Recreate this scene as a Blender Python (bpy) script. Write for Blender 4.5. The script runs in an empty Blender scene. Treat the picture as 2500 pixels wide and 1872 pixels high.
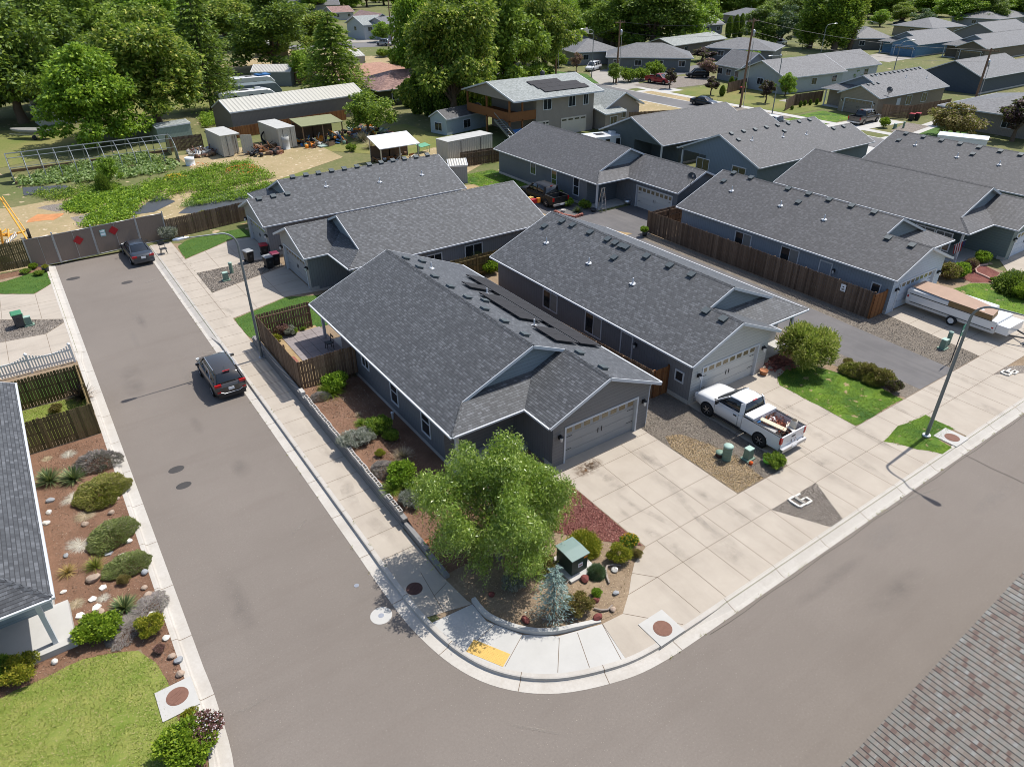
import bpy, bmesh, math, random
import numpy as np
from mathutils import Vector, Matrix
R=math.radians
# ------------------------------------------------------------ camera, world, sun
SC=bpy.context.scene; SC.render.engine='CYCLES'; COL=SC.collection
CH=21.5; FPX=1705.24; PITCH=R(31.40737); YAW=R(55.19108); ROLL=R(-0.197412); CX,CY=1250.0,936.0
_fw=Vector((math.cos(YAW)*math.cos(PITCH),math.sin(YAW)*math.cos(PITCH),-math.sin(PITCH)))
_rt=Vector((math.sin(YAW),-math.cos(YAW),0)); _up=_rt.cross(_fw)
_r2=math.cos(ROLL)*_rt+math.sin(ROLL)*_up; _u2=-math.sin(ROLL)*_rt+math.cos(ROLL)*_up
cam=bpy.data.cameras.new('camera'); camo=bpy.data.objects.new('camera',cam); COL.objects.link(camo)
cam.sensor_fit='HORIZONTAL'; cam.sensor_width=36; cam.lens=FPX/2500*36; cam.clip_end=4000; cam.clip_start=.1
M=Matrix((( _r2.x,_u2.x,-_fw.x,0),(_r2.y,_u2.y,-_fw.y,0),(_r2.z,_u2.z,-_fw.z,CH),(0,0,0,1)))
camo.matrix_world=M; SC.camera=camo
SUN=Vector((0.575,0.03,1.0)).normalized()
W=bpy.data.worlds.new('World'); SC.world=W; W.use_nodes=True
_n=W.node_tree.nodes; _bg=_n['Background']; _sky=_n.new('ShaderNodeTexSky'); _sky.sky_type='NISHITA'; _sky.sun_disc=False
_sky.sun_elevation=math.asin(SUN.z); _sky.sun_rotation=math.atan2(SUN.x,SUN.y); _sky.dust_density=1.5; _sky.air_density=1.0
W.node_tree.links.new(_sky.outputs[0],_bg.inputs[0]); _bg.inputs[1].default_value=0.13
sl=bpy.data.lights.new('sun','SUN'); sl.energy=4.3; sl.angle=R(.5); sl.color=(1,.955,.89)
so=bpy.data.objects.new('sun',sl); COL.objects.link(so); so.rotation_euler=SUN.to_track_quat('Z','Y').to_euler(); so.location=(30,30,60)
SC.view_settings.view_transform='Standard'; SC.view_settings.look='None'; SC.view_settings.exposure=0.38; SC.cycles.filter_width=0.95; SC.view_settings.gamma=1
# ------------------------------------------------------------ pixel of the photograph -> point in the world
def G(px,py,z=0.0):
    d=_fw+(px-CX)/FPX*_r2-(py-CY)/FPX*_u2
    return Vector((0,0,CH))+d*((z-CH)/d.z)
def GP(l,z=0.0): return [tuple(G(a,b,z)[:2]) for a,b in l]
def TP(x0,y0,s,l,z=0.0): return [tuple(G(x0+a/s,y0+b/s,z)[:2]) for a,b in l]
def HT(bx,by,ty,z0=0.0):
    b=G(bx,by,z0); lo,hi=z0,z0+40
    for _ in range(40):
        m=(lo+hi)/2; d=Vector((b.x,b.y,m-CH)); y=CY-FPX*(d.dot(_u2))/(d.dot(_fw))
        if y>ty: lo=m
        else: hi=m
    return lo
def MPP(x,y,z=0): # metres per photo pixel at a point
    return (Vector((x,y,z-CH))).dot(_fw)/FPX
# ------------------------------------------------------------ object helpers
def empty(name,loc,rz=0,label=None,cat=None,group=None):
    o=bpy.data.objects.new(name,None); COL.objects.link(o); o.location=loc; o.rotation_euler=(0,0,rz); o.empty_display_size=.3
    tag(o,label,cat,group); return o
def tag(o,label=None,cat=None,group=None,kind=None):
    if label: o['label']=label
    if cat: o['category']=cat
    if group: o['group']=group
    if kind: o['kind']=kind
    return o
def root_of(o):
    while o.parent: o=o.parent
    return o
def dup(o,loc=None,rz=None,sc=None,label=None,group=None,_par=None):
    c=o.copy(); COL.objects.link(c)
    if _par: c.parent=_par
    for k in list(o.children): dup(k,_par=c)
    if loc is not None: c.location=loc
    if rz is not None: c.rotation_euler=(0,0,rz)
    if sc is not None: c.scale=(sc,sc,sc) if not hasattr(sc,'__len__') else sc
    if label: c['label']=label
    if group: c['group']=group
    return c
class MB:
    def __init__(s): s.v=[];s.f=[];s.m=[];s.sm=[]
    def add(s,vs,fs,m=0,smooth=False):
        b=len(s.v); s.v+= [tuple(p) for p in vs]
        for f in fs: s.f.append([b+i for i in f]); s.m.append(m); s.sm.append(smooth)
        return s
    def poly(s,pts,m=0): return s.add(pts,[list(range(len(pts)))],m)
    def box(s,c,d,rz=0,m=0,rx=0,ry=0):
        q=[]; mt=Matrix.Rotation(rz,3,'Z')@Matrix.Rotation(ry,3,'Y')@Matrix.Rotation(rx,3,'X')
        for z in (-.5,.5):
            for x,y in ((-.5,-.5),(.5,-.5),(.5,.5),(-.5,.5)):
                p=mt@Vector((x*d[0],y*d[1],z*d[2])); q.append((c[0]+p.x,c[1]+p.y,c[2]+p.z))
        return s.add(q,[(3,2,1,0),(4,5,6,7),(0,1,5,4),(1,2,6,5),(2,3,7,6),(3,0,4,7)],m)
    def b2(s,x0,x1,y0,y1,z0,z1,m=0): return s.box(((x0+x1)/2,(y0+y1)/2,(z0+z1)/2),(abs(x1-x0),abs(y1-y0),abs(z1-z0)),0,m)
    def prism(s,pts,z0,z1,m=0,ms=None):
        n=len(pts); a=[(p[0],p[1],z0) for p in pts]+[(p[0],p[1],z1) for p in pts]
        s.add(a,[list(range(n))[::-1],list(range(n,2*n))],m)
        return s.add(a,[(i,(i+1)%n,n+(i+1)%n,n+i) for i in range(n)],m if ms is None else ms)
    def bar(s,p,q,w,h,m=0):
        p=Vector(p);q=Vector(q);d=(q-p); L=d.length
        if L<1e-6: return s
        d.normalize(); side=d.cross(Vector((0,0,1)))
        if side.length<1e-4: side=Vector((1,0,0))
        side.normalize(); up=side.cross(d); vs=[]
        for c in (p,q):
            for a,b in ((-1,-1),(1,-1),(1,1),(-1,1)): vs.append(c+side*a*w/2+up*b*h/2)
        return s.add(vs,[(3,2,1,0),(4,5,6,7),(0,1,5,4),(1,2,6,5),(2,3,7,6),(3,0,4,7)],m)
    def tube(s,pts,r,n=8,m=0,cap=True):
        pts=[Vector(p) for p in pts]; k=len(pts); rs=r if hasattr(r,'__len__') else [r]*k
        vs=[]; ref=None
        for i,p in enumerate(pts):
            d=(pts[min(i+1,k-1)]-pts[max(i-1,0)]).normalized()
            if ref is None:
                ref=Vector((1,0,0)) if abs(d.x)<.8 else Vector((0,1,0))
            a=(ref-d*ref.dot(d)).normalized(); b=d.cross(a); ref=a
            for j in range(n):
                t=2*math.pi*j/n; vs.append(p+a*math.cos(t)*rs[i]+b*math.sin(t)*rs[i])
        fs=[(i*n+j,i*n+(j+1)%n,(i+1)*n+(j+1)%n,(i+1)*n+j) for i in range(k-1) for j in range(n)]
        s.add(vs,fs,m,True)
        if cap: s.add(vs[:n],[list(range(n))[::-1]],m); s.add(vs[-n:],[list(range(n))],m)
        return s
    def cyl(s,c,r,z0,z1,n=16,m=0,r2=None): return s.tube([(c[0],c[1],z0),(c[0],c[1],z1)],[r,r if r2 is None else r2],n,m)
    def lathe(s,c,prof,n=16,m=0,ax='Z'):
        vs=[]
        for r,z in prof:
            for j in range(n):
                t=2*math.pi*j/n; x,y=r*math.cos(t),r*math.sin(t)
                vs.append((c[0]+x,c[1]+y,c[2]+z) if ax=='Z' else ((c[0]+z,c[1]+x,c[2]+y) if ax=='X' else (c[0]+y,c[1]+z,c[2]+x)))
        k=len(prof)
        return s.add(vs,[(i*n+j,i*n+(j+1)%n,(i+1)*n+(j+1)%n,(i+1)*n+j) for i in range(k-1) for j in range(n)],m,True)
    def loft(s,rings,m=0,smooth=True,cap=True):
        n=len(rings[0]); vs=[p for r in rings for p in r]
        s.add(vs,[(i*n+j,i*n+(j+1)%n,(i+1)*n+(j+1)%n,(i+1)*n+j) for i in range(len(rings)-1) for j in range(n)],m,smooth)
        if cap: s.add(rings[0],[list(range(n))[::-1]],m); s.add(rings[-1],[list(range(n))],m)
        return s
    def rock(s,c,r,seed,sq=.7,m=0):
        rn=random.Random(seed); bm=bmesh.new(); bmesh.ops.create_icosphere(bm,subdivisions=2,radius=1)
        sx,sy=rn.uniform(.8,1.25),rn.uniform(.75,1.1); k=[Vector((rn.uniform(-1,1),rn.uniform(-1,1),rn.uniform(-1,1))).normalized() for _ in range(7)]
        vs=[]
        for v in bm.verts:
            q=v.co.copy()
            for d in k:
                t=q.dot(d)
                if t>.72: q-=d*(t-.72)*.9
            q*=1+rn.uniform(-.04,.04); vs.append((c[0]+q.x*r*sx,c[1]+q.y*r*sy,c[2]+q.z*r*sq))
        fs=[[v.index for v in f.verts] for f in bm.faces]; bm.free(); return s.add(vs,fs,m,False)
    def obj(s,name,mats,parent=None,world=True,smooth=False,recalc=False):
        off=root_of(parent).location if (parent and world) else Vector((0,0,0))
        me=bpy.data.meshes.new(name); V=[(a-off[0],b-off[1],c-off[2]) for a,b,c in s.v]
        me.from_pydata(V,[],s.f)
        if not isinstance(mats,(list,tuple)): mats=[mats]
        for m in mats: me.materials.append(m)
        me.polygons.foreach_set('material_index',s.m); me.polygons.foreach_set('use_smooth',[smooth or q for q in s.sm])
        uv=me.uv_layers.new(name='UVMap').data
        for p in me.polygons:
            n=p.normal
            if abs(n.z)>.985: h=Vector((1,0,0)); g=Vector((0,1,0))
            else: h=Vector((-n.y,n.x,0)).normalized(); g=n.cross(h); 
            if g.z<0: g=-g
            for li in p.loop_indices:
                q=s.v[me.loops[li].vertex_index]; uv[li].uv=(q[0]*h.x+q[1]*h.y+q[2]*h.z,q[0]*g.x+q[1]*g.y+q[2]*g.z)
        if recalc:
            bm=bmesh.new(); bm.from_mesh(me); bmesh.ops.recalc_face_normals(bm,faces=bm.faces); bm.to_mesh(me); bm.free()
        o=bpy.data.objects.new(name,me); COL.objects.link(o)
        if parent: o.parent=parent
        return o
    def thing(s,name,mats,label,cat,group=None,kind=None,**k):
        return tag(s.obj(name,mats,**k),label,cat,group,kind)
def struct(name,mb,mats): return tag(mb.obj(name,mats),kind='structure')
# ------------------------------------------------------------ materials
def _nm(name):
    m=bpy.data.materials.new(name); m.use_nodes=True; nt=m.node_tree; return m,nt,nt.nodes['Principled BSDF']
def nd(nt,t,**k):
    n=nt.nodes.new('ShaderNode'+t)
    for a,b in k.items():
        if a in n.inputs.keys(): 
            try: n.inputs[a].default_value=b
            except Exception: nt.links.new(b,n.inputs[a])
        else: setattr(n,a,b)
    return n
def lk(nt,a,b): nt.links.new(a,b)
def c4(c): return (c[0],c[1],c[2],1)
def mixc(nt,f,a,b,mode='MIX'):
    n=nt.nodes.new('ShaderNodeMix'); n.data_type='RGBA'; n.blend_type=mode
    for i,v in ((0,f),(6,a),(7,b)):
        if hasattr(v,'is_linked') or hasattr(v,'links'): nt.links.new(v,n.inputs[i])
        else: n.inputs[i].default_value=v if i==0 else c4(v)
    return n.outputs[2]
def noise(nt,vec,scale,detail=4,rough=.6,dist=0):
    n=nt.nodes.new('ShaderNodeTexNoise'); n.inputs['Scale'].default_value=scale; n.inputs['Detail'].default_value=detail; n.inputs['Roughness'].default_value=rough; n.inputs['Distortion'].default_value=dist
    if vec is not None: nt.links.new(vec,n.inputs['Vector'])
    return n.outputs['Fac']
def ramp(nt,fac,stops,interp='LINEAR'):
    n=nt.nodes.new('ShaderNodeValToRGB'); n.color_ramp.interpolation=interp; e=n.color_ramp.elements
    while len(e)<len(stops): e.new(.5)
    for i,(p,c) in enumerate(stops): e[i].position=p; e[i].color=c4(c) if hasattr(c,'__len__') else (c,c,c,1)
    nt.links.new(fac,n.inputs[0]); return n.outputs[0]
def bump(nt,h,strength,dist,b):
    n=nt.nodes.new('ShaderNodeBump'); n.inputs['Strength'].default_value=strength; n.inputs['Distance'].default_value=dist
    nt.links.new(h,n.inputs['Height']); nt.links.new(n.outputs[0],b.inputs['Normal'])
def gpos(nt):
    return nt.nodes.new('ShaderNodeNewGeometry').outputs['Position']
def opos(nt): return nt.nodes.new('ShaderNodeTexCoord').outputs['Object']
def uvv(nt): return nt.nodes.new('ShaderNodeTexCoord').outputs['UV']
def mapv(nt,vec,sc,rot=0):
    n=nt.nodes.new('ShaderNodeMapping'); n.inputs['Scale'].default_value=sc; n.inputs['Rotation'].default_value=(0,0,rot); nt.links.new(vec,n.inputs[0]); return n.outputs[0]
def math1(nt,op,a,b=None,c=None):
    n=nt.nodes.new('ShaderNodeMath'); n.operation=op
    for i,v in enumerate((a,b,c)):
        if v is None: continue
        if isinstance(v,(int,float)): n.inputs[i].default_value=v
        else: nt.links.new(v,n.inputs[i])
    return n.outputs[0]
def plain(name,c,rough=.7,metal=0,var=.12,vs=3.0,bmp=0,spec=.4,coat=0):
    m,nt,b=_nm(name); P=opos(nt); f=noise(nt,P,vs,4)
    lo=tuple(x*(1-var) for x in c); hi=tuple(min(1,x*(1+var)) for x in c)
    lk(nt,mixc(nt,f,lo,hi),b.inputs['Base Color']); b.inputs['Roughness'].default_value=rough; b.inputs['Metallic'].default_value=metal
    b.inputs['Specular IOR Level'].default_value=spec; b.inputs['Coat Weight'].default_value=coat
    if bmp: bump(nt,noise(nt,P,vs*8,3),bmp,.02,b)
    return m
def ground_mat(name,cols,s1=.35,s2=9,bmp=.5,rough=.95,speck=None,bd=.03,streak=None):
    # cols: three colours mixed by two noises, speck=(colour,threshold,scale)
    m,nt,b=_nm(name); P=gpos(nt)
    f1=ramp(nt,noise(nt,P,s1,5,.65),[(.35,0),(.65,1)]); f2=ramp(nt,noise(nt,P,s2,6,.7),[(.35,0),(.68,1)])
    c=mixc(nt,f1,cols[0],cols[1]); c=mixc(nt,math1(nt,'MULTIPLY',f2,.6),c,cols[2])
    if streak:
        f=ramp(nt,noise(nt,mapv(nt,P,streak[1]),streak[2],4),[(.5,0),(.75,1)]); c=mixc(nt,math1(nt,'MULTIPLY',f,streak[3]),c,streak[0])
    if speck:
        f=ramp(nt,noise(nt,P,speck[2],2,.5),[(speck[1],0),(speck[1]+.04,1)]); c=mixc(nt,f,c,speck[0])
    lk(nt,c,b.inputs['Base Color']); b.inputs['Roughness'].default_value=rough; b.inputs['Specular IOR Level'].default_value=.25
    bump(nt,noise(nt,P,s2*3,4,.7),bmp,bd,b); return m
def shingle(name,cols,w=.31,h=.145,line=.85):
    m,nt,b=_nm(name); U=uvv(nt)
    def br(wd,off):
        n=nt.nodes.new('ShaderNodeTexBrick'); n.inputs['Color1'].default_value=(0,0,0,1); n.inputs['Color2'].default_value=(1,1,1,1); n.inputs['Mortar'].default_value=(.4,.4,.4,1)
        n.inputs['Scale'].default_value=1; n.inputs['Mortar Size'].default_value=.004; n.inputs['Brick Width'].default_value=wd; n.inputs['Row Height'].default_value=h; n.offset=off; n.offset_frequency=2
        lk(nt,U,n.inputs['Vector']); return n.outputs['Color']
    r=mixc(nt,.35,br(w*.85,.37),br(w*.5,.61))
    k=len(cols); c=ramp(nt,r,[((i+.3)/k if k>4 else (.15,.5,.66,.9)[i],cc) for i,cc in enumerate(cols)],'LINEAR' if k<5 else 'CONSTANT')
    big=ramp(nt,noise(nt,gpos(nt),.5,3),[(.3,.95),(.7,1.06)]); c=mixc(nt,1,c,big,'MULTIPLY')
    gr=ramp(nt,noise(nt,U,55,2),[(.3,.8),(.7,1.2)]); c=mixc(nt,1,c,gr,'MULTIPLY')
    sx=nt.nodes.new('ShaderNodeSeparateXYZ'); lk(nt,U,sx.inputs[0])
    fr=math1(nt,'FRACT',math1(nt,'DIVIDE',sx.outputs[1],h)); ln=math1(nt,'LESS_THAN',fr,.2)
    c=mixc(nt,math1(nt,'MULTIPLY',ln,line),c,(.012,.012,.014))
    lk(nt,c,b.inputs['Base Color']); b.inputs['Roughness'].default_value=.7; b.inputs['Specular IOR Level'].default_value=.5; b.inputs['Sheen Weight'].default_value=.14; b.inputs['Sheen Roughness'].default_value=.5
    bump(nt,math1(nt,'ADD',math1(nt,'MULTIPLY',fr,-.6),r),.5,.012,b); return m
def siding(name,c,horiz=False,pitch=.2,groove=.1,rough=.7):
    m,nt,b=_nm(name); U=uvv(nt); sx=nt.nodes.new('ShaderNodeSeparateXYZ'); lk(nt,U,sx.inputs[0])
    fr=math1(nt,'FRACT',math1(nt,'DIVIDE',sx.outputs[1 if horiz else 0],pitch)); ln=math1(nt,'LESS_THAN',fr,groove)
    f=noise(nt,mapv(nt,U,(1,.25,1) if not horiz else (.25,1,1)),6,4); col=mixc(nt,f,tuple(x*.88 for x in c),tuple(x*1.1 for x in c))
    col=mixc(nt,math1(nt,'MULTIPLY',ln,.45),col,tuple(x*.35 for x in c))
    lk(nt,col,b.inputs['Base Color']); b.inputs['Roughness'].default_value=rough; b.inputs['Specular IOR Level'].default_value=.3
    bump(nt,fr if horiz else math1(nt,'SUBTRACT',1,ln),.4,.02,b); return m
def boards(name,cols,w=.14,rough=.85):
    m,nt,b=_nm(name); U=uvv(nt); sx=nt.nodes.new('ShaderNodeSeparateXYZ'); lk(nt,U,sx.inputs[0])
    cell=math1(nt,'FLOOR',math1(nt,'DIVIDE',sx.outputs[0],w)); wn=nt.nodes.new('ShaderNodeTexWhiteNoise'); wn.noise_dimensions='1D'; lk(nt,cell,wn.inputs['W'])
    gi=nt.nodes.new('ShaderNodeNewGeometry').outputs['Random Per Island']
    f=noise(nt,mapv(nt,U,(7,.6,1)),3,5,.7); r=math1(nt,'ADD',math1(nt,'MULTIPLY',f,.65),math1(nt,'MULTIPLY',gi,.4))
    k=len(cols); c=ramp(nt,r,[(.2+.7*i/(k-1),cc) for i,cc in enumerate(cols)])
    lk(nt,c,b.inputs['Base Color']); b.inputs['Roughness'].default_value=rough; b.inputs['Specular IOR Level'].default_value=.2
    bump(nt,f,.35,.01,b); return m
def leafm(name,cols,trans=.3,rough=.55,spec=.3):
    m,nt,b=_nm(name); gi=nt.nodes.new('ShaderNodeNewGeometry').outputs['Random Per Island']
    n=noise(nt,opos(nt),1.1,3); r=math1(nt,'ADD',math1(nt,'MULTIPLY',gi,.6),math1(nt,'MULTIPLY',n,.5))
    k=len(cols); c=ramp(nt,r,[(.15+.75*i/(k-1),cc) for i,cc in enumerate(cols)])
    lk(nt,c,b.inputs['Base Color']); b.inputs['Roughness'].default_value=rough; b.inputs['Specular IOR Level'].default_value=spec
    t=nt.nodes.new('ShaderNodeBsdfTranslucent'); lk(nt,mixc(nt,.5,c,(.35,.5,.06),'MIX'),t.inputs[0])
    mx=nt.nodes.new('ShaderNodeMixShader'); mx.inputs[0].default_value=trans; lk(nt,b.outputs[0],mx.inputs[1]); lk(nt,t.outputs[0],mx.inputs[2])
    lk(nt,mx.outputs[0],nt.nodes['Material Output'].inputs[0]); return m
def glassm(name,c=(.02,.025,.03),rough=.06):
    m,nt,b=_nm(name); b.inputs['Base Color'].default_value=c4(c); b.inputs['Roughness'].default_value=rough; b.inputs['Specular IOR Level'].default_value=.8; return m
def corrug(name,c,pitch=.3,horiz=False,rough=.5,metal=.3,dark=.45):
    m,nt,b=_nm(name); U=uvv(nt); sx=nt.nodes.new('ShaderNodeSeparateXYZ'); lk(nt,U,sx.inputs[0])
    fr=math1(nt,'FRACT',math1(nt,'DIVIDE',sx.outputs[1 if horiz else 0],pitch)); s=math1(nt,'SINE',math1(nt,'MULTIPLY',fr,6.283))
    f=noise(nt,mapv(nt,U,(1,.2,1)),2,5); col=mixc(nt,f,tuple(x*.85 for x in c),tuple(min(1,x*1.1) for x in c)); ln=math1(nt,'LESS_THAN',fr,.14)
    col=mixc(nt,math1(nt,'MULTIPLY',ln,dark),col,tuple(x*.4 for x in c))
    lk(nt,col,b.inputs['Base Color']); b.inputs['Roughness'].default_value=rough; b.inputs['Metallic'].default_value=metal; bump(nt,s,.6,.03,b); return m
X={}
X['asphalt']=ground_mat('asphalt',[(.170,.147,.127),(.20,.174,.151),(.145,.126,.110)],.10,13,.4,.9,speck=((.28,.245,.21),.68,20),bd=.012,streak=((.14,.117,.10),(.06,.4,1),3,.3))
X['asphalt2']=ground_mat('asphalt_drive',[(.105,.10,.10),(.15,.142,.14),(.125,.12,.118)],.3,30,.3,.9,bd=.01,streak=((.18,.17,.16),(.9,.08,1),2,.4))
X['asphalt3']=ground_mat('asphalt_far',[(.13,.128,.13),(.17,.165,.165),(.15,.147,.147)],.1,12,.2,.9,bd=.01)
X['patch']=ground_mat('asphalt_patch',[(.05,.048,.047),(.07,.065,.063),(.06,.056,.055)],.8,30,.3,.9,bd=.01)
X['conc']=ground_mat('concrete',[(.35,.306,.252),(.41,.363,.303),(.38,.335,.28)],.5,6,.15,.9,bd=.006,streak=((.27,.235,.195),(1,.22,1),1.1,.4))
X['concX']=ground_mat('concrete_cross',[(.355,.31,.257),(.415,.368,.308),(.385,.34,.285)],.5,6,.15,.9,bd=.006,streak=((.24,.215,.185),(.12,1,1),2.2,.5))
X['conc2']=ground_mat('concrete_pale',[(.40,.39,.365),(.455,.445,.42),(.425,.415,.39)],.6,8,.15,.9,bd=.006)
X['concD']=ground_mat('concrete_dull',[(.27,.25,.225),(.33,.31,.275),(.30,.28,.25)],.5,8,.2,.9,bd=.008)
X['joint']=plain('joint',(.16,.12,.085),.95)
X['curb']=ground_mat('curb_concrete',[(.42,.395,.355),(.48,.455,.415),(.38,.35,.31)],.7,9,.2,.9,bd=.008,streak=((.30,.26,.215),(.5,.5,1),2,.35))
X['dirt']=ground_mat('dirt',[(.22,.16,.105),(.31,.235,.155),(.15,.105,.07)],.8,7,.6,.97,speck=((.42,.35,.26),.68,26))
X['field']=ground_mat('field_ground',[(.11,.13,.04),(.19,.165,.08),(.07,.10,.028)],.045,2.2,.6,.97,speck=((.38,.30,.19),.66,.8))
X['dry']=ground_mat('dry_earth',[(.40,.30,.185),(.30,.235,.13),(.21,.19,.08)],.16,2.5,.6,.97,speck=((.50,.41,.29),.64,1.6))
X['straw']=ground_mat('straw_ground',[(.33,.235,.125),(.25,.175,.09),(.40,.30,.17)],1.2,9,.6,.97,bd=.02)
X['mulch']=ground_mat('mulch_brown',[(.175,.095,.058),(.245,.14,.09),(.095,.052,.034)],.8,10,.9,.97,speck=((.34,.25,.18),.67,40))
X['mulchR']=ground_mat('mulch_red',[(.14,.045,.038),(.23,.09,.07),(.06,.02,.02)],1.0,12,1.0,.95,speck=((.42,.24,.19),.66,36))
X['gravel']=ground_mat('gravel',[(.17,.145,.125),(.25,.22,.19),(.08,.07,.06)],1.2,11,1.0,.95,speck=((.42,.37,.31),.6,16))
X['gravel2']=ground_mat('gravel_pale',[(.15,.128,.105),(.21,.18,.145),(.085,.072,.06)],1.2,11,1.0,.95,speck=((.33,.28,.22),.6,16))
X['lawn']=ground_mat('lawn',[(.05,.115,.018),(.085,.155,.025),(.025,.065,.012)],.9,10,1.0,.9,speck=((.16,.25,.05),.66,50))
X['lawnY']=ground_mat('lawn_yellowing',[(.15,.205,.028),(.27,.275,.07),(.09,.14,.022)],1.0,9,1.0,.9,speck=((.27,.25,.10),.6,14))
X['lawnB']=ground_mat('lawn_bright',[(.035,.095,.012),(.17,.27,.018),(.03,.07,.012)],.45,9,1.0,.9,speck=((.27,.21,.11),.64,2.2))
X['lawnF']=ground_mat('lawn_far',[(.13,.16,.035),(.24,.20,.075),(.09,.125,.028)],.12,3,.7,.95)
X['white']=plain('white_paint',(.64,.65,.66),.5,var=.05); X['whiteD']=plain('weathered_white',(.40,.40,.38),.7,var=.2,vs=1.5)
X['trim']=plain('white_trim',(.50,.52,.545),.6,var=.08)
X['glass']=glassm('window_glass'); X['blind']=plain('window_blind',(.22,.22,.21),.6,var=.2)
X['black']=plain('black_plastic',(.018,.018,.02),.5,var=.2); X['rubber']=plain('rubber',(.02,.02,.021),.85,var=.2)
X['metal']=plain('galvanised',(.42,.43,.45),.4,.8,.1); X['dmetal']=plain('dark_metal',(.06,.062,.065),.5,.5,.2); X['steel']=plain('pole_steel',(.19,.21,.22),.5,.5,.12)
X['alu']=plain('bright_metal',(.65,.66,.68),.3,.9,.05)
X['rust']=plain('rust',(.17,.085,.06),.85,var=.3,vs=6,bmp=.3); X['rustD']=plain('dark_rust',(.075,.035,.028),.8,var=.3,vs=8,bmp=.3)
X['bark']=plain('bark',(.12,.085,.06),.95,var=.35,vs=5,bmp=.8); X['barkG']=plain('grey_bark',(.20,.175,.15),.95,var=.3,vs=5,bmp=.8)
X['wood']=boards('weathered_wood',[(.075,.046,.03),(.145,.092,.058),(.21,.14,.09),(.28,.195,.13)])
X['woodG']=boards('green_stained_wood',[(.04,.035,.02),(.10,.08,.035),(.17,.13,.06),(.26,.19,.10)])
X['woodR']=boards('red_stained_wood',[(.10,.04,.018),(.17,.07,.028),(.24,.105,.04),(.30,.15,.06)])
X['woodD']=boards('dark_wood',[(.055,.036,.026),(.10,.068,.048),(.15,.105,.075),(.21,.155,.115)])
X['roof']=shingle('charcoal_shingle',[(.036,.039,.044),(.054,.058,.064),(.068,.073,.080),(.105,.111,.122)],w=.26)
X['roofB']=shingle('brown_grey_shingle',[(.037,.037,.040),(.050,.050,.054),(.062,.062,.067),(.088,.088,.094)],w=.26)
X['roofN']=shingle('mixed_brown_shingle',[(.135,.085,.066),(.185,.15,.122),(.195,.185,.158),(.22,.19,.158),(.25,.245,.225)],w=.21,h=.145,line=.95)
X['roofF']=shingle('far_grey_shingle',[(.06,.06,.063),(.088,.088,.092),(.12,.12,.125)],line=.2)
X['roofG']=shingle('green_grey_shingle',[(.15,.165,.155),(.20,.22,.21),(.26,.28,.27)],line=.2)
X['roofT']=shingle('red_tile_roof',[(.13,.055,.042),(.20,.10,.08),(.27,.15,.12)],w=.5,h=.3,line=.5); X['roofO']=shingle('orange_brown_roof',[(.26,.12,.07),(.33,.165,.10),(.38,.20,.13)],line=.2)
X['metalroof']=corrug('white_metal_roof',(.42,.41,.36),.6,metal=.0,dark=.6); X['contW']=corrug('container_white',(.42,.405,.36),.28,dark=.15,metal=.1); X['barnside']=corrug('barn_side',(.22,.19,.165),.6,dark=.4,metal=.1)
X['solar']=plain('solar_panel',(.03,.029,.031),.6,var=.1,spec=.15); X['green']=plain('utility_green',(.16,.24,.185),.6,var=.15); X['dgreen']=plain('cabinet_green',(.028,.05,.04),.5,var=.15); X['greenT']=plain('cabinet_green_top',(.17,.24,.22),.45,var=.08)
X['yellow']=plain('tactile_yellow',(.56,.36,.10),.8,var=.15,vs=6,bmp=.4); X['red']=plain('red_sign',(.33,.012,.015),.5,var=.1); X['orange']=plain('orange',(.75,.25,.02),.6,var=.15)
X['brick']=plain('red_brick',(.26,.10,.075),.9,var=.3,vs=10,bmp=.4); X['blockc']=plain('block_concrete',(.42,.40,.37),.95,var=.25,vs=8,bmp=.5); X['blockD']=plain('retaining_block',(.20,.195,.19),.95,var=.2,vs=5,bmp=.5)
X['rock']=plain('rock_tan',(.34,.26,.20),.9,var=.35,vs=6,bmp=.5); X['rockG']=plain('rock_grey',(.27,.28,.29),.9,var=.3,vs=6,bmp=.5); X['rockW']=plain('rock_white',(.62,.59,.53),.9,var=.15,vs=6,bmp=.4); X['rockR']=plain('rock_red',(.16,.045,.038),.9,var=.3,vs=8,bmp=.6); X['drift']=plain('driftwood',(.28,.235,.20),.9,var=.35,vs=9,bmp=.5)
X['terra']=plain('terracotta',(.36,.15,.07),.8); X['signG']=plain('sign_green',(.005,.19,.13),.4,var=.05); X['paper']=plain('paper_white',(.75,.76,.77),.7,var=.05); X['redlens']=plain('red_lens',(.40,.01,.012),.15,var=.05); X['clear']=plain('clear_lens',(.6,.62,.63),.15,var=.05); X['blue']=plain('blue_tarp',(.03,.13,.32),.6,var=.2)
# ------------------------------------------------------------ ground, roads, kerbs
def flat(name,polys,z,mat,kind='structure',th=None):
    mb=MB()
    for p in polys: mb.poly([(q[0],q[1],z) for q in p])
    o=mb.obj(name,mat)
    bm=bmesh.new(); bm.from_mesh(o.data)
    for f in bm.faces:
        if f.normal.z<0: f.normal_flip()
    bm.to_mesh(o.data); bm.free()
    return tag(o,kind=kind)
def smooth(p,n=4):
    out=[]
    for i in range(len(p)-1):
        a=Vector(p[max(i-1,0)]);b=Vector(p[i]);c=Vector(p[i+1]);d=Vector(p[min(i+2,len(p)-1)])
        for k in range(n):
            t=k/n; out.append(tuple(.5*((2*b)+(c-a)*t+(2*a-5*b+4*c-d)*t*t+(3*b-a-3*c+d)*t**3)))
    out.append(tuple(p[-1])); return out
arcR=smooth([(7.39,21.3),(7.38,18.93),(7.47,16.75),(7.89,14.62),(8.70,13.05),(10.10,11.82),(12.2,10.98),(13.9,10.72),(16,10.68)],5)
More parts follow.
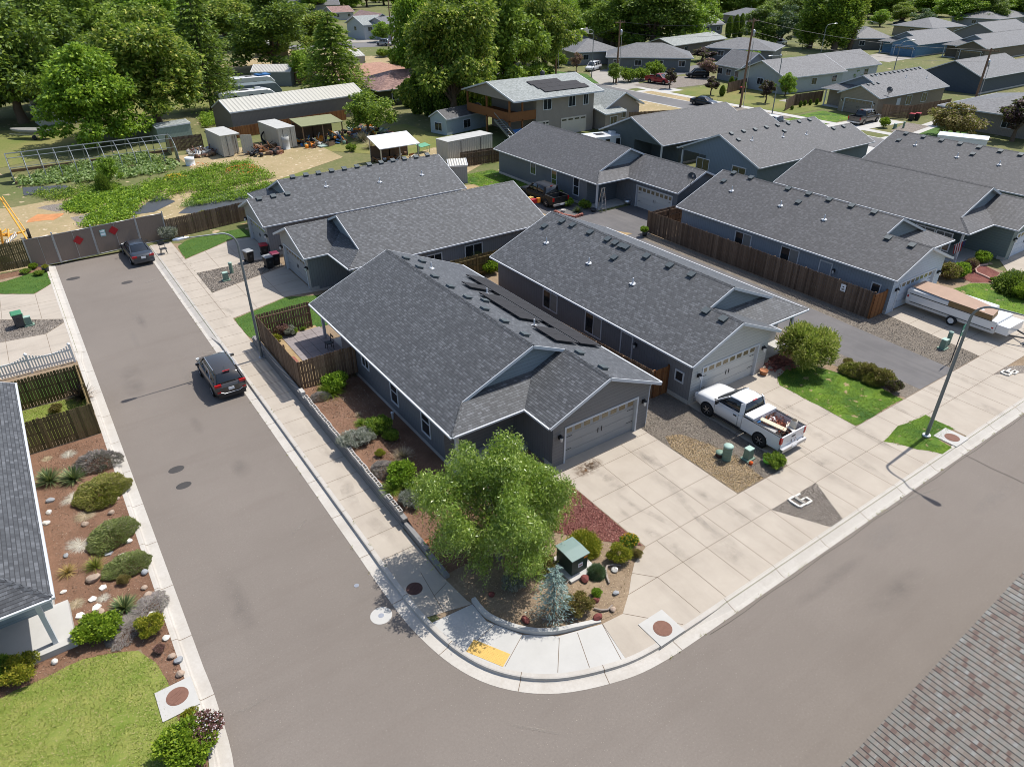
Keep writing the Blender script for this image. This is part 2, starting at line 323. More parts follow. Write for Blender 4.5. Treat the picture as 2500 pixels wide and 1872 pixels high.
faceR=[(7.39,66.2),(7.39,60),(7.39,44),(7.39,40),(7.39,30)]+arcR+[(24,10.68),(24.6,10.68),(31,10.68),(38,10.68),(60,10.68),(150,10.68)]
arcL=smooth([(-.42,19.5),(-.41,17.8),(-.6,15.2),(-1.4,13.2),(-3.2,11.6),(-6,10.9),(-9,10.75)],5)
faceL=[(-.42,66.2),(-.42,50),(-.42,30)]+arcL+[(-100,10.75)]
gb=MB()
gb.poly([(x-.0,y,-.02) for x,y in faceR]+[(1500,10.68,-.02),(1500,1500,-.02),(7.39,1500,-.02)])
gb.poly([(x,y,-.02) for x,y in faceL]+[(-1500,10.75,-.02),(-1500,1500,-.02),(-.42,1500,-.02)])
gb.poly([(-.42,66.2,-.02),(7.39,66.2,-.02),(7.39,1500,-.02),(-.42,1500,-.02)])
gb.poly([(-1500,4.25,-.02),(1500,4.25,-.02),(1500,-600,-.02),(-1500,-600,-.02)])
gb.poly([(-1500,4.25,-.02),(1500,4.25,-.02),(1500,4.25,-.3),(-1500,4.25,-.3)])
struct('ground',gb,X['field'])
flat('road',[[(-300,0),(300,0),(300,11),(-300,11)],[(-1,11),(14,11),(14,14),(8.2,14),(8.2,66.3),(-1,66.3)]],-.15,X['asphalt'])
def kerb(name,path,sgn,ramp_f,joints):
    mb=MB(); P=[Vector(p) for p in path]; rings=[]
    for i,p in enumerate(P):
        d=(P[min(i+1,len(P)-1)]-P[max(i-1,0)]).normalized(); n=Vector((d.y,-d.x))*sgn; k=ramp_f(p)
        fo=.03+k*.22
        rings.append([(p.x+n.x*o,p.y+n.y*o,z) for o,z in ((.50,-.30),(.50,-.143),(fo+.06,-.146),(fo,-.128),(.015,-.01-.03*k),(-.03,.006-.02*k),(-.17,.012),(-.17,-.2))])
    for i in range(len(rings)-1):
        for j in range(7): mb.add([rings[i][j],rings[i][j+1],rings[i+1][j+1],rings[i+1][j]],[(0,1,2,3)],0,False)
    L=0
    for i in range(1,len(P)):
        a,b=P[i-1],P[i]; seg=(b-a).length; t=joints-(L%joints)
        while t<seg and a.x<70 and a.y<70:
            q=a.lerp(b,t/seg); d=(b-a).normalized(); n=Vector((d.y,-d.x))*sgn; k=ramp_f(q); fo=.03+k*.22
            pr=[(.50,-.139),(fo+.06,-.142),(fo,-.124),(.015,-.007-.03*k),(-.03,.009-.02*k),(-.17,.015)]
            for j in range(5):
                (o1,z1),(o2,z2)=pr[j],pr[j+1]; w=d*.012
                mb.add([(q.x+n.x*o1-w.x,q.y+n.y*o1-w.y,z1),(q.x+n.x*o2-w.x,q.y+n.y*o2-w.y,z2),(q.x+n.x*o2+w.x,q.y+n.y*o2+w.y,z2),(q.x+n.x*o1+w.x,q.y+n.y*o1+w.y,z1)],[(0,1,2,3)],1)
            t+=joints
        L+=seg
    struct(name,mb,[X['curb'],X['joint']])
def rfR(p):
    if p.y>44.2: return 1
    if p.x>16.5 and p.y<12: return 1
    return 0
def dens(path,st=1.0,xmax=75):
    o=[]
    for a,b in zip(path,path[1:]):
        a=Vector(a);b=Vector(b); k=max(1,int(min((b-a).length,60)/st)); o+= [a.lerp(b,i/k) for i in range(k)]
    return o+[Vector(path[-1])]
kerb('curb',dens(faceR,1.5),1,rfR,3.0)
kerb('curb',dens(faceL,1.5),-1,lambda p:1 if p.y>47 else .12,3.0)
flat('road_patch',[[(x+a*math.cos(t),y+b*math.sin(t)) for t in [i*2*math.pi/14 for i in range(14)]] for x,y,a,b in ((1.95,32.0,.38,.28),(1.95,30.5,.36,.26),(.95,62.2,.5,.32),(4.3,58.9,.42,.3))],-.145,X['patch'])
# concrete slabs with their joints
def slab(name,polys,z,mat,joints=(),jw=.022):
    mb=MB()
    for p in polys: mb.poly([(q[0],q[1],z) for q in p],0)
    for a,b in joints:
        a=Vector(a);b=Vector(b);d=(b-a).normalized()*jw/2;n=Vector((-d.y,d.x))
        mb.poly([(*(a+n),z+.004),(*(a-n),z+.004),(*(b-n),z+.004),(*(b+n),z+.004)],1)
    o=mb.obj(name,[mat,X['joint']]); bm=bmesh.new(); bm.from_mesh(o.data)
    for f in bm.faces:
        if f.normal.z<0: f.normal_flip()
    bm.to_mesh(o.data); bm.free(); tag(o,kind='structure'); return o
Z1=.006
flat('soil',[[(7.6,66.2),(7.6,20),(8.2,15),(10,12.5),(13,11.0),(16,10.9),(62,10.9),(62,24),(59,44),(7.6,66.2)],[(-.55,66.1),(-12,66.1),(-12,11.5),(-4,11.6),(-1.6,13.4),(-.62,16)]],-.006,X['dirt'])
def offp(path,d):
    P=[Vector(p) for p in path]; o=[]
    for i,p in enumerate(P):
        t=(P[min(i+1,len(P)-1)]-P[max(i-1,0)]).normalized(); o.append((p.x-t.y*d,p.y+t.x*d))
    return o
_arc=offp(arcR,.13)
_a1=[q for q in _arc if q[1]>=16.36]; _a2=[q for q in _arc if q[1]<16.6 and q[0]<12.6]; _a3=[q for q in _arc if q[0]>=12.3]
sw=[(7.52,66.2),(9.15,66.2),(9.15,18.4),(9.33,16.58),(9.41,16.3)]+_a1[::-1]
js=[((7.56,y),(9.14,y)) for y in [18.9+1.52*i for i in range(1,32)]]+[((8.86,y),(8.86,y2)) for y,y2 in ((47.9,63.2),)]
slab('sidewalk',[sw],Z1,X['conc'],js+[((8.55,18.9),(8.3,16.6)),((9.12,17.8),(8.4,17.5))])
corner=[(7.71,16.42),(9.41,16.3),(9.41,15.29),(10.17,14.0),(11.2,13.19),(12.92,12.67)]+_a2[::-1]
slab('sidewalk',[corner],Z1,X['conc2'],[((8.06,14.58),(9.6,15.0)),((8.87,13.25),(10.17,14.0)),((10.25,11.98),(11.2,13.1)),((11.3,11.5),(11.9,12.9)),((9.41,16.3),(7.71,16.42)),((12.43,11.05),(12.92,12.67))])
mainc=_a3[:1]+[(12.94,12.67),(13.88,12.58),(14.79,13.21),(15.44,13.77),(16.06,14.24),(17.02,14.62),(17.12,14.67),(33.0,14.66),(37.3,14.67),(46,14.66),(75,14.66),(75,13.09),(46.04,13.09),(44.28,13.09),(46.0,12.12),(50,10.86),(75,10.86),(75,10.80),(36.55,10.80),(36.62,12.6),(36.75,13.05),(36.3,13.1),(34.43,13.3),(32.65,13.06),(33.35,11.75),(34.0,10.80),(25.52,10.80),(26.77,13.08),(23.43,13.08),(24.64,10.84),(24.64,10.80),(17,10.80)]+_a3[1:-1][::-1]
jm=[]
for x in [17.76+1.445*i for i in range(0,4)]: jm.append(((x,10.86),(x,14.66)))
jm+= [((14.7,13.15),(23.4,13.10)),((26.8,13.09),(75,13.08)),((13.9,12.58),(15.4,10.9)),((16.3,13.13),(16.35,10.9)),((15.6,13.9),(16.3,13.13)),((17.1,14.67),(75,14.66)),((23.4,13.1),(23.3,10.86)),((23.42,14.66),(23.43,13.08)),((25.1,14.66),(25.1,13.08))]
for x in [26.72+1.43*i for i in range(0,5)]: jm.append(((x,10.86),(x,14.66)))
for x in [34.5,36.0,37.4,39.2]: jm.append(((x,13.08),(x,14.66)))
for x in [39.8+1.5*i for i in range(0,20)]: jm.append(((x,10.86) if x<44.5 or x>50 else (x,13.1),(x,14.66)))
slab('sidewalk',[mainc],Z1,X['conc'],jm)
slab('driveway',[[(17.12,14.67),(23.06,14.67),(23.10,21.4),(17.2,21.4),(16.3,21.2),(16.3,20.0),(17.1,20.0)]],Z1,X['conc'],[((19.2,14.67),(19.3,20.7)),((21.12,14.67),(21.22,20.7)),((17.12,16.42),(23.07,16.40)),((17.12,18.17),(23.07,18.15)),((17.12,19.95),(23.1,19.93)),((16.9,20.7),(23.1,20.7))])
slab('driveway',[[(26.8,14.67),(32.62,14.67),(32.95,19.8),(34.3,20.5),(36.6,22.6),(36.6,23.4),(34.2,23.2),(33.6,21.6),(26.9,21.6),(26.82,20.5)]],Z1,X['conc'],[((28.75,14.67),(28.85,21.0)),((30.82,14.67),(30.95,21.0)),((26.8,16.3),(32.72,16.27)),((26.8,17.95),(32.85,17.93)),((26.8,19.6),(33.0,19.6)),((32.9,19.9),(36.3,22.4))])
slab('driveway',[[(46.0,14.67),(55.6,14.67),(55.0,16.5),(54.0,21.5),(46.9,21.5)]],Z1,X['conc'],[((48.0,14.67),(48.6,21.2)),((50.1,14.67),(50.3,21.2)),((52.3,14.67),(52.3,21.2)),((46.2,16.25),(55,16.25)),((46.5,17.95),(54.6,17.95)),((46.8,19.66),(54.4,19.66))])
slab('driveway',[[(61.5,14.67),(70,14.67),(69.7,21.7),(64.2,21.7),(61.9,20.0)]],Z1,X['conc'],[((66.8,14.67),(66.8,21.2)),((62,18),(70,18))])
# left street driveways
slab('driveway',[[(9.15,57.3),(15.4,57.3),(15.4,63.2),(13.9,63.6),(9.15,60.9)],],Z1,X['concX'],[((11.0,57.3),(11.0,61.9)),((13.0,57.3),(13.0,63.0)),((9.15,59.6),(15.4,60.2))])
slab('driveway',[[(9.15,47.3),(13.5,48.75),(17.4,48.0),(18.4,46.4),(18.9,47),(18.4,48.8),(15.5,48.9),(15.5,54.7),(9.15,52.6)]],Z1,X['concX'],[((11.1,48.0),(11.1,53.2)),((13.3,48.7),(13.3,54.0)),((9.15,50.6),(15.4,51.4))])
slab('driveway',[[(-.58,54.05),(-4.2,56.45),(-12,56.5),(-12,61.6),(-4.0,61.6),(-1.8,60.1),(-.58,61.6)]],Z1,X['concX'],[((-1.8,54.9),(-1.8,60.1)),((-4.1,56.5),(-4.0,61.6)),((-.58,58.0),(-12,58.6))])
slab('driveway',[[(-.58,53.4),(-1.8,52.15),(-12,53.4),(-12,46.9),(-.58,46.9)]],Z1,X['concX'],[((-1.8,47),(-1.8,52.1)),((-4.1,47),(-4.1,53.0))])
flat('gravel_strip',[[(-.58,53.98),(-4.2,56.4),(-12,56.45),(-12,53.45),(-1.8,52.2),(-.58,53.5)],[(9.15,52.65),(15.4,54.75),(15.4,57.25),(9.15,57.25)]],.002,X['gravel'])
flat('gravel_strip',[[(26.77,13.08),(25.52,10.82),(24.64,10.82),(23.43,13.08)],[(46.04,13.09),(50,10.84),(48.4,10.84),(44.28,13.08)]],.003,X['gravel'])
flat('gravel_strip',[[(23.1,14.7),(26.8,14.7),(26.85,21.3),(26.6,23.2),(23.1,23.2)],[(37.5,14.7),(39.1,14.7),(39.2,44),(37.6,44)],[(43.0,14.7),(45.98,14.7),(46.9,21.7),(45.2,21.9),(45.2,44),(43.8,44)]],.0,X['gravel2'])
flat('dry_ground',[[(23.12,14.72),(25.0,14.72),(25.2,16.5),(25.0,18.0),(24.4,19.6),(23.6,19.9),(23.15,19.0)]],.006,X['straw'])
flat('private_road',[[(39.1,14.7),(43.0,14.7),(43.7,30),(43.75,42.7),(50,43.9),(50,50.4),(45.8,50.4),(44.9,58),(41,58),(39.2,44)]],.004,X['asphalt2'])
def wob(p,a,seed,st=.5):
    rn=random.Random(seed); o=[]
    for i in range(len(p)):
        q=Vector(p[i]);r=Vector(p[(i+1)%len(p)]); k=max(1,int((r-q).length/st))
        for j in range(k):
            t=q.lerp(r,j/k); o.append((t.x+rn.uniform(-a,a),t.y+rn.uniform(-a,a)))
    return o
LAWNS=[]
def lawn(p,mat,z=.01,a=.05,seed=1):
    flat('lawn',[wob(p,a,seed)],z,X[mat]); LAWNS.append((p,mat,z))
lawn([(32.85,19.7),(32.66,14.72),(37.2,14.72),(37.4,16.5),(37.0,18.2),(36.3,20.2),(34.6,20.6),(33.4,20.3)],'lawnB',seed=3)
lawn([(32.55,13.12),(34.43,13.38),(36.32,13.2),(36.8,13.08),(36.6,12.6),(36.7,11.55),(35.0,11.5),(34.9,10.82),(33.95,10.82),(33.3,11.7)],'lawnB',.012,.07,seed=4)
lawn([(9.2,61.05),(13.8,63.75),(15.6,63.5),(15.6,66.0),(12,66.2),(10.2,65.6),(9.4,64.6)],'lawn',seed=5)
lawn([(9.2,47.15),(9.2,43.9),(9.5,42.5),(17,42.5),(17.6,46.6),(13.4,48.6)],'lawn',seed=6)
lawn([(-.6,61.7),(-1.85,60.2),(-4.0,61.7),(-12,61.7),(-12,64.2),(-3.4,64.2),(-1.7,65.0),(-.6,65.0)],'lawn',seed=7)
lawn([(-.7,45.6),(-12,45.6),(-12,42.9),(-.8,42.9)],'lawn',seed=8)
lawn([(-.8,42.2),(-12,42.2),(-12,38.0),(-.8,38.0)],'lawnY',seed=9)
lawn([(-12,18.5),(-12,21.9),(-6,22.1),(-3.4,22.2),(-2.6,21.95),(-1.7,21.5),(-1.3,20.6),(-1.1,19.7),(-1.12,17.5),(-1.3,16.4),(-2.3,14.4),(-4,13),(-7,12),(-12,12)],'lawnY',.012,.05,10)
lawn([(54.5,15.2),(61.4,15.2),(61.4,20.2),(58.6,19.6),(57.6,20.6),(55.0,21.0),(54.3,20.0)],'lawnB',seed=11)
lawn([(46.0,60.0),(41,60.0),(40.5,70),(46.0,70)],'lawnB',seed=12)
flat('flower_bed',[[(-.58,37.0),(-.58,16.0),(-1.2,14.5),(-3.2,12.6),(-4.0,13.0),(-1.2,18),(-1.6,21.5),(-6,22.1),(-12,21.9),(-12,23.1),(-3.6,23.2),(-4.1,25),(-4.1,37.3),(-.58,37.3)],[(-.58,65.1),(-12,64.3),(-12,66.2),(-.58,66.2)]],.004,X['mulch'])
flat('flower_bed',[[(9.5,15.2),(10.25,14.15),(11.3,13.35),(12.95,12.83),(13.85,12.7),(14.75,13.32),(15.4,13.88),(16.02,14.35),(17.0,14.75),(15.6,16.0),(13.6,18),(11,19.5),(9.45,18.8)]],.008,X['dirt'])
flat('flower_bed',[[(17.05,14.78),(17.08,19.95),(16.2,20.8),(14.6,20.8),(13.8,18.5),(15.3,16.5)]],.010,X['mulchR'])
flat('flower_bed',[[(9.3,18.0),(11,19.2),(13.6,18.2),(14.4,20.8),(16.4,21.4),(16.4,22.2),(13.2,22.9),(13.2,34.9),(9.3,34.9)]],.006,X['mulch'])
flat('flower_bed',[[(57.6,20.7),(58.7,19.9),(61.3,20.4),(62.4,22.8),(61.6,24),(58,23.6)],[(33.9,20.9),(36.2,20.9),(37.4,22.4),(36.6,24),(34.3,21.4)],[(45.4,51.4),(50,51.2),(50,52.3),(45.9,52.3)]],.010,X['mulchR'])
flat('flower_bed',[[(9.3,43.0),(9.2,42.4),(9.6,42.3),(10.6,43.1)]],.014,X['dirt'])
flat('yard_ground',[[(9.55,34.9),(13.3,34.9),(13.3,42.1),(9.55,42.1)],[(17.2,44.0),(44,44.0),(40.9,50),(40.9,66),(34.8,67.4),(15.5,67.4),(35,57),(35,55),(17,55)]],.016,X['straw'])
# far street, its pavements and the lots beyond
slab('far_road',[[(93.3,40),(98.6,40),(98.6,107.9),(98.58,115.1),(97.5,128),(94,140),(88,140),(91.6,120)],[(98.62,108),(150,116),(150,122),(98.62,115)],[(60,205),(118,196),(118,206),(60,222)],[(88,140.1),(94,140.1),(101,195.8),(95,195.8)]],-.008,X['asphalt3'])
slab('sidewalk',[[(98.9,44),(100.4,44),(100.4,53),(98.9,53)],[(101.6,44),(103.2,44),(103.2,108),(101.6,108)],[(98.62,40),(98.95,40),(98.95,108),(98.62,108)],[(92.9,40),(93.3,40),(93.3,118),(92.9,118)],[(88.5,45),(93.3,45),(93.3,52.5),(88.5,52.5)]],.0,X['conc2'])
slab('driveway',[[(98.9,57.5),(98.9,62.6),(112,62.2),(112,56.6)],[(98.9,46),(98.9,52.6),(125,56.0),(125,52)],[(98.9,97),(98.9,101.5),(107,101.5),(107,97)],[(84.5,46.5),(93.1,46.5),(93.1,52.4),(84.5,52.4)],[(73,80),(93,80),(93,88),(73,88)]],.002,X['conc2'])
slab('driveway',[[(98.9,104),(98.9,113),(110,128),(116,126),(104,104)],[(140,75.5),(157,79),(157,71.5),(140,70)],[(90,215),(104,208),(110,222),(96,226)]],.002,X['concD'])
flat('lawn',[[(98.9,62.9),(101.5,62.9),(101.5,68.6),(98.9,68.6)],[(103.3,62.9),(110,62.9),(110,69.5),(103.3,69.5)]],.003,X['lawnB'])
flat('lawn',[[(99.2,112),(106,124),(103,132),(97,123)],[(104,51),(118,53),(118,48),(104,46)]],.003,X['lawn'])
flat('lawn',[[(103.4,70.5),(118,70.5),(122,98),(103.4,98)],[(-20,96),(12,112),(8,128),(-20,135)],[(15,130),(38,128),(40,150),(14,152)],[(16,66.5),(34,90),(50,70),(50,100),(33,98),(25,84)]],.001,X['lawnF'])
flat('dry_ground',[[(9.0,67.4),(12,70),(15,76),(15,83),(6,87),(-2,86),(-14,92),(-14,66.6),(-1.4,66.4)],[(17,77),(34,86),(34,97),(27,99),(17,99),(17,86)],[(36,66),(48,74),(46,84),(36,80)],[(60,140),(92,138),(92,175),(66,190)],[(98.95,70),(101.5,70),(101.5,100),(98.95,100)],[(52,160),(88,200),(70,208),(40,180)],[(85,78),(92.9,78),(92.9,98),(84,96)]],.003,X['dry'])
flat('gravel_strip',[[(103.4,100),(103.4,107),(118,111),(126,106),(118,99)],[(104,54.5),(112,56.5),(112,53),(104,52)],[(99.1,69),(101.4,69),(101.4,80),(99.1,80)]],.004,X['gravel'])
flat('dug_earth',[wob([(3,76),(7,75.5),(9,78),(6,80),(2.5,79)],.3,3,1.0),wob([(2,82),(7,83),(5,85),(0,84.5)],.3,4,1.0)],.008,X['gravel'])
flat('clay_heap',[wob([(-1,79.5),(1.5,79),(2.2,81),(.2,82)],.25,5,.8)],.012,plain('orange_clay',(.45,.20,.08),.95,var=.35,vs=1.5))
flat('driveway',[[(176,97),(189.4,97.6),(189.4,108),(176,106)],[(112,75),(118,75.2),(118,80),(112,79.5)]],.004,X['concD'])
# ------------------------------------------------------------ marks set in the street and the kerb
def lid(c,r,z,mat,label,group=None):
    mb=MB(); mb.cyl(c,r,z-.03,z+.004,28,0); mb.cyl(c,r*.86,z,z+.009,28,0)
    for i in range(3): mb.box((c[0],c[1]+(i-1)*r*.4,z+.012),(r*1.1,.03,.008),.4,0)
    return mb.thing('manhole_cover',mat,label,'manhole cover',group)
g='iron covers in the street and kerb'
lid((7.93,18.28),.33,Z1,X['rustD'],'dark iron lid in the pavement under the willow shadow',g)
for c,rz,lb,lb2 in (((14.62,11.12),0,'pale square drain slab cut into the kerb by the corner garden','rusty round lid in the drain slab by the corner driveway'),((35.75,11.12),0,'pale square drain slab in the kerb right of the street lamp lawn','rusty round lid in the drain slab right of the street lamp'),((-.95,18.62),0,'pale square drain slab beside the large lawn at lower left','rusty round lid in the drain slab at lower left')):
    mb=MB(); x,y=c; w=.62
    if x<0: mb.prism([(x-w,y-w-.05),(x+.56,y-w-.05),(x+.56,y+w),(x-w,y+w)],-.1,.045)
    else: mb.prism([(x-w,y-.46),(x+w,y-.46),(x+w,y+.74),(x-w,y+.74)],-.1,.03)
    mb.thing('drain_slab',X['conc2'],lb,'drain','storm drain slabs')
    lid((x,y+.05) if x<0 else (x,y+.08),.36,.05 if x<0 else .035,X['rust'],lb2,g)
mb=MB(); mb.cyl((6.3,17.95),.42,-.17,-.143,32,0); mb.cyl((6.3,17.95),.11,-.15,-.138,16,1)
mb.thing('valve_ring',[X['conc2'],X['metal']],'round pale concrete ring with a small metal cap in the street near the corner','manhole cover')
mb=MB(); mb.cyl((6.15,19.9),.1,-.17,-.142,16,0); mb.thing('valve_cover',X['metal'],'tiny pale round valve cap in the street beside the kerb','valve cap')
ty=GP([(1157,1560),(1246,1596),(1228,1627),(1138,1590)],.01); mb=MB(); mb.prism(ty,.0,.014)
c0=Vector(ty[0]);c1=Vector(ty[1]);c3=Vector(ty[3])
for i in range(1,22):
    for j in range(1,9):
        q=c0+(c1-c0)*i/22+(c3-c0)*j/9; mb.cyl(q,.018,.012,.021,6,0,.010)
mb.thing('tactile_panel',X['yellow'],'yellow bumpy warning panel set in the corner pavement','tactile paving')
# ------------------------------------------------------------ the neighbourhood's ranch houses
SL=5/12
def rayplane(px,py,P0,n):
    d=_fw+(px-CX)/FPX*_r2-(py-CY)/FPX*_u2; n=Vector(n); return Vector((0,0,CH))+d*((Vector(P0)-Vector((0,0,CH))).dot(n)/d.dot(n))
def add_window(root,c,n,w,h,panes=2,frame=None,blind=False,horizontal=False):
    # c centre on the wall, n outward normal (axis aligned)
    t=Vector((-n[1],n[0],0)); c=Vector(c); n=Vector(n); fw=.085
    def bx(mb,a0,a1,z0,z1,d0,d1,m=0):
        p=c+t*((a0+a1)/2)+n*((d0+d1)/2)+Vector((0,0,(z0+z1)/2)); rz=math.atan2(t.y,t.x); mb.box(p,(abs(a1-a0),abs(d1-d0),abs(z1-z0)),rz,m)
    wm=MB(); 
    bx(wm,-w/2-fw,-w/2,-h/2-fw,h/2+fw,0,.05); bx(wm,w/2,w/2+fw,-h/2-fw,h/2+fw,0,.05); bx(wm,-w/2,w/2,h/2,h/2+fw,0,.048); bx(wm,-w/2,w/2,-h/2-fw,-h/2,0,.048)
    if panes==2:
        if horizontal: bx(wm,-w/2,w/2,-.025,.025,0,.04)
        else: bx(wm,-.025,.025,-h/2,h/2,0,.04)
    o=wm.obj('window',frame or X['trim'],root)
    g=MB(); bx(g,-w/2+.005,w/2-.005,-h/2+.005,h/2-.005,.004,.018); g.obj('pane',X['glass'],o)
    if blind:
        g=MB(); bx(g,.03,w/2-.03,-h/2+.03,h/2-.03,.0185,.021); g.obj('blind',X['blind'],o)
    return o
def add_door(root,c,n,w,h,mat,lamp=True):
    t=Vector((-n[1],n[0],0)); c=Vector(c); n=Vector(n)
    def bx(mb,a0,a1,z0,z1,d0,d1,m=0):
        p=c+t*((a0+a1)/2)+n*((d0+d1)/2)+Vector((0,0,(z0+z1)/2)); mb.box(p,(abs(a1-a0),abs(d1-d0),abs(z1-z0)),math.atan2(t.y,t.x),m)
    m=MB(); bx(m,-w/2,w/2,0,h,.002,.03); d=m.obj('door',mat,root)
    m=MB(); bx(m,-w/2-.09,-w/2,0,h+.09,0,.05); bx(m,w/2,w/2+.09,0,h+.09,0,.05); bx(m,-w/2,w/2,h,h+.09,0,.048); m.obj('door_frame',X['trim'],d)
    m=MB(); bx(m,w/2-.12,w/2-.06,1.0,1.06,.03,.08); m.obj('handle',X['metal'],d)
    return d
def lantern(root,c,n):
    c=Vector(c);n=Vector(n); m=MB(); m.box(c+n*.03,(.12,.12,.2)); m.box(c+n*.12+Vector((0,0,.16)),(.05,.05,.05)); m.bar(c+n*.03+Vector((0,0,.1)),c+n*.16+Vector((0,0,.2)),.03,.03)
    q=c+n*.18; m.lathe((q.x,q.y,q.z+.02),[(.02,.16),(.11,.08),(.12,.06)],10); m.lathe((q.x,q.y,q.z-.16),[(.075,.22),(.075,.0),(.03,-.03)],8,1)
    return m.obj('wall_lamp',[X['black'],X['clear']],root)
def house(name,label,O,U,V,W,Wg,vp,vm,vb,cw,cf,roofm='roof',ze=2.8,patio=None,door='garage',garage='front',doorc=None,porch=1.6,post=True,found=True,group=None,cat='house'):
    O=Vector((O[0],O[1],0)); U=Vector((*U,0)); V=Vector((*V,0)); s=SL
    def P(u,v,z): return O+U*u+V*v+Vector((0,0,z))
    cn=O+U*(W/2)+V*(vb/2); root=empty(name,(cn.x,cn.y,0),0,label,cat,group or 'low gabled houses with charcoal roofs')
    o=.45; r=.35; ug=W-Wg/2; uh=vm-vp; wl=W-Wg; zr=ze+s*W/2; zg=ze+s*Wg/2
    L=lambda u:ze+s*u; Rr=lambda u:ze+s*(W-u); Gl=lambda u:ze+s*(u-wl); Pz=lambda v:ze+s*(v-vp)
    T=.16
    faces=[[(W,0,ze),(W,vb,ze),(W/2,vb,zr),(W/2,vm,zr),(ug,vm,zg),(ug,0,zg)],
           [(0,vb,ze),(W/2,vb,zr),(W/2,vm,zr),(uh,vm,L(uh)),(0,vp,ze)],
           [(0,vp,ze),(uh,vm,L(uh)),(wl+uh,vm,L(uh)),(wl,vp,ze)],
           [(wl,0,ze),(ug,0,zg),(ug,vm,zg),(wl+uh,vm,Gl(wl+uh)),(wl,vp,ze)],
           [(uh,vm,L(uh)),(uh+.32,vm+.32,L(uh+.32)),(wl+uh+.32,vm+.32,L(uh+.32)),(wl+uh,vm,L(uh))],
           [(wl+uh,vm,L(uh)),(wl+uh+.32,vm+.32,L(uh+.32)),(ug,vm+.32,zg),(ug,vm,zg)]]
    mb=MB()
    for f in faces: mb.poly([P(*q) for q in f],0)
    for f in faces: mb.poly([P(q[0],q[1],q[2]-T) for q in f][::-1],1)
    rf=mb.obj('roof',[X[roofm],X['trim']],root)
    # ridge caps and hip caps
    def capline(a,b):
        cp=MB()
        a=P(*a);b=P(*b); n=int((b-a).length/.28)+1
        for i in range(n):
            q0=a.lerp(b,i/n);q1=a.lerp(b,min(1,(i+1.12)/n)); dz=Vector((0,0,.028)); d=(q1-q0).normalized(); sd=d.cross(Vector((0,0,1))).normalized()*.14; dn=Vector((0,0,-.055))
            lift=Vector((0,0,.012)); cp.add([q0+sd+dn+lift,q0+dz+lift,q0-sd+dn+lift,q1+sd+dn,q1+dz*.6,q1-sd+dn],[(0,1,4,3),(1,2,5,4),(0,3,5,2)],0)
        cp.obj('ridge_cap',X[roofm],rf)
    capline((W/2,vm,zr),(W/2,vb,zr)); capline((ug,0,zg),(ug,vm,zg)); capline((0,vp,ze),(uh,vm,L(uh)))
    # fascia boards along rakes, gutters along eaves
    z_=-.085
    def rake(a,b,off=0):
        tr=MB(); tr.bar(P(a[0],a[1],a[2]+z_),P(b[0],b[1],b[2]+z_),.045,.16); tr.obj('rake_board',X['trim'],rf)
    rake((W+.02,-.03,ze-.008),(ug,-.03,zg)); rake((wl-.02,-.03,ze-.008),(ug,-.03,zg)); rake((W/2,vm-.03,zr),(uh-.05,vm-.03,L(uh-.05))); rake((W/2,vm-.03,zr),(ug+.05,vm-.03,zg-.02)); rake((W+.02,vb+.03,ze-.008),(W/2,vb+.03,zr)); rake((-.02,vb+.03,ze-.008),(W/2,vb+.03,zr))

    def gut(a,b):
        gu=MB(); a=P(*a);b=P(*b); gu.bar(a+Vector((0,0,-.065)),b+Vector((0,0,-.065)),.09,.09); gu.obj('gutter',X['trim'],rf)
    gut((W+.06,0,ze),(W+.06,vb,ze)); gut((-.06,vp-.06,ze),(-.06,vb,ze)); gut((-.0,vp-.06,ze),(wl-.12,vp-.06,ze)); gut((wl-.06,-.0,ze),(wl-.06,vp-.0,ze))
    # walls: side walls slot 0, front walls slot 1
    zt=ze-.0; vw=vp+porch; w=MB()
    def wall(a,b,zb,zt_,m): w.poly([P(a[0],a[1],zb),P(b[0],b[1],zb),P(b[0],b[1],zt_),P(a[0],a[1],zt_)],m)
    ztop=L(o)-T
    pl=patio or (None,0,0); bl,br_=vb-r,vb-r
    if pl[0]=='L': bl=vb-r-pl[1]
    if pl[0]=='R': br_=vb-r-pl[1]
    wall((o,vw),(o,bl),0,ztop,0)
    hole=None
    if garage=='side': # door in the side wall of the garage facing the drive
        g0,g1=.95,5.85; wall((wl+o,r),(wl+o,g0),0,ztop,0); wall((wl+o,g1),(wl+o,vw),0,ztop,0); wall((wl+o,g0),(wl+o,g1),2.2,ztop,0)
    else: wall((wl+o,r),(wl+o,vw),0,ztop,0)
    wall((W-o,r),(W-o,br_),0,ztop,0)
    wall((o,vw),(wl+o,vw),0,ztop,1)
    # gable above porch
    vg=vm+.27
    w.poly([P(uh+.25,vg,L(uh)),P(W/2,vg,zr-T),P(ug,vg,zg-T*.5),P(wl+uh,vg,L(uh))],2)
    # garage front
    uc=wl+Wg/2; hw=2.44; gh=2.16
    if garage=='front':
        wall((wl+o,r),(uc-hw,r),0,ztop,1); wall((uc+hw,r),(W-o,r),0,ztop,1)
        w.poly([P(wl+o,r,ztop),P(uc-hw,r,ztop),P(uc-hw,r,gh),P(uc+hw,r,gh),P(uc+hw,r,ztop),P(W-o,r,ztop),P(ug,r,zg-T)],1)
    else: w.poly([P(wl+o,r,0),P(W-o,r,0),P(W-o,r,ztop),P(ug,r,zg-T),P(wl+o,r,ztop)],1)
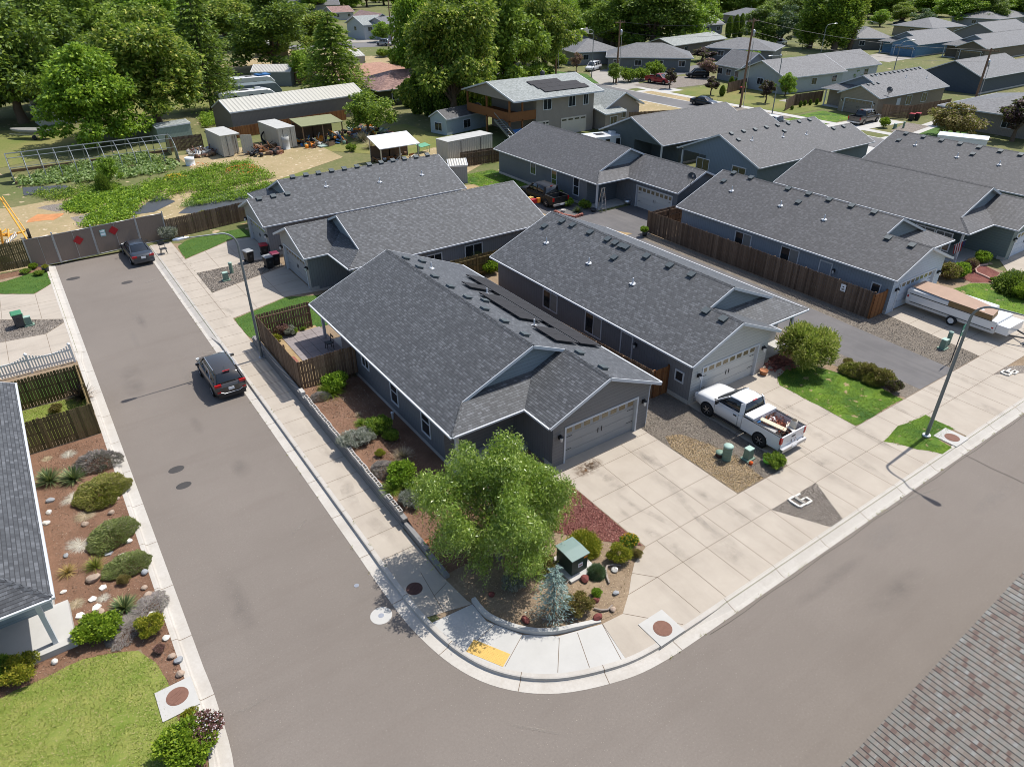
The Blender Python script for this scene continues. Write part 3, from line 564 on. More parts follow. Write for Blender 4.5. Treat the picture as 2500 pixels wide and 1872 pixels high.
    # back wall with optional covered corner
    if pl[0]=='L':
        wall((o,bl),(o+pl[2],bl),0,ztop,0); wall((o+pl[2],bl),(o+pl[2],vb-r),0,ztop,0); wall((o+pl[2],vb-r),(W-o,vb-r),0,ztop,1)
        w.poly([P(o,vb-r,ztop-.25),P(o+pl[2],vb-r,ztop-.25),P(o+pl[2],vb-r,ztop),P(W-o,vb-r,ztop),P(W/2,vb-r,zr-T),P(o,vb-r,ztop)],1)
    elif pl[0]=='R':
        wall((W-o,br_),(W-o-pl[2],br_),0,ztop,0); wall((W-o-pl[2],br_),(W-o-pl[2],vb-r),0,ztop,0); wall((o,vb-r),(W-o-pl[2],vb-r),0,ztop,1)
        w.poly([P(W-o,vb-r,ztop-.25),P(W-o-pl[2],vb-r,ztop-.25),P(W-o-pl[2],vb-r,ztop),P(o,vb-r,ztop),P(W/2,vb-r,zr-T),P(W-o,vb-r,ztop)],1)
    else: w.poly([P(o,vb-r,0),P(W-o,vb-r,0),P(W-o,vb-r,ztop),P(W/2,vb-r,zr-T),P(o,vb-r,ztop)],1)
    wo=w.obj('wall',[cw,cf,X['gable']],root)
    po=MB()
    def post_(u,v):
        q=P(u,v,0); po.box((q.x,q.y,ztop/2),(.16,.16,ztop)); po.box((q.x,q.y,.12),(.24,.24,.24)); po.box((q.x,q.y,ztop-.06),(.22,.22,.12))
        p=po.obj('post',X['trim'],root); po.__init__()
    if post: post_(o+.1,vp+o+.1)
    if post and wl>4.2: post_(wl+o-.35,vp+o+.1)
    if pl[0]=='L': post_(o+.08,vb-r-.08)
    if pl[0]=='R': post_(W-o-.08,vb-r-.08)
    m=MB(); q=[P(o-.05,vp+.3,0),P(wl+o,vp+.3,0),P(wl+o,vw,0),P(o-.05,vw,0)]; m.prism([(a.x,a.y) for a in q],-.01,.13); m.obj('porch_floor',X['conc2'],root)
    if pl[0]:
        a0,a1=(o,o+pl[2]) if pl[0]=='L' else (W-o-pl[2],W-o); q=[P(a0,bl if pl[0]=='L' else br_,0),P(a1,bl if pl[0]=='L' else br_,0),P(a1,vb-r,0),P(a0,vb-r,0)]
        m=MB(); m.prism([(a.x,a.y) for a in q],-.01,.11); m.obj('patio_floor',X['conc2'],root)
    # foundation band
    f=MB()
    def fb(a,b):
        a=P(*a,.0);b=P(*b,.0); f.bar(a+Vector((0,0,.13)),b+Vector((0,0,.13)),.05,.26)
    fb((o,vw),(o,bl)); fb((W-o,r),(W-o,br_)); fb((wl+o,r),(wl+o,.95)); f.obj('foundation',X['blockc'],root)
    # garage door
    gm=doorc or X['trim']
    def gdoor(c,t,n,w_,h_):
        c=Vector(c); rz=math.atan2(t.y,t.x)
        def bx(mb,a0,a1,z0,z1,d0,d1,m=0):
            p=c+t*((a0+a1)/2)+n*((d0+d1)/2)+Vector((0,0,(z0+z1)/2)); mb.box(p,(abs(a1-a0),abs(d1-d0),abs(z1-z0)),rz,m)
        m=MB()
        for k in range(4): bx(m,-w_/2,w_/2,k*h_/4+.006,(k+1)*h_/4-.006,-.2,-.15)
        bx(m,-w_/2,w_/2,0,h_,-.215,-.165)
        for k in range(1,4): bx(m,-w_/2+k*w_/4-.01,-w_/2+k*w_/4+.01,.02,h_-.02,-.15,-.146)
        d=m.obj('garage_door',gm,root)
        for k in range(8):
            a=-w_/2+(k+.5)*w_/8; g=MB(); bx(g,a-.2,a+.2,h_*.79,h_*.94,-.149,-.143); g.obj('pane',X['garpane'],d)
        g=MB()
        for a in (-.12,.12): bx(g,a-.015,a+.015,h_*.42,h_*.56,-.145,-.12)
        for a in (-w_/2+.06,w_/2-.5):
            for z in (h_*.3,h_*.68): bx(g,a,a+.44,z-.015,z+.015,-.146,-.135)
        g.obj('handle',X['black'],d)
        m=MB(); bx(m,-w_/2-.1,-w_/2,0,h_+.1,-.15,.035); bx(m,w_/2,w_/2+.1,0,h_+.1,-.15,.035); bx(m,-w_/2,w_/2,h_,h_+.1,-.15,.034); m.obj('door_frame',X['trim'],d)
    if garage=='front':
        gdoor(P(uc,r,0),U,-V,2*hw-.2,gh-.1); n=-V
        for a in (uc-hw-.32,uc+hw+.32):
            q=P(a,r,1.75); lantern(root,q,-V)
    else: gdoor(P(wl+o,3.4,0),V,-U,4.7,2.1)
    return root,P
def vents(root,P0,n,vl,pl):
    n=Vector(n).normalized()
    hz=Vector((-n.y,n.x,0)).normalized(); upv=n.cross(hz); 
    if upv.z<0: upv=-upv
    for q in vl:
        c=rayplane(*q,P0,n); m=MB(); 
        def pt(a,b,h): return c+hz*a+upv*b+n*h
        m.add([pt(-.2,-.2,.0),pt(.2,-.2,0),pt(.2,.22,0),pt(-.2,.22,0),pt(-.18,-.2,.12),pt(.18,-.2,.12),pt(.18,.18,.1),pt(-.18,.18,.1)],[(4,5,6,7),(0,1,5,4),(1,2,6,5),(2,3,7,6),(3,0,4,7)],0)
        m.add([pt(-.22,-.24,.12),pt(.22,-.24,.12),pt(.22,.2,.11),pt(-.22,.2,.11),pt(-.22,-.24,.15),pt(.22,-.24,.15),pt(.22,.2,.13),pt(-.22,.2,.13)],[(3,2,1,0),(4,5,6,7),(0,1,5,4),(1,2,6,5),(2,3,7,6),(3,0,4,7)],0)
        m.obj('roof_vent',X['vent'],root)
    for q in pl:
        c=rayplane(*q,P0,n); m=MB(); m.cyl(c,.045,c.z-.05,c.z+.42,10); m.tube([c+n*.02,c+n*.06],[.19,.07],8); m.box(c+n*.015,(.4,.3,.03),math.atan2(hz.y,hz.x),0,rx=0)
        m.obj('vent_pipe',X['trim'],root)
X['gable']=siding('gable_siding',(.19,.225,.25),True,.2); X['vent']=plain('roof_vent_metal',(.07,.085,.09),.5,.2,.15)
X['garpane']=plain('garage_pane',(.20,.16,.10),.15,var=.5,vs=2)
def sd(n,c,h=False): return siding(n,c,h,.2)
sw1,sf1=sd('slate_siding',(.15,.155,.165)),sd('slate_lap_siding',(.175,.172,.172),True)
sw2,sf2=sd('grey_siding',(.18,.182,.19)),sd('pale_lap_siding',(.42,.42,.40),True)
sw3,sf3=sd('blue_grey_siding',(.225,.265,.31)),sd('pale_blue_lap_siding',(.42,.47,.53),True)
sw4,sf4=sd('sage_siding',(.15,.19,.185),True),sd('sage_lap_siding',(.17,.21,.20),True)
sw6,sf6=sd('dusk_blue_siding',(.135,.15,.17)),sd('dusk_blue_lap_siding',(.10,.118,.135),True)
sw7,sf7=sd('dark_teal_siding',(.09,.11,.115)),sd('dark_teal_back',(.09,.11,.115))
sw8,sf8=sd('steel_blue_siding',(.15,.19,.235)),sd('steel_blue_back',(.17,.215,.265))
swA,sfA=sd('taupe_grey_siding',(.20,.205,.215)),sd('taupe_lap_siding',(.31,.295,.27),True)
swL,sfL=sd('mist_siding',(.26,.30,.31)),sd('mist_lap_siding',(.24,.29,.30),True)
gd1=siding('grey_garage_door',(.30,.30,.295),True,.5,.03); gd2=siding('pale_garage_door',(.53,.525,.50),True,.5,.03); gd3=siding('blue_white_garage_door',(.48,.53,.60),True,.5,.03)
# corner house
H1,P1=house('corner_house','dark grey corner house with black solar panels on its right roof slope',(12.56,20.85),(1,0),(0,1),11.29,7.19,2.05,3.5,19.65,sw1,sf1,patio=('L',3.2,3.4),doorc=gd1)
wx=13.01
for px,py,w,h,hz in ((892,880,.85,.85,False),(963,957,.75,1.35,True),(1040,1030,.8,1.45,True)):
    q=rayplane(px,py,(wx,0,0),(1,0,0)); add_window(H1,(wx,q.y,min(max(q.z,1.25),1.95)),(-1,0,0),w,h,2,horizontal=hz)
T2=lambda a,b:(620+a/3.45,460+b/3.45); T3=lambda a,b:(1240+a/3.45,460+b/3.45); T4=lambda a,b:(1860+a/3.45,460+b/3.45); Q3=lambda a,b:(1240+a/3.45,b/3.45); Q4=lambda a,b:(1860+a/3.45,b/3.45); Q2=lambda a,b:(620+a/3.45,b/3.45)
vents(H1,(23.85,0,2.8),(SL,0,1),[T2(*q) for q in ((1275,595),(1413,622),(1390,670),(1517,750),(1650,835),(1793,925),(1940,953),(1940,1022),(2103,1127))]+[T3(*q) for q in ((135,1238),(598,1392),(795,1517))],[T2(1495,675),T2(1963,895),T3(222,1160)])
def solar(root,x0,y0,w,l):
    m=MB(); n=Vector((SL,0,1)).normalized(); up=Vector((-1,0,SL)).normalized(); zc=2.8+SL*(23.85-x0); c=Vector((x0,y0,zc))+n*.17
    a=[c,c+Vector((0,l-.02,0)),c+Vector((0,l-.02,0))-up*(w-.02),c-up*(w-.02)]; b=[q-n*.045 for q in a]
    m.add(a+b,[(0,1,2,3),(7,6,5,4),(0,4,5,1),(1,5,6,2),(2,6,7,3),(3,7,4,0)],0)
    e=[q+n*.004 for q in (c+Vector((0,l-.02,0))-up*(w-.045),c+Vector((0,0,0))-up*(w-.045),c-up*(w-.02),c+Vector((0,l-.02,0))-up*(w-.02))]; m.poly(e,1)
    for t in (.15,l-.2): q=c+Vector((0,t,0)); m.bar(q-n*.05,q-n*.05-up*w,.04,.05,2)
    return m.obj('solar_panel',[X['solar'],X['metal'],X['dmetal']],root)
for i in range(11): solar(H1,21.93,25.15+i*1.07,1.68,1.07)
for y in (25.15,26.22,28.36,29.43,30.5,31.57,33.55): solar(H1,20.24,y,1.68,1.07)
dw=MB(); dw.tube([(23.95,21.3,2.7),(23.55,21.3,2.45),(23.5,21.3,.1)],.045,6); dw.obj('downspout',X['trim'],H1)
# house 2
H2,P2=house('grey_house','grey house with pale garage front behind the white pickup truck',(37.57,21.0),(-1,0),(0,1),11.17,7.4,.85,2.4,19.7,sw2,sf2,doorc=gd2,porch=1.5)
wx=26.85
for px,py,w,h,bl in ((1344,729.6,1.45,1.2,1),(1449,787.5,1.45,1.3,1)):
    q=rayplane(px,py,(wx,0,0),(1,0,0)); add_window(H2,(wx,q.y,1.6),(-1,0,0),w,h,2,blind=bl)
q=rayplane(1659,918,(wx,0,0),(1,0,0)); add_window(H2,(wx,q.y,q.z),(-1,0,0),.5,.55,1)
q=rayplane(1530,840,(wx,0,0),(1,0,0)); add_door(H2,(wx,q.y,.25),(-1,0,0),.9,2.0,sw2)
lantern(H2,(wx,q.y-.8,1.9),(-1,0,0))
vents(H2,(26.4,0,2.8),(-SL,0,1),[T3(*q) for q in ((460,280),(548,313),(695,373),(843,433),(907,463),(958,487),(998,500),(898,587),(1170,575),(1365,653),(1549,730),(1672,1036),(1817,1103),(312,322))],[T3(325,460),T3(683,632),T3(1052,805)])
# house 3 blue
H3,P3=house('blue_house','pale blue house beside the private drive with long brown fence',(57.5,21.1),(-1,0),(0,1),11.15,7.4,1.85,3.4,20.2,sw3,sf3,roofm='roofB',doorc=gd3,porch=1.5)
wx=46.8
for px,py,w,h in ((1815,579,1.5,1.15),(1928,619.4,1.5,1.25)):
    q=rayplane(px,py,(wx,0,0),(1,0,0)); add_window(H3,(wx,q.y,1.65),(-1,0,0),w,h,2,blind=True)
q=rayplane(2138,703,(wx,0,0),(1,0,0)); add_window(H3,(wx,q.y,q.z),(-1,0,0),.55,.6,1)
q=rayplane(2015,654,(wx,0,0),(1,0,0)); add_door(H3,(wx,q.y,.15),(-1,0,0),.9,2.05,sw3); lantern(H3,(wx,q.y-.75,1.8),(-1,0,0))
vents(H3,(46.35,0,2.8),(-SL,0,1),[T4(*q) for q in ((225,5),(398,48),(310,118),(570,97),(757,150),(948,203),(1065,420),(1265,483))]+[Q3(*q) for q in ((1905,1460),(1820,1528),(2050,1500))],[T4(158,148),T4(525,265),Q3(1885,1610)])
# house 4 sage
H4,P4=house('sage_house','sage green house with flag on its porch right of the blue house',(59.75,21.1),(1,0),(0,1),11.35,7.25,1.85,3.4,20.2,sw4,sf4,roofm='roofB',doorc=gd3,porch=3.5)
for px,py,w in ((2262,550,1.5),(2310,560,1.2)):
    q=rayplane(px,py,(60.2,0,0),(1,0,0)); add_window(H4,(60.2,q.y,1.6),(-1,0,0),w,1.4,2)
H5,P5=house('far_right_house','grey roofed house at the right edge beyond the sage green house',(74.6,21.1),(1,0),(0,1),11.3,7.2,1.85,3.4,20.3,sw4,sf4,roofm='roofB',porch=1.5)
vents(H5,(74.6,0,2.8),(-SL,0,1),[Q4(*q) for q in ((1217,1127),(1155,1183),(1364,1155),(1515,1185),(1673,1213),(1777,1300),(1832,1243),(2010,1275),(2182,1305))],[Q4(1293,1225),Q4(1645,1325),Q4(1998,1390)])
H6,P6=house('drive_end_house','dusk blue house at the end of the private drive with dish on roof',(45.3,44.0),(1,0),(0,1),11.2,7.15,6.65,8.2,24.6,sw6,sf6,roofm='roofB',garage='side',porch=2.0,doorc=gd2)
wx=45.75
for px,py,w,h in ((1302,411.6,.85,1.1),(1353,437.7,.8,1.7),(1407,455,.8,1.7)):
    q=rayplane(px,py,(wx,0,0),(1,0,0)); add_window(H6,(wx,q.y,q.z if q.z>.9 else 1.4),(-1,0,0),w,h,2,horizontal=h>1.2)
H7,P7=house('teal_house','dark teal house with covered back patio under a plain gable',(83.5,69.6),(0,-1),(-1,0),11.2,7.2,2.0,4.6,21.5,sw7,sf7,roofm='roofB',patio=('R',3.0,4.6))
q=rayplane(1504,340.6,(62.35,0,0),(1,0,0)); add_window(H7,(62.35,q.y,1.6),(-1,0,0),1.6,1.3,2)
H8,P8=house('steel_blue_house','steel blue house with covered back patio and ridge vents',(83.8,56.9),(0,-1),(-1,0),11.5,7.2,2.8,4.3,21.0,sw8,sf8,roofm='roofB',patio=('L',3.0,3.6))
q=rayplane(1805,409,(63.15,0,0),(1,0,0)); add_window(H8,(63.15,q.y,1.65),(-1,0,0),1.7,1.2,2)
q=rayplane(1716,398,(63.15,0,0),(1,0,0)); add_window(H8,(63.15,q.y,1.15),(-1,0,0),1.7,2.0,2)
vents(H8,(0,45.4,2.8),(0,-SL,1),[Q3(*q) for q in ((1880,1128),(1982,1108),(2080,1093),(2175,1075),(1940,1180))]+[Q4(*q) for q in ((130,1058),(220,1043),(312,1027),(400,1012),(600,1085),(685,1068),(187,1107))],[Q3(2055,1185),Q4(177,1155),Q4(375,1135)])
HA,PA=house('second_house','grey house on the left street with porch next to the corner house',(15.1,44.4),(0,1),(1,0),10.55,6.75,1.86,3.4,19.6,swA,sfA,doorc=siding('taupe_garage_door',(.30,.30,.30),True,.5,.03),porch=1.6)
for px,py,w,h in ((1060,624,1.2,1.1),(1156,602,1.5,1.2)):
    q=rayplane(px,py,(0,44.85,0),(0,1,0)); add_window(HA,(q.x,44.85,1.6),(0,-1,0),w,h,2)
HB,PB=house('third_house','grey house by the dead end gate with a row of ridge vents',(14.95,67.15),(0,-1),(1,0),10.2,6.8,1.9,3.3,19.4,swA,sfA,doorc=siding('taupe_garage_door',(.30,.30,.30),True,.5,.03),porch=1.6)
vents(HB,(0,56.95,2.8),(0,-SL,1),[Q2(*q) for q in ((325,1493),(437,1475),(543,1460),(653,1440),(760,1423),(866,1405),(970,1388),(1070,1371),(1168,1354),(1266,1340),(1363,1324),(1458,1307))]+[T2(*q) for q in ((43,90),(163,68),(282,48))],[Q2(610,1572),Q2(1060,1535),Q2(1415,1475)])
HL,PL=house('left_house','house with front porch and white gutter at the left edge',(-3.5,20.75),(-1,0),(0,1),11.2,7.2,2.0,3.5,19.25,swL,sfL,porch=2.4)
m=MB(); m.b2(-7.2,-3.45,22.95,25.3,-.02,.28); m.obj('porch_step',X['conc2'],HL)
add_window(HL,(-6.0,25.16,1.6),(0,-1,0),1.7,1.0,1)
# house across the street: only its roof shows
root=empty('neighbour_house',(22,-4,0),0,'house across the street showing only its mottled brown shingle roof','house'); m=MB()
s3=.4167; xe,xr=12.0,22.6; z0=3.2-(13.2-12.0)*s3; ya=3.70; yb=3.32
m.poly([(xe,ya,z0),(xr,yb,z0+s3*(xr-xe)),(xr,-13,z0+s3*(xr-xe)),(xe,-13,z0)]); m.poly([(2*xr-xe,yb,z0),(xr,yb,z0+s3*(xr-xe)),(xr,-13,z0+s3*(xr-xe)),(2*xr-xe,-13,z0)]); m.obj('roof',X['roofN'],root)
m=MB(); m.b2(xe+.5,2*xr-xe-.5,-12.5,3.0,-.02,z0-.05); m.poly([(xe+.5,3.0,z0-.05),(2*xr-xe-.5,3.0,z0-.05),(xr,3.0,z0+s3*(xr-xe)-.25)]); m.obj('wall',swL,root)
m=MB(); m.bar((xe,ya-.05,z0-.1),(xr,yb-.05,z0-.1+s3*(xr-xe)),.04,.14); m.bar((2*xr-xe,yb-.05,z0-.1),(xr,yb-.05,z0-.1+s3*(xr-xe)),.04,.14); m.obj('rake_board',X['trim'],root)
# ------------------------------------------------------------ fences and walls
def fence(label,pts,z0=0,h=1.8,mat='wood',bw=.14,gap=.008,group='wooden board fences',step=2.4,inside=1,dog=True,name='wooden_fence',cat='fence',postz=.0,seed=0,z1=None):
    rn=random.Random(seed+len(label)); a0=Vector(pts[0]); root=empty(name,(a0.x,a0.y,z0),0,label,cat,group)
    bd=MB(); rl=MB(); posts=[]
    for a,b in zip(pts,pts[1:]):
        a=Vector(a);b=Vector(b); L=(b-a).length; d=(b-a)/L; n=Vector((-d.y,d.x))*inside; k=int(L/(bw+gap)); rz=math.atan2(d.y,d.x)
        for i in range(k):
            c=a+d*((i+.5)*(L/k)); hh=h+rn.uniform(-.02,.02); th=.018
            w2=bw/2*rn.uniform(.97,1.0); q=[]
            prof=[(-w2,.03),(w2,.03),(w2,hh-.04),(w2-.035,hh),(-w2+.035,hh),(-w2,hh-.04)] if dog else [(-w2,.03),(w2,.03),(w2,hh),(-w2,hh)]
            m=len(prof); tz=rn.uniform(-.006,.006)
            for s in (-1,1):
                for u,z in prof: p=c+d*u+n*(s*th/2+tz); q.append((p.x,p.y,z0+z))
            bd.add(q,[tuple(range(m))[::-1],tuple(range(m,2*m))]+[(j,(j+1)%m,m+(j+1)%m,m+j) for j in range(m)],0)
        for z in (.35,h/2+.1,h-.28):
            p=a+n*.04;q=b+n*.04; rl.bar((p.x,p.y,z0+z),(q.x,q.y,z0+z),.04,.09)
        k=max(1,round(L/step)); 
        for i in range(k+1):
            c=a+d*(L*i/k)+n*.09
            if not any((c-q).length<.3 for q in posts): posts.append(c)
    bd.obj('board_panel',X[mat],root); rl.obj('rail',X[mat],root)
    for c in posts:
        m=MB(); m.box((c.x,c.y,z0+(h+postz)/2),(.09,.09,h+postz)); m.obj('post',X[mat],root)
    return root
fence('long dark brown board fence along the private asphalt drive beside the blue house',[(45.3,43.6),(45.25,30),(45.2,21.75)],0,1.98,'woodD',inside=1,gap=.013)
fence('short orange brown fence piece joining the blue house wall to the long drive fence',[(45.22,21.66),(46.76,21.66)],0,1.83,'woodR',inside=1)
fence('brown board fence behind the blue house at the end of its side yard',[(45.4,43.62),(58.5,43.62)],0,1.83,'woodD',inside=-1)
fence('narrow board fence running between the solar panel house and the grey house',[(24.75,41.4),(25.1,32),(25.62,23.0)],0,1.83,'wood',inside=-1)
fence('reddish brown fence gate piece beside the grey house near its little window',[(25.7,22.95),(26.83,22.95)],0,1.83,'woodR',inside=1)
fence('brown board fence behind the two houses with weeds in front of it',[(24.7,41.5),(24.7,43.7),(38.9,43.7)],0,1.83,'woodG',inside=-1)
# patio yard of the corner house
fence('weathered board fence around the small paved patio yard beside the pavement',[(12.95,42.15),(9.52,42.15),(9.5,34.75),(12.95,34.75)],.38,1.82,'wood',gap=.016,inside=1)
fence('dark fence panel behind the row of bushes by the dead end lawn',[(9.15,66.9),(17.3,68.3),(27,68.5)],0,1.8,'woodD',inside=1)
fence('board fence behind the third house facing the gardens',[(34.6,56.2),(34.8,69.0),(27,68.6)],0,1.8,'woodD',inside=1)
fence('mossy board fence on the far side of the small yard at left',[(-.75,42.3),(-12,42.3)],0,1.85,'woodG',inside=-1,gap=.016)
fence('golden brown board fence on the near side of the small yard at left',[(-.72,37.35),(-12,37.35)],0,1.85,'woodG',inside=-1,seed=5)
fence('board fence edge-on along the kerb closing the small yard at left',[(-.72,42.25),(-.72,37.4)],0,1.85,'woodG',inside=1)
fence('dark brown fence left of the mesh gates above the clipped shrub',[(-1.45,66.25),(-12,65.9)],.15,2.2,'woodG',inside=-1,seed=2)
fence('far board fence right of the greenhouse behind the white container',[(16.9,101.5),(21.0,101.5)],0,1.8,'woodD',step=2)
fence('dark fence in front of the long metal barn',[(24.4,104.5),(36,106.5),(44,108)],0,1.5,'woodR',step=3)
fence('dark plank fence below the white box container',[(43.4,73.0),(52,72.5),(53.5,71.5)],0,1.8,'woodD',inside=-1)
fence('brown fence behind the red tiled house',[(48,150),(62,141),(80,132)],0,2.0,'woodR',step=4)
fence('brown fence behind the long lawn near the caravans',[(24,152),(40,150.5),(48,150)],0,1.9,'woodR',step=4)
fence('grey fence beside the taupe house garage with bins before it',[(112.5,61.0),(114.5,58.0),(126,57.5)],0,1.9,'wood',step=3)
fence('weathered fence left of the taupe house below the round tree',[(105,73),(110,75),(117,74.5)],0,1.8,'woodD',step=3)
fence('pale fence between the two houses by the blue garage',[(150,68.6),(168,68.6)],0,1.8,'woodD',step=3)
fence('brown fence behind the red pickup truck',[(111.0,90.0),(118,91.5),(124,92)],0,1.8,'woodD',step=3)
fence('tan fence beside the low annex of the two storey house',[(77,80),(84,77.5),(88,77)],0,1.7,'wood',step=3)
# white picket fence
root=empty('picket_fence',(-6,46.8,0),0,'white scalloped picket fence with capped posts above the small yard at left','fence')
for i in range(6):
    x=-.72-i*2.3; m=MB(); m.box((x,46.75,.62),(.13,.13,1.24)); m.lathe((x,46.75,1.24),[(.11,0),(.11,.04),(.0,.14)],4); m.obj('post',X['white'],root)
    if i==5: break
    m=MB(); m.b2(x-2.24,x-.06,46.73,46.77,.22,.32); m.b2(x-2.24,x-.06,46.73,46.77,.82,.92)
    for k in range(14):
        xx=x-.17-k*.15; t=(k+.5)/14; hh=1.2-.28*math.sin(math.pi*t); m.b2(xx-.038,xx+.038,46.70,46.728,.08,hh)
    m.obj('picket_panel',X['white'],root)
# mesh gates at the dead end
gl=[(-1.45,66.1),(.6,66.12),(3.45,66.4),(6.9,66.78),(9.15,66.95)]
X['screen']=boards('brown_mesh_screen',[(.17,.13,.10),(.22,.17,.135),(.27,.21,.17)],w=3.0)
def meshgate(a,b,label,n,sign=None,rs=None):
    a=Vector(a);b=Vector(b);d=(b-a).normalized(); root=empty('mesh_gate',(a.x,a.y,0),0,label,'gate','brown screened mesh gates closing the dead end'); nn=Vector((d.y,-d.x))
    p=a+d*.06;q=b-d*.06; m=MB(); m.add([(p.x,p.y,.08),(q.x,q.y,.08),(q.x,q.y,2.36),(p.x,p.y,2.36),(p.x-nn.x*.012,p.y-nn.y*.012,.08),(q.x-nn.x*.012,q.y-nn.y*.012,.08),(q.x-nn.x*.012,q.y-nn.y*.012,2.36),(p.x-nn.x*.012,p.y-nn.y*.012,2.36)],[(0,1,2,3),(7,6,5,4),(3,2,6,7),(0,4,5,1)])
    m.obj('screen',X['screen'],root)
    m=MB(); u=[(p.x,p.y,.06),(q.x,q.y,.06),(q.x,q.y,2.38),(p.x,p.y,2.38)]; m.tube(u+[u[0]],.028,6)
    for i in range(1,n):
        c=p.lerp(q,i/n); m.tube([(c.x,c.y,.06),(c.x,c.y,2.38)],.018,6)
    m.obj('frame',X['metal'],root)
    m=MB(); m.cyl(a,.05,0,2.55,10); m.lathe((a.x,a.y,2.55),[(.07,-.03),(.07,.02),(0,.08)],10); m.obj('post',X['metal'],root)
    return root
gr_=[]
for i in range(4):
    gr_.append(meshgate(gl[i],gl[i+1],['leftmost screened mesh panel between the dark fence and the first red diamond','screened mesh gate leaf with the left red diamond sign','screened mesh gate leaf with the right red diamond and the small pale sign','rightmost screened mesh panel behind the parked dark sedan'][i],[2,2,2,1][i]))
m=MB(); m.cyl(gl[4],.05,0,2.55,10); m.obj('post',X['metal'],gr_[3])
def dsign(c,s,mat,label,rot=math.pi/4,name='diamond_sign',cat='sign'):
    m=MB(); d=(Vector(gl[3])-Vector(gl[1])).normalized(); vs=[]
    for y in (-.06,-.045):
        for k in range(4):
            t=rot+k*math.pi/2; u=s*math.cos(t)*.7071*2/2; z=s*math.sin(t)*.7071*2/2; vs.append((c[0]+d.x*u+d.y*-y*-1,c[1]+d.y*u+y*d.x,c[2]+z))
    m.add(vs,[(0,1,2,3),(7,6,5,4),(0,4,5,1),(1,5,6,2),(2,6,7,3),(3,7,4,0)]); return m.thing(name,mat,label,cat,'red diamond signs on the gates' if name=='diamond_sign' else None)
dsign((2.3,66.28,1.55),.56,X['red'],'left red diamond sign on the mesh gate',0); dsign((5.05,66.58,1.75),.56,X['red'],'right red diamond sign on the mesh gate',0)
m=MB(); m.box((4.2,66.42,1.72),(.42,.02,.55),.1,0); m.box((4.2,66.405,1.86),(.3,.01,.1),.1,1); m.box((4.2,66.405,1.62),(.32,.01,.16),.1,1); m.thing('notice_sign',[plain('notice_teal',(.30,.48,.45),.5),X['paper']],'small pale green notice sign between the two red diamonds','sign')
# retaining wall of blocks along the pavement
root=empty('retaining_wall',(9.3,30,0),0,'low dark block retaining wall along the pavement below the corner house bed','wall'); rn=random.Random(4)
for r_,(z0,z1) in enumerate(((-.02,.17),(.17,.34),(.34,.5))):
    m=MB(); y=21.6+(r_%2)*.2
    while y<42.6:
        if not(r_==2 and y>42.4): m.b2(9.16+.02*r_,9.42,y+.004,y+.396,z0+.003,z1)
        y+=.4
    m.obj('block_course',X['blockD'],root)
m=MB(); m.b2(9.2,9.4,18.0,21.6,-.02,.16); m.b2(9.2,9.4,19.6,21.58,.16,.32); m.obj('block_course',X['blockD'],root)
# raised bed behind it
gm_=MB(); prof=[(9.4,.44),(10.4,.36),(11.8,.2),(13.0,.05)]
ys=[18.2,20,21.6,24,27,30,32,34.8]; zz=[.0,.12,.42,.44,.44,.44,.44,.44]
grid=[]
for y,zm in zip(ys,zz): grid.append([(x,y,.012+h*zm/.44) for x,h in prof])
for i in range(len(ys)-1):
    for j in range(3): gm_.add([grid[i][j],grid[i][j+1],grid[i+1][j+1],grid[i+1][j]],[(0,1,2,3)],0,True)
struct('flower_bed',gm_,X['mulch'])
gm_=MB(); gm_.poly([(9.5,34.8,.40),(13.2,34.8,.40),(13.2,42.2,.40),(9.5,42.2,.40)]); struct('yard_ground',gm_,X['straw'])
m=MB()
for i in range(4):
    for j in range(5): m.b2(10.75+i*.66,10.75+i*.66+.64,37.9+j*.78,37.9+j*.78+.76,.39,.43)
struct('patio_paving',m,ground_mat('paver_grey',[(.22,.195,.19),(.27,.24,.235),(.24,.21,.21)],1,20,.3,.9))
# cinder blocks with two holes each
def cblock():
    m=MB(); w,l,h=.19,.39,.19; e=.035
    for a in (-w/2+e/2,w/2-e/2): m.box((a,0,h/2),(e,l,h))
    for b in (-l/2+e/2,0,l/2-e/2): m.box((0,b,h/2),(w-2*e,e,h))
    m.box((0,0,h*.3),(w-2*e,l-2*e,h*.5),0,1)
    o=m.obj('cinder_block',[X['blockc'],X['dirt']]); return o
cb=cblock(); first=True; rows=[(21.9,23.4,3),(24.0,28.4,11),(28.9,33.6,12)]
cbl=['hollow cinder block topping the low wall beside the willow','hollow cinder block in the middle run of the low wall','hollow cinder block in the far run near the patio fence']
for (ya,yb,n),lb in zip(rows,cbl):
    for i in range(n):
        y=ya+(i+.5)*(yb-ya)/n; z=.5 if y>21.6 else .32
        if first: o=cb; first=False
        else: o=cb.copy(); COL.objects.link(o)
        o.location=(9.31+random.Random(i+n).uniform(-.02,.02),y,z); o.rotation_euler=(0,0,random.Random(i*7+n).uniform(-.04,.04)); tag(o,lb,'cinder block',lb.replace('hollow cinder block','hollow cinder blocks'))
m=MB(); m.b2(9.22,9.44,33.9,34.4,.5,.72); m.thing('coping_stone',X['conc2'],'single pale coping stone on the wall end against the patio fence','stone')
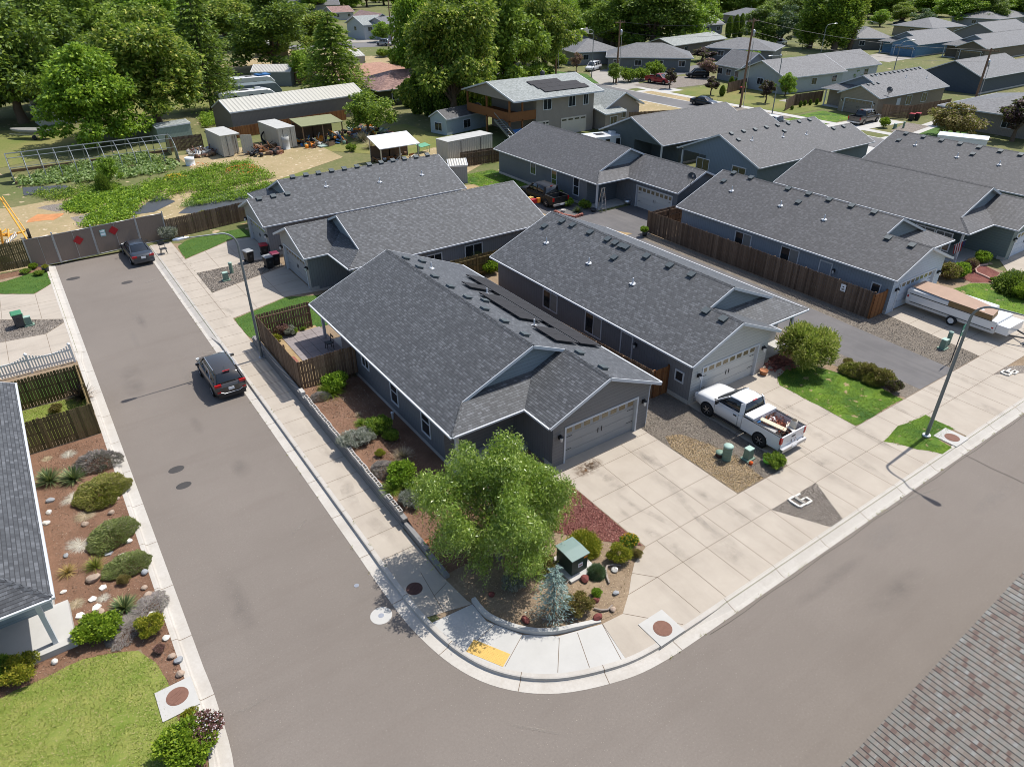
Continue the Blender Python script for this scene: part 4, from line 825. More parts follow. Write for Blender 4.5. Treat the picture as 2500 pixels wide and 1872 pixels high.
# low concrete edging around the corner garden
pe=smooth([(9.44,16.4),(9.50,15.32),(10.22,14.07),(11.25,13.27),(12.94,12.74)],6); m=MB(); P_=[Vector(p) for p in pe]; rings=[]
for i,p in enumerate(P_):
    d=(P_[min(i+1,len(P_)-1)]-P_[max(i-1,0)]).normalized(); n=Vector((d.y,-d.x)); k=min(1,(len(P_)-1-i)/4); h=.04+.15*k
    rings.append([(p.x-n.x*.0,p.y-n.y*.0,-.02),(p.x,p.y,h),(p.x-n.x*.17,p.y-n.y*.17,h),(p.x-n.x*.17,p.y-n.y*.17,-.02)])
m.loft(rings,0,False); m.thing('garden_kerb',X['conc2'],'curved pale concrete edging around the corner garden','kerb')
# ------------------------------------------------------------ street furniture
def bentpole(base,h,armdir,arm,label,group='tall curved street lamps',r=.075,sc=1):
    root=empty('street_lamp',(base[0],base[1],0),0,label,'street lamp',group); b=Vector((base[0],base[1],0)); d=Vector((armdir[0],armdir[1],0)).normalized()
    m=MB(); pts=[b+Vector((0,0,.05)),b+Vector((0,0,h*.5)),b+Vector((0,0,h-.9))]
    rs=[r*1.25,r*1.05,r*.85]
    for i in range(1,8):
        t=i/7*math.pi/2*.93; pts.append(b+Vector((0,0,h-.9))+d*(.85*(1-math.cos(t)))+Vector((0,0,.85*math.sin(t)))); rs.append(r*.8-.002*i)
    e=pts[-1]; pts.append(e+d*(arm-.9)+Vector((0,0,.12))); rs.append(.03)
    m.tube(pts,rs,10); m.obj('pole',X['steel'],root)
    m=MB(); m.cyl(b,.2,-.01,.06,12); m.obj('base_plate',X['metal'],root)
    e=pts[-1]; m=MB(); rings=[]
    sd_=Vector((-d.y,d.x,0))
    for t,w,hh in ((-.1,.05,.05),(.0,.1,.07),(.25,.13,.09),(.5,.17,.08),(.68,.15,.06),(.76,.05,.03)):
        c=e+d*t+Vector((0,0,.02)); rings.append([tuple(c+sd_*w*math.cos(a)+Vector((0,0,hh*math.sin(a)))) for a in [k*math.pi/4 for k in range(8)]])
    m.loft(rings); hd=m.obj('lamp_head',X['alu'],root)
    m=MB(); m.lathe(tuple(e+d*.48+Vector((0,0,-.055))),[(.12,.03),(.1,-.02),(0,-.04)],10); m.obj('lens',X['clear'],hd)
    m=MB(); m.cyl(e+d*.15,.035,e.z+.08,e.z+.16,8); m.obj('photocell',X['black'],hd)
    return root
bentpole((34.79,12.05),7.75,(0,-1),2.35,'street lamp on the small grass triangle at right')
bentpole((9.02,40.55),8.3,(-1,0),2.7,'street lamp on the left street beside the patio fence')
bentpole((103.5,119.5),9,(-1,.2),2.6,'far street lamp left of the first utility pole')
bentpole((101.0,72.5),8.5,(-1,.1),2.4,'far street lamp beside the leaning wooden pole')
bentpole((150.5,98.5),9,(1,-.2),2.4,'distant street lamp before the tall poplars')
bentpole((130,70.3),9,(.8,-.3),2.2,'distant street lamp left of the taupe and blue houses')
bentpole((230,145),10,(1,-.2),2.4,'farthest street lamp in front of the hazy trees')
# orange band on the right lamp and its number plate
m=MB(); m.cyl((34.79,12.05),.2,.06,.12,12,0); m.thing('lamp_base_cap',X['paper'],'white square cap at the foot of the right street lamp','cap')
# street sign
b=G(2321,893); 
b=G(2100+1215/5.52,760+690/5.52); h=HT(b.x and 2100+1215/5.52,760+690/5.52,760+185/5.52)
root=empty('street_sign',(b.x,b.y,0),0,'green drive sign on a thin post beside the private drive','sign'); m=MB(); m.bar((b.x,b.y,0),(b.x,b.y,h-.3),.05,.05); m.obj('post',X['dmetal'],root)
ax=Vector((1,.15,0)).normalized(); m=MB(); rz=math.atan2(ax.y,ax.x); m.box((b.x,b.y-.04,h-.38),(.48,.02,.76),rz,0); sg=m.obj('sign_plate',X['signG'],root)
m=MB()
for i,(w_,x_) in enumerate(((.05,-.15),(.07,-.06),(.05,.04),(.06,.14))): m.box((b.x+ax.x*x_,b.y-.055+ax.y*x_,h-.38),(w_,.006,.10),rz,0)
m.obj('lettering',X['paper'],sg)
# sign on the long fence
q=rayplane(1860+683/3.45,460+838/3.45,(45.1,0,0),(1,0,0)); m=MB(); m.box((45.13,q.y,q.z),(.015,.38,.5)); 
m.box((45.118,q.y,q.z+.08),(.01,.12,.08),0,1); m.box((45.118,q.y,q.z-.08),(.01,.24,.04),0,1); m.box((45.118,q.y,q.z-.15),(.01,.24,.03),0,1)
m.thing('fence_notice',[X['paper'],X['black']],'small white notice with dark lettering on the long dark fence','sign')
# bins
def bin_(base,rz,lidm,label,bodym='black'):
    root=empty('wheelie_bin',(base[0],base[1],0),rz,label,'wheeled bin','wheeled rubbish bins'); m=MB(); rings=[]
    for z,w,d in ((.05,.24,.26),(.3,.26,.29),(.9,.3,.36),(.98,.31,.37)): rings.append([(-w,-d,z),(w,-d,z),(w,d,z),(-w,d,z)])
    m.loft(rings,0,False); m.box((0,-.37,.6),(.2,.01,.2),0,1); m.obj('body',[X[bodym],X['dmetal']],root,world=False)
    m=MB(); rings=[]
    for z,w,d in ((.97,.33,.40),(1.02,.33,.40),(1.07,.26,.30)): rings.append([(-w,-d,z),(w,-d,z),(w,d,z),(-w,d,z)])
    m.loft(rings,0,False); m.obj('lid',X[lidm],root,world=False)
    m=MB(); m.tube([(-.25,.44,.95),(.25,.44,.95)],.02,6); m.obj('handle',X['black'],root,world=False)
    for s in (-1,1): m=MB(); m.lathe((s*.27-.03,.3,.12),[(0,0),(.12,0),(.12,.06),(0,.06)],12,0,'X'); m.obj('wheel',X['rubber'],root,world=False)
    return root
X['gLid']=plain('bin_green',(.05,.20,.10),.5); X['gyLid']=plain('bin_grey',(.25,.26,.27),.5); X['mLid']=plain('bin_maroon',(.16,.02,.05),.5); X['rLid']=plain('bin_red',(.35,.02,.03),.5); X['binG']=plain('bin_body_grey',(.06,.062,.065),.5)
bin_((13.4,57.2),.2,'gyLid','grey lidded bin standing alone on the second driveway edge'); bin_((14.9,57.9),-.1,'rLid','red lidded bin by the wall of the third house'); bin_((14.3,55.0),.1,'gyLid','grey lidded bin beside the maroon lidded one','black'); bin_((15.0,55.4),.0,'mLid','maroon lidded bin beside the second garage')
bin_((-3.1,54.45),.05,'gLid','green lidded grey bin on the gravel at the left edge','binG')
bin_((113.8,56.9),.2,'rLid','far dark bin with red lid left of its twin'); bin_((114.9,56.6),.2,'rLid','far dark bin with red lid right of its twin by the taupe house fence')
bin_((150.0,66.6),.0,'rLid','distant red lidded bin before the blue garage fence, left one'); bin_((151.6,66.4),.0,'rLid','distant red lidded bin before the blue garage fence, right one'); bin_((113,88.4),.3,'rLid','far red lidded bin behind the red pickup truck')
def pedestal(b,kind,label):
    m=MB(); x,y=b
    if kind=='box':
        m.loft([[(x-.3,y-.24,.0),(x+.3,y-.24,.0),(x+.3,y+.24,.0),(x-.3,y+.24,.0)],[(x-.3,y-.24,.08),(x+.3,y-.24,.08),(x+.3,y+.24,.08),(x-.3,y+.24,.08)]],0,False)
        m.loft([[(x-.2,y-.17,.08),(x+.2,y-.17,.08),(x+.2,y+.17,.08),(x-.2,y+.17,.08)],[(x-.18,y-.15,.62),(x+.18,y-.15,.62),(x+.18,y+.15,.62),(x-.18,y+.15,.62)]],0,False)
        m.b2(x-.2,x+.2,y-.17,y+.17,.62,.68,1)
    elif kind=='tube':
        m.cyl(b,.14,0,.88,14,0); m.lathe((x,y,.88),[(.15,-.04),(.15,.0),(0,.05)],14,1)
    elif kind=='rib':
        for i in range(5): m.lathe((x,y,i*.17),[(.22,0),(.24,.03),(.21,.15),(.2,.17)],10,0)
        m.lathe((x,y,.85),[(.25,-.04),(.26,.0),(.2,.05),(0,.06)],10,1)
    elif kind=='stub': m.cyl(b,.2,0,.26,14,2); m.lathe((x,y,.26),[(.22,-.03),(.22,.02),(0,.03)],14,0)
    return m.thing('utility_pedestal',[X['green'],X['greenT2'],X['rustD']],label,'utility box','green utility boxes at the plot lines')
X['greenT2']=plain('pedestal_light',(.30,.42,.36),.6,var=.1)
PD=lambda a,b,x0,y0,s:tuple(G(x0+a/s,y0+b/s)[:2])
pedestal(PD(690,1360,1660,900,6.13),'rib','pale green ribbed utility pillar nearest the white pickup'); pedestal(PD(590,1310,1660,900,6.13),'stub','short dark utility stub with pale cap behind the ribbed pillar'); pedestal(PD(1010,1350,1660,900,6.13),'box','grey green utility box between the ribbed pillar and the pickup wheel')
pedestal(PD(1110,500,2100,760,5.52),'box','square utility box on gravel beside the private drive'); pedestal(PD(1175,440,2100,760,5.52),'tube','tall green utility tube on gravel beside the private drive')
pedestal(PD(480,490,460,590,5.175),'box','small dark green utility box on the gravel between the left driveways'); pedestal(PD(550,395,460,590,5.175),'tube','green utility tube behind the small box between the left driveways')
pedestal(PD(310,400,0,700,4.246),'box','low green utility box right of the green lidded bin'); pedestal(PD(255,395,0,700,4.246),'tube','pale green utility tube just behind the green lidded bin')
pedestal((106.4,55.2),'box','far utility box beside the taupe house drive, left one'); pedestal((107.6,54.6),'tube','far pale utility tube beside the round bush'); 
# transformer cabinet
root=empty('transformer_cabinet',(13.8,15.6,0),0,'dark green transformer cabinet with pale green lid in the corner garden','cabinet')
m=MB(); m.b2(13.2,14.55,14.85,16.35,-.01,.12); m.obj('pad',X['conc2'],root)
m=MB(); m.b2(13.4,14.2,15.1,16.1,.12,.95); m.obj('body',X['dgreen'],root)
m=MB(); m.prism([(13.34,15.04),(14.26,15.04),(14.26,16.16),(13.34,16.16)],.95,.99,0); m.poly([(13.34,15.6,1.03),(13.34,15.04,.992),(14.26,15.04,.992),(14.26,15.6,1.03)]); m.poly([(13.34,15.6,1.03),(14.26,15.6,1.03),(14.26,16.16,.992),(13.34,16.16,.992)]); m.obj('lid',X['greenT'],root)
m=MB(); m.b2(13.72,13.95,15.085,15.1,.42,.62,0); m.b2(13.75,13.92,15.08,15.086,.5,.54,1); m.b2(14.0,14.18,15.086,15.1,.78,.9,2); m.obj('warning_label',[X['paper'],X['red'],X['orange']],root)
# house number made of pale bricks on the gravel triangles
def ring(px,py,w,h,label,skip=False):
    c=G(px,py); m=MB(); 
    m.box((c.x,c.y-h/2,.05),(w,.1,.08)); m.box((c.x,c.y+h/2,.05),(w,.1,.08)); m.box((c.x-w/2,c.y,.05),(.1,h-.1,.08))
    if not skip: m.box((c.x+w/2,c.y,.05),(.1,h-.1,.08))
    else: m.box((c.x+w/2,c.y-h/4,.05),(.1,h/2,.08)); m.box((c.x,c.y,.05),(w*.6,.08,.08))
    m.thing('stone_numeral',X['rockW'],label,'numeral','pale stone numerals on the gravel')
ring(1800+668/4.6,980+1135/4.6,.42,.62,'pale stone ring shaped like a zero on the gravel triangle'); ring(1800+735/4.6,980+1105/4.6,.42,.62,'pale stone figure right of the ring on the gravel triangle',True)
ring(2100+1965/5.52,760+840/5.52,.42,.42,'pale stone figure at the left on the right hand gravel corner',False); ring(2100+2050/5.52,760+820/5.52,.42,.42,'pale stone figure at the right on the right hand gravel corner',True)
# step ladder by the porch, pots, flag, dish and other small things
def ladder(b,h,label,rz=0):
    m=MB()
    for s in (-1,1):
        m.bar((b[0]+s*.28,b[1]-.35,0),(b[0]+s*.16,b[1],h),.05,.04); m.bar((b[0]+s*.26,b[1]+.4,0),(b[0]+s*.16,b[1],h),.04,.03)
    for k in range(1,6): t=k/6; m.bar((b[0]-.27+.11*t,b[1]-.35+.35*t,h*t),(b[0]+.27-.11*t,b[1]-.35+.35*t,h*t),.08,.03)
    m.box((b[0],b[1],h),(.4,.2,.04)); return m.thing('step_ladder',X['alu'],label,'ladder')
lb_=G(1240+790/3.45,460+195/3.45); ladder(lb_,2.3,'white step ladder standing on the drive before the dusk blue porch')
def pot(b,r,h,mat,label,plant=None,name='plant_pot',z=0):
    root=empty(name,(b[0],b[1],z),0,label,'plant pot'); m=MB(); m.lathe((0,0,0),[(0,.0),(r*.72,0),(r,h),(r*.9,h),(r*.85,h*.85),(0,h*.85)],14); m.obj('pot',mat,root,world=False); return root
# ------------------------------------------------------------ vehicles
def paint(name,c,metal=.3,rough=.3): return plain(name,c,rough,metal,.03,coat=.6,spec=.5)
X['carglass']=glassm('car_glass',(.012,.015,.018),.04); X['wheelarch']=plain('wheel_arch',(.008,.008,.009),.9)
def ring_(y,w,zb,zt,cr=.03):
    zm=zb+(zt-zb)*.55; h=[(-.88*w,zb),(-.98*w,zb+.1),(-w,zm),(-.985*w,zt-.12),(-.93*w,zt-.03),(-.7*w,zt+cr*.5),(0,zt+cr)]
    return [(x,y,z) for x,z in h]+[(-x,y,z) for x,z in h[-2::-1]]
def gring(y,wb,wr,zb,zr):
    h=[(-wb,zb),(-wb+(wb-wr)*.55,zb+(zr-zb)*.55),(-wr,zr-.05),(-wr+.12,zr),(0,zr+.02)]
    return [(x,y,z) for x,z in h]+[(-x,y,z) for x,z in h[-2::-1]]
def wheels(root,yf,yr,w,r,rimm='alu',label=None):
    for s in (-1,1):
        for y in (yf,yr):
            m=MB(); m.lathe((s*(w-.01)-.012,y,r+.03),[(0,0),(r+.075,0),(r+.075,.024),(0,.024)],20,0,'X'); m.obj('wheel_arch',X['wheelarch'],root,world=False)
            m=MB(); x0=s*(w-.09); p=[(r*.55,-.10),(r*.93,-.11),(r,-.07),(r,.07),(r*.93,.11),(r*.55,.10),(r*.55,-.1)]; m.lathe((x0,y,r),p,22,0,'X'); wo=m.obj('wheel',X['rubber'],root,world=False)
            m=MB(); m.lathe((x0,y,r),[(0,.085*s),(r*.2,.09*s),(r*.5,.05*s),(r*.62,.1*s)],14,0,'X')
            for k in range(6):
                a=k*math.pi/3; m.bar((x0+.085*s,y,r),(x0+.09*s,y+math.cos(a)*r*.58,r+math.sin(a)*r*.58),.06,.03)
            m.obj('rim',X[rimm],wo,world=False)
            m=MB(); m.lathe((x0,y,r),[(0,.03*s),(r*.56,.03*s)],14,0,'X'); m.obj('hub',X['dmetal'],wo,world=False)
def carbase(name,loc,rz,label,cat,body,glassst,pm,yf,yr,W,r=.33,roofskin=True,rails=False,group='cars and pickups',lights=True,L=4.7,skin=None):
    root=empty(name,(loc[0],loc[1],loc[2] if len(loc)>2 else 0),rz,label,cat,group)
    m=MB(); m.loft([ring_(*b) for b in body]); m.obj('body',pm,root,world=False)
    if glassst:
        m=MB(); m.loft([gring(*g) for g in glassst]); g_=m.obj('window_band',X['carglass'],root,world=False)
        m=MB(); sk=skin or glassst[1:-1]
        m.loft([[(-g[2]+.0,g[0],g[4]-.045),(-g[2]+.12,g[0],g[4]+.012),(0,g[0],g[4]+.035),(g[2]-.12,g[0],g[4]+.012),(g[2],g[0],g[4]-.045),(0,g[0],g[4]-.08)] for g in sk]); m.obj('roof',pm,root,world=False)
        for s in (-1,1):
            m=MB(); G0=glassst
            for a,b in ((0,1),(len(G0)-1,len(G0)-2)):
                m.bar((s*(G0[a][1]-.02),G0[a][0],G0[a][3]),(s*(G0[b][2]-.0),G0[b][0],G0[b][4]-.02),.09,.06)
            ys=[G0[1][0]+(G0[-2][0]-G0[1][0])*t for t in ((.5,) if len(G0)<6 else (.38,.78))]
            for y in ys: m.bar((s*(G0[1][1]+.005),y,G0[1][3]),(s*(G0[1][2]+.012),y,G0[1][4]-.05),.08,.04)
            m.bar((s*(G0[1][1]-.0),G0[0][0]-.1,G0[1][3]+.02),(s*(G0[1][1]-.0),G0[-1][0]+.1,G0[1][3]+.02),.05,.05)
            m.obj('pillar',pm,root,world=False)
    for s in (-1,1):
        m=MB(); y=glassst[0][0]-.35 if glassst else 0; m.box((s*(W+.1),y,body[3][3]+.08),(.2,.1,.14)); m.obj('mirror',pm,root,world=False)
    wheels(root,yf,yr,W,r)
    return root
def lensbox(root,name,c,d,mat): m=MB(); m.box(c,d); return m.obj(name,mat,root,world=False)
def suv(loc,rz,label,pm,L=4.62,W=.92,H=1.66,name='suv_car'):
    h=L/2; b=[(h,W*.75,.42,.66,.02),(h-.12,W*.92,.3,.82,.03),(h-.7,W,.25,.96,.05),(h-1.15,W,.24,1.03,.04),(0,W,.24,1.05,.0),(-h+.9,W,.24,1.1,0),(-h+.25,W*.98,.28,1.12,0),(-h+.05,W*.93,.34,1.0,0),(-h,W*.85,.42,.85,0)]
    g=[(h-1.1,W*.86,W*.72,1.0,1.02),(h-1.8,W*.93,W*.72,1.02,H-.06),(0,W*.94,W*.74,1.03,H),(-h+.85,W*.93,W*.72,1.06,H-.02),(-h+.45,W*.92,W*.70,1.08,H-.1),(-h+.12,W*.88,W*.78,1.08,1.14)]
    r=carbase(name,loc,rz,label,'suv',b,g,pm,h-.88,-h+1.0,W,.36,skin=g[1:5])
    for s in (-1,1):
        m=MB(); m.tube([(s*W*.66,h-1.85,H-.02),(s*W*.68,h-2.1,H+.05),(s*W*.69,-h+1.2,H+.07),(s*W*.66,-h+.8,H+.0)],.025,6); m.obj('roof_rail',X['alu'],r,world=False)
        lensbox(r,'tail_light',(s*W*.74,-h+.03,1.02),(.36,.12,.14),X['redlens']); lensbox(r,'head_light',(s*W*.72,h-.12,.74),(.34,.16,.12),X['clear']); lensbox(r,'reflector',(s*W*.76,-h+.0,.62),(.2,.06,.07),X['redlens'])
        m=MB(); m.tube([(s*(W*.98),h-1.55,1.06),(s*(W*.86),h-2.0,1.5),(s*(W*.84),-h+1.3,1.52),(s*(W*.96),-h+.75,1.14)],.012,5); m.obj('window_trim',X['alu'],r,world=False)
    m=MB(); m.box((0,-h-.01,.72),(.32,.02,.16)); m.obj('number_plate',X['paper'],r,world=False)
    m=MB(); m.tube([(-W*.7,-h+.0,.6),(-W*.45,-h-.03,.48),(W*.45,-h-.03,.48),(W*.7,-h,.6)],.02,6); m.obj('bumper_trim',X['alu'],r,world=False)
    m=MB(); m.box((0,-h+.42,H+.0),(.4,.06,.04)); m.obj('brake_light',X['redlens'],r,world=False)
    m=MB(); m.bar((0,-h+.8,H+.02),(0,-h+.7,H+.16),.015,.015); m.obj('antenna',X['black'],r,world=False)
    m=MB(); m.box((0,-h+.02,.36),(1.5,.14,.22)); m.obj('bumper',X['black'],r,world=False)
    return r
def sedan(loc,rz,label,pm,L=4.8,W=.9,H=1.42,name='sedan_car'):
    h=L/2; b=[(h,W*.7,.4,.58,.02),(h-.12,W*.88,.25,.68,.03),(h-.8,W*.99,.2,.86,.04),(h-1.3,W,.2,.93,.03),(0,W,.2,.95,0),(-h+1.2,W,.2,.98,.0),(-h+.9,W*.99,.2,1.0,.03),(-h+.15,W*.93,.26,.97,.03),(-h,W*.86,.4,.86,0)]
    g=[(h-1.25,W*.82,W*.7,.92,.94),(h-1.95,W*.9,W*.68,.93,H-.04),(-.1,W*.91,W*.69,.94,H),(-h+1.55,W*.9,W*.67,.96,H-.05),(-h+.75,W*.82,W*.72,.99,1.01)]
    r=carbase(name,loc,rz,label,'car',b,g,pm,h-.9,-h+1.0,W,.32)
    for s in (-1,1):
        lensbox(r,'tail_light',(s*W*.72,-h+.05,.82),(.38,.12,.15),X['redlens']); lensbox(r,'head_light',(s*W*.68,h-.1,.62),(.34,.16,.12),X['clear'])
    m=MB(); m.box((0,-h-.01,.72),(.34,.02,.17)); m.obj('number_plate',X['paper'],r,world=False)
    m=MB(); m.box((0,-h+.0,.42),(1.55,.12,.2)); m.obj('bumper',pm,r,world=False)
    return r
def pickup(loc,rz,label,pm,L=5.65,W=.98,H=1.78,cab=1.7,crew=False,box=True,load=None,bedc=None,chrome=True):
    h=L/2; cabf=h-1.35; cabr=(cabf-.2-cab) if not crew else cabf-3.0
    r=empty('pickup_truck',(loc[0],loc[1],loc[2] if len(loc)>2 else 0),rz,label,'pickup','cars and pickups')
    b=[(h,W*.86,.5,.9,.02),(h-.1,W*.95,.42,1.02,.03),(h-.5,W*.99,.36,1.1,.05),(cabf,W,.36,1.16,.05),(cabf-.5,W,.36,1.16,.0),(cabr+.02,W,.36,1.18,0)]
    m=MB(); m.loft([ring_(*q) for q in b]); m.obj('body',pm,r,world=False)
    g=[(cabf+.1,W*.86,W*.7,1.14,1.17),(cabf-.75,W*.93,W*.76,1.15,H-.05),((cabf-.75+cabr+.15)/2,W*.94,W*.78,1.16,H),(cabr+.14,W*.93,W*.76,1.17,H-.03),(cabr+.02,W*.91,W*.80,1.18,1.2)]
    m=MB(); m.loft([gring(*q) for q in g]); m.obj('window_band',X['carglass'],r,world=False)
    sk=g[1:4]; m=MB(); m.loft([[(-q[2],q[0],q[4]-.06),(-q[2]+.12,q[0],q[4]+.015),(0,q[0],q[4]+.04),(q[2]-.12,q[0],q[4]+.015),(q[2],q[0],q[4]-.06),(0,q[0],q[4]-.1)] for q in sk]); m.obj('roof',pm,r,world=False)
    for s in (-1,1):
        m=MB()
        m.bar((s*(W*.90),cabf-.02,1.15),(s*W*.76,cabf-.77,H-.06),.1,.07); m.bar((s*(W*.93),cabr+.12,1.15),(s*W*.78,cabr+.2,H-.04),.24,.05)
        if crew: m.bar((s*W*.95,(cabf+cabr)/2-.1,1.15),(s*W*.79,(cabf+cabr)/2-.1,H-.04),.12,.04)
        m.bar((s*W*.95,cabf-.1,1.17),(s*W*.95,cabr+.05,1.19),.05,.06)
        m.obj('pillar',pm,r,world=False)
    # bed: floor, two sides, tailgate
    y0,y1=cabr-.02,-h+.12; bw=.09
    m=MB(); m.b2(-W+.1,W-.1,y1,y0,.62,.68); m.b2(-W+bw,W-bw,y0-.05,y0,.68,1.16); m.obj('bed_floor',X['dmetal'] if not bedc else bedc,r,world=False)
    for s in (-1,1):
        m=MB(); prof=[(W,.42),(W*.985,.40),(W-bw,.5),(W-bw,1.16),(W-.02,1.2),(W,1.12),(W*1.0,.8)]; m.loft([[(s*x,y,z) for x,z in prof] for y in (y0,y1+.02)],0,False); m.obj('bed_side',pm,r,world=False)
        m=MB(); m.b2(s*(W-.1),s*(W-.0),y1,y0,1.19,1.225); m.obj('bed_rail',X['black'],r,world=False)
        lensbox(r,'tail_light',(s*(W-.06),y1+.0,.98),(.16,.1,.36),X['redlens']); lensbox(r,'head_light',(s*W*.76,h-.06,.84),(.34,.14,.2),X['clear'])
        m=MB(); m.box((s*(W+.13),cabf-.3,1.26),(.2,.09,.2)); m.obj('mirror',X['black'],r,world=False)
    m=MB(); m.b2(-W+.05,W-.05,y1-.04,y1+.02,.5,1.2); t=m.obj('tailgate',pm,r,world=False)
    m=MB(); m.b2(-.14,.14,y1-.06,y1-.04,.95,1.03); m.obj('handle',X['black'],t,world=False)
    m=MB(); m.b2(-W+.02,W-.02,-h-.1,-h+.1,.38,.56); m.b2(-W*.9,W*.9,h-.06,h+.1,.36,.6); m.obj('bumper',X['metal'] if chrome else X['black'],r,world=False)
    m=MB(); m.b2(-.2,.2,-h-.115,-h-.1,.42,.54); m.obj('number_plate',X['paper'],r,world=False)
    m=MB(); m.box((0,cabr+.1,H+.02),(.3,.05,.05)); m.obj('brake_light',X['redlens'],r,world=False)
    m=MB()
    for s in (-1,1): m.b2(s*(W-.04),s*(W+.06),cabr-.4,cabf-.1,.34,.4)
    if not crew: m.obj('running_board',X['black'],r,world=False)
    for s in (-1,1):
        m=MB()
        yd=cabf-.1
        m.b2(s*(W+.0),s*(W+.006),yd-.006,yd+.006,.45,1.14); m.b2(s*W,s*(W+.006),cabr+.25,cabr+.262,.45,1.16)
        m.b2(s*W,s*(W+.03),cabr+.36,cabr+.56,.98,1.04); m.obj('door',X['black'],r,world=False)
    wheels(r,h-1.0,-h+1.28,W,.38)
    return r,(y0,y1,W)
white=paint('car_white',(.66,.67,.68),0); grey=paint('car_grey',(.075,.07,.066),.5); dkb=paint('car_dark_blue_grey',(.05,.058,.07),.5); blk=plain('car_black',(.010,.010,.011),.45,0,.03,spec=.35); redp=paint('car_red',(.28,.012,.02),.1); slv=paint('car_silver',(.42,.43,.45),.6); tanp=paint('car_bronze',(.10,.09,.08),.5); navy=paint('car_navy',(.012,.022,.035),.3)
suv((6.22,39.3,-.15),0,'dark grey SUV parked by the left kerb beside the patio fence',grey)
sedan((6.15,64.2,-.15),.03,'dark blue grey sedan parked at the dead end before the gates',dkb)
pk,(y0,y1,Wp)=pickup((27.85,18.15,.0),0,'white single cab pickup with rubbish in its bed on the driveway',white,L=5.75)
m=MB(); m.b2(26.93,28.77,18.15+y0-.62,18.15+y0-.06,1.12,1.34,0); m.b2(26.98,28.72,18.15+y0-.6,18.15+y0-.08,.72,1.12,1); m.thing('tool_box',[white,X['rock']],'white topped tool chest across the pickup bed behind the cab','tool box')
rn=random.Random(3)
m=MB(); m.bar((27.35,18.15+y0-.75,1.28),(27.75,15.75,1.12),.3,.05); m.thing('plank',plain('raw_plank',(.55,.47,.34),.8),'long pale plank lying along the pickup bed','plank')
m=MB(); m.bar((27.2,18.15+y0-.8,1.05),(27.35,16.0,1.05),.34,.04); m.thing('plank',plain('grey_board',(.36,.35,.33),.8),'grey board leaning beside the long pale plank in the pickup bed','plank')
m=MB(); m.lathe((28.3,15.75,.98),[(.02,-.0),(.2,.02),(.17,.5),(.14,.55)],9); m.box((28.25,15.9,1.08),(.5,.35,.05),.5,0,rx=.3); m.box((28.1,15.65,1.1),(.3,.5,.05),-.4,0,ry=.3); m.thing('broken_board',plain('scrap_white',(.60,.55,.47),.8),'crumpled pale scrap boards at the tail end of the pickup bed','scrap')
def brush(c,r,n,mat,label,name,seed,h=.3,l=.22,w=.03):
    rng=np.random.default_rng(seed); P=rng.normal(0,1,(n,3))*np.array([r[0],r[1],h*.4])+np.array([c[0],c[1],c[2]+h*.5]); T=rng.normal(0,1,(n,3)); T/=np.linalg.norm(T,axis=1)[:,None]; B=np.cross(T,rng.normal(0,1,(n,3))); B/=np.linalg.norm(B,axis=1)[:,None]
    V=np.stack([P-T*l/2,P+B*w/2,P+T*l/2,P-B*w/2],1).reshape(-1,3); m=MB(); m.v=[tuple(map(float,q)) for q in V]; m.f=[[4*i,4*i+1,4*i+2,4*i+3] for i in range(n)]; m.m=[0]*n; m.sm=[False]*n
    return tag(m.obj(name,mat),label,'rubbish',kind='stuff')
brush((28.05,16.5,.85),(.3,.45),500,plain('red_brush',(.36,.12,.07),.9,var=.4),'heap of reddish dry branches in the white pickup bed','dry_branches',1)
brush((27.9,16.5,.68),(.35,.6),350,plain('dark_litter',(.09,.06,.045),.95,var=.5),'dark loose litter covering the bed of the white pickup','litter',2,.15,.14,.07)
m=MB(); rn=random.Random(8)
for k in range(14): m.box((27.85+rn.uniform(-.6,.7),16.9+rn.uniform(-.5,.6),.85+rn.uniform(0,.2)),(rn.uniform(.08,.3),rn.uniform(.08,.3),rn.uniform(.04,.15)),rn.uniform(0,3),k%3,rn.uniform(-.4,.4))
tag(m.obj('rubbish',[X['blue'],X['paper'],X['orange']]),'small blue white and orange scraps behind the tool chest','rubbish',kind='stuff')
# pop-up camper trailer
X['tarp']=plain('brown_cover',(.33,.225,.165),.8,var=.12,vs=2,bmp=.2); X['tarpD']=plain('brown_cover_side',(.20,.13,.06),.8,var=.2)
root=empty('camper_trailer',(50.2,18.1,0),0,'white folded camper trailer with brown top cover parked on the right driveway','trailer')
m=MB(); x0,x1,ya,yb=48.85,51.1,15.35,21.3
rings=[]
for y,z0,w0 in ((yb,.42,.0),(yb-.05,.38,0),(ya+.05,.38,.0),(ya,.45,0)): rings.append([(x0+.12,y,z0),(x1-.12,y,z0),(x1,y,.7),(x1,y,1.25),(x0,y,1.25),(x0,y,.7)])
m.loft(rings,0,False); m.obj('body',white,root)
m=MB(); m.b2(x0+.1,x1-.1,ya-.75,ya-.02,.55,1.1); m.obj('front_box',white,root)
def covp(z,i,y0_,y1_): return [(x0+i,y0_,z),(x1-i,y0_,z),(x1-i,y1_,z),(x0+i,y1_,z)]
m=MB(); m.loft([covp(1.26,-.02,ya+.9,yb+.03),covp(1.5,.0,ya+.95,yb),covp(1.62,.3,ya+1.1,yb-.25)],0,False); m.obj('roof_lid',white,root)
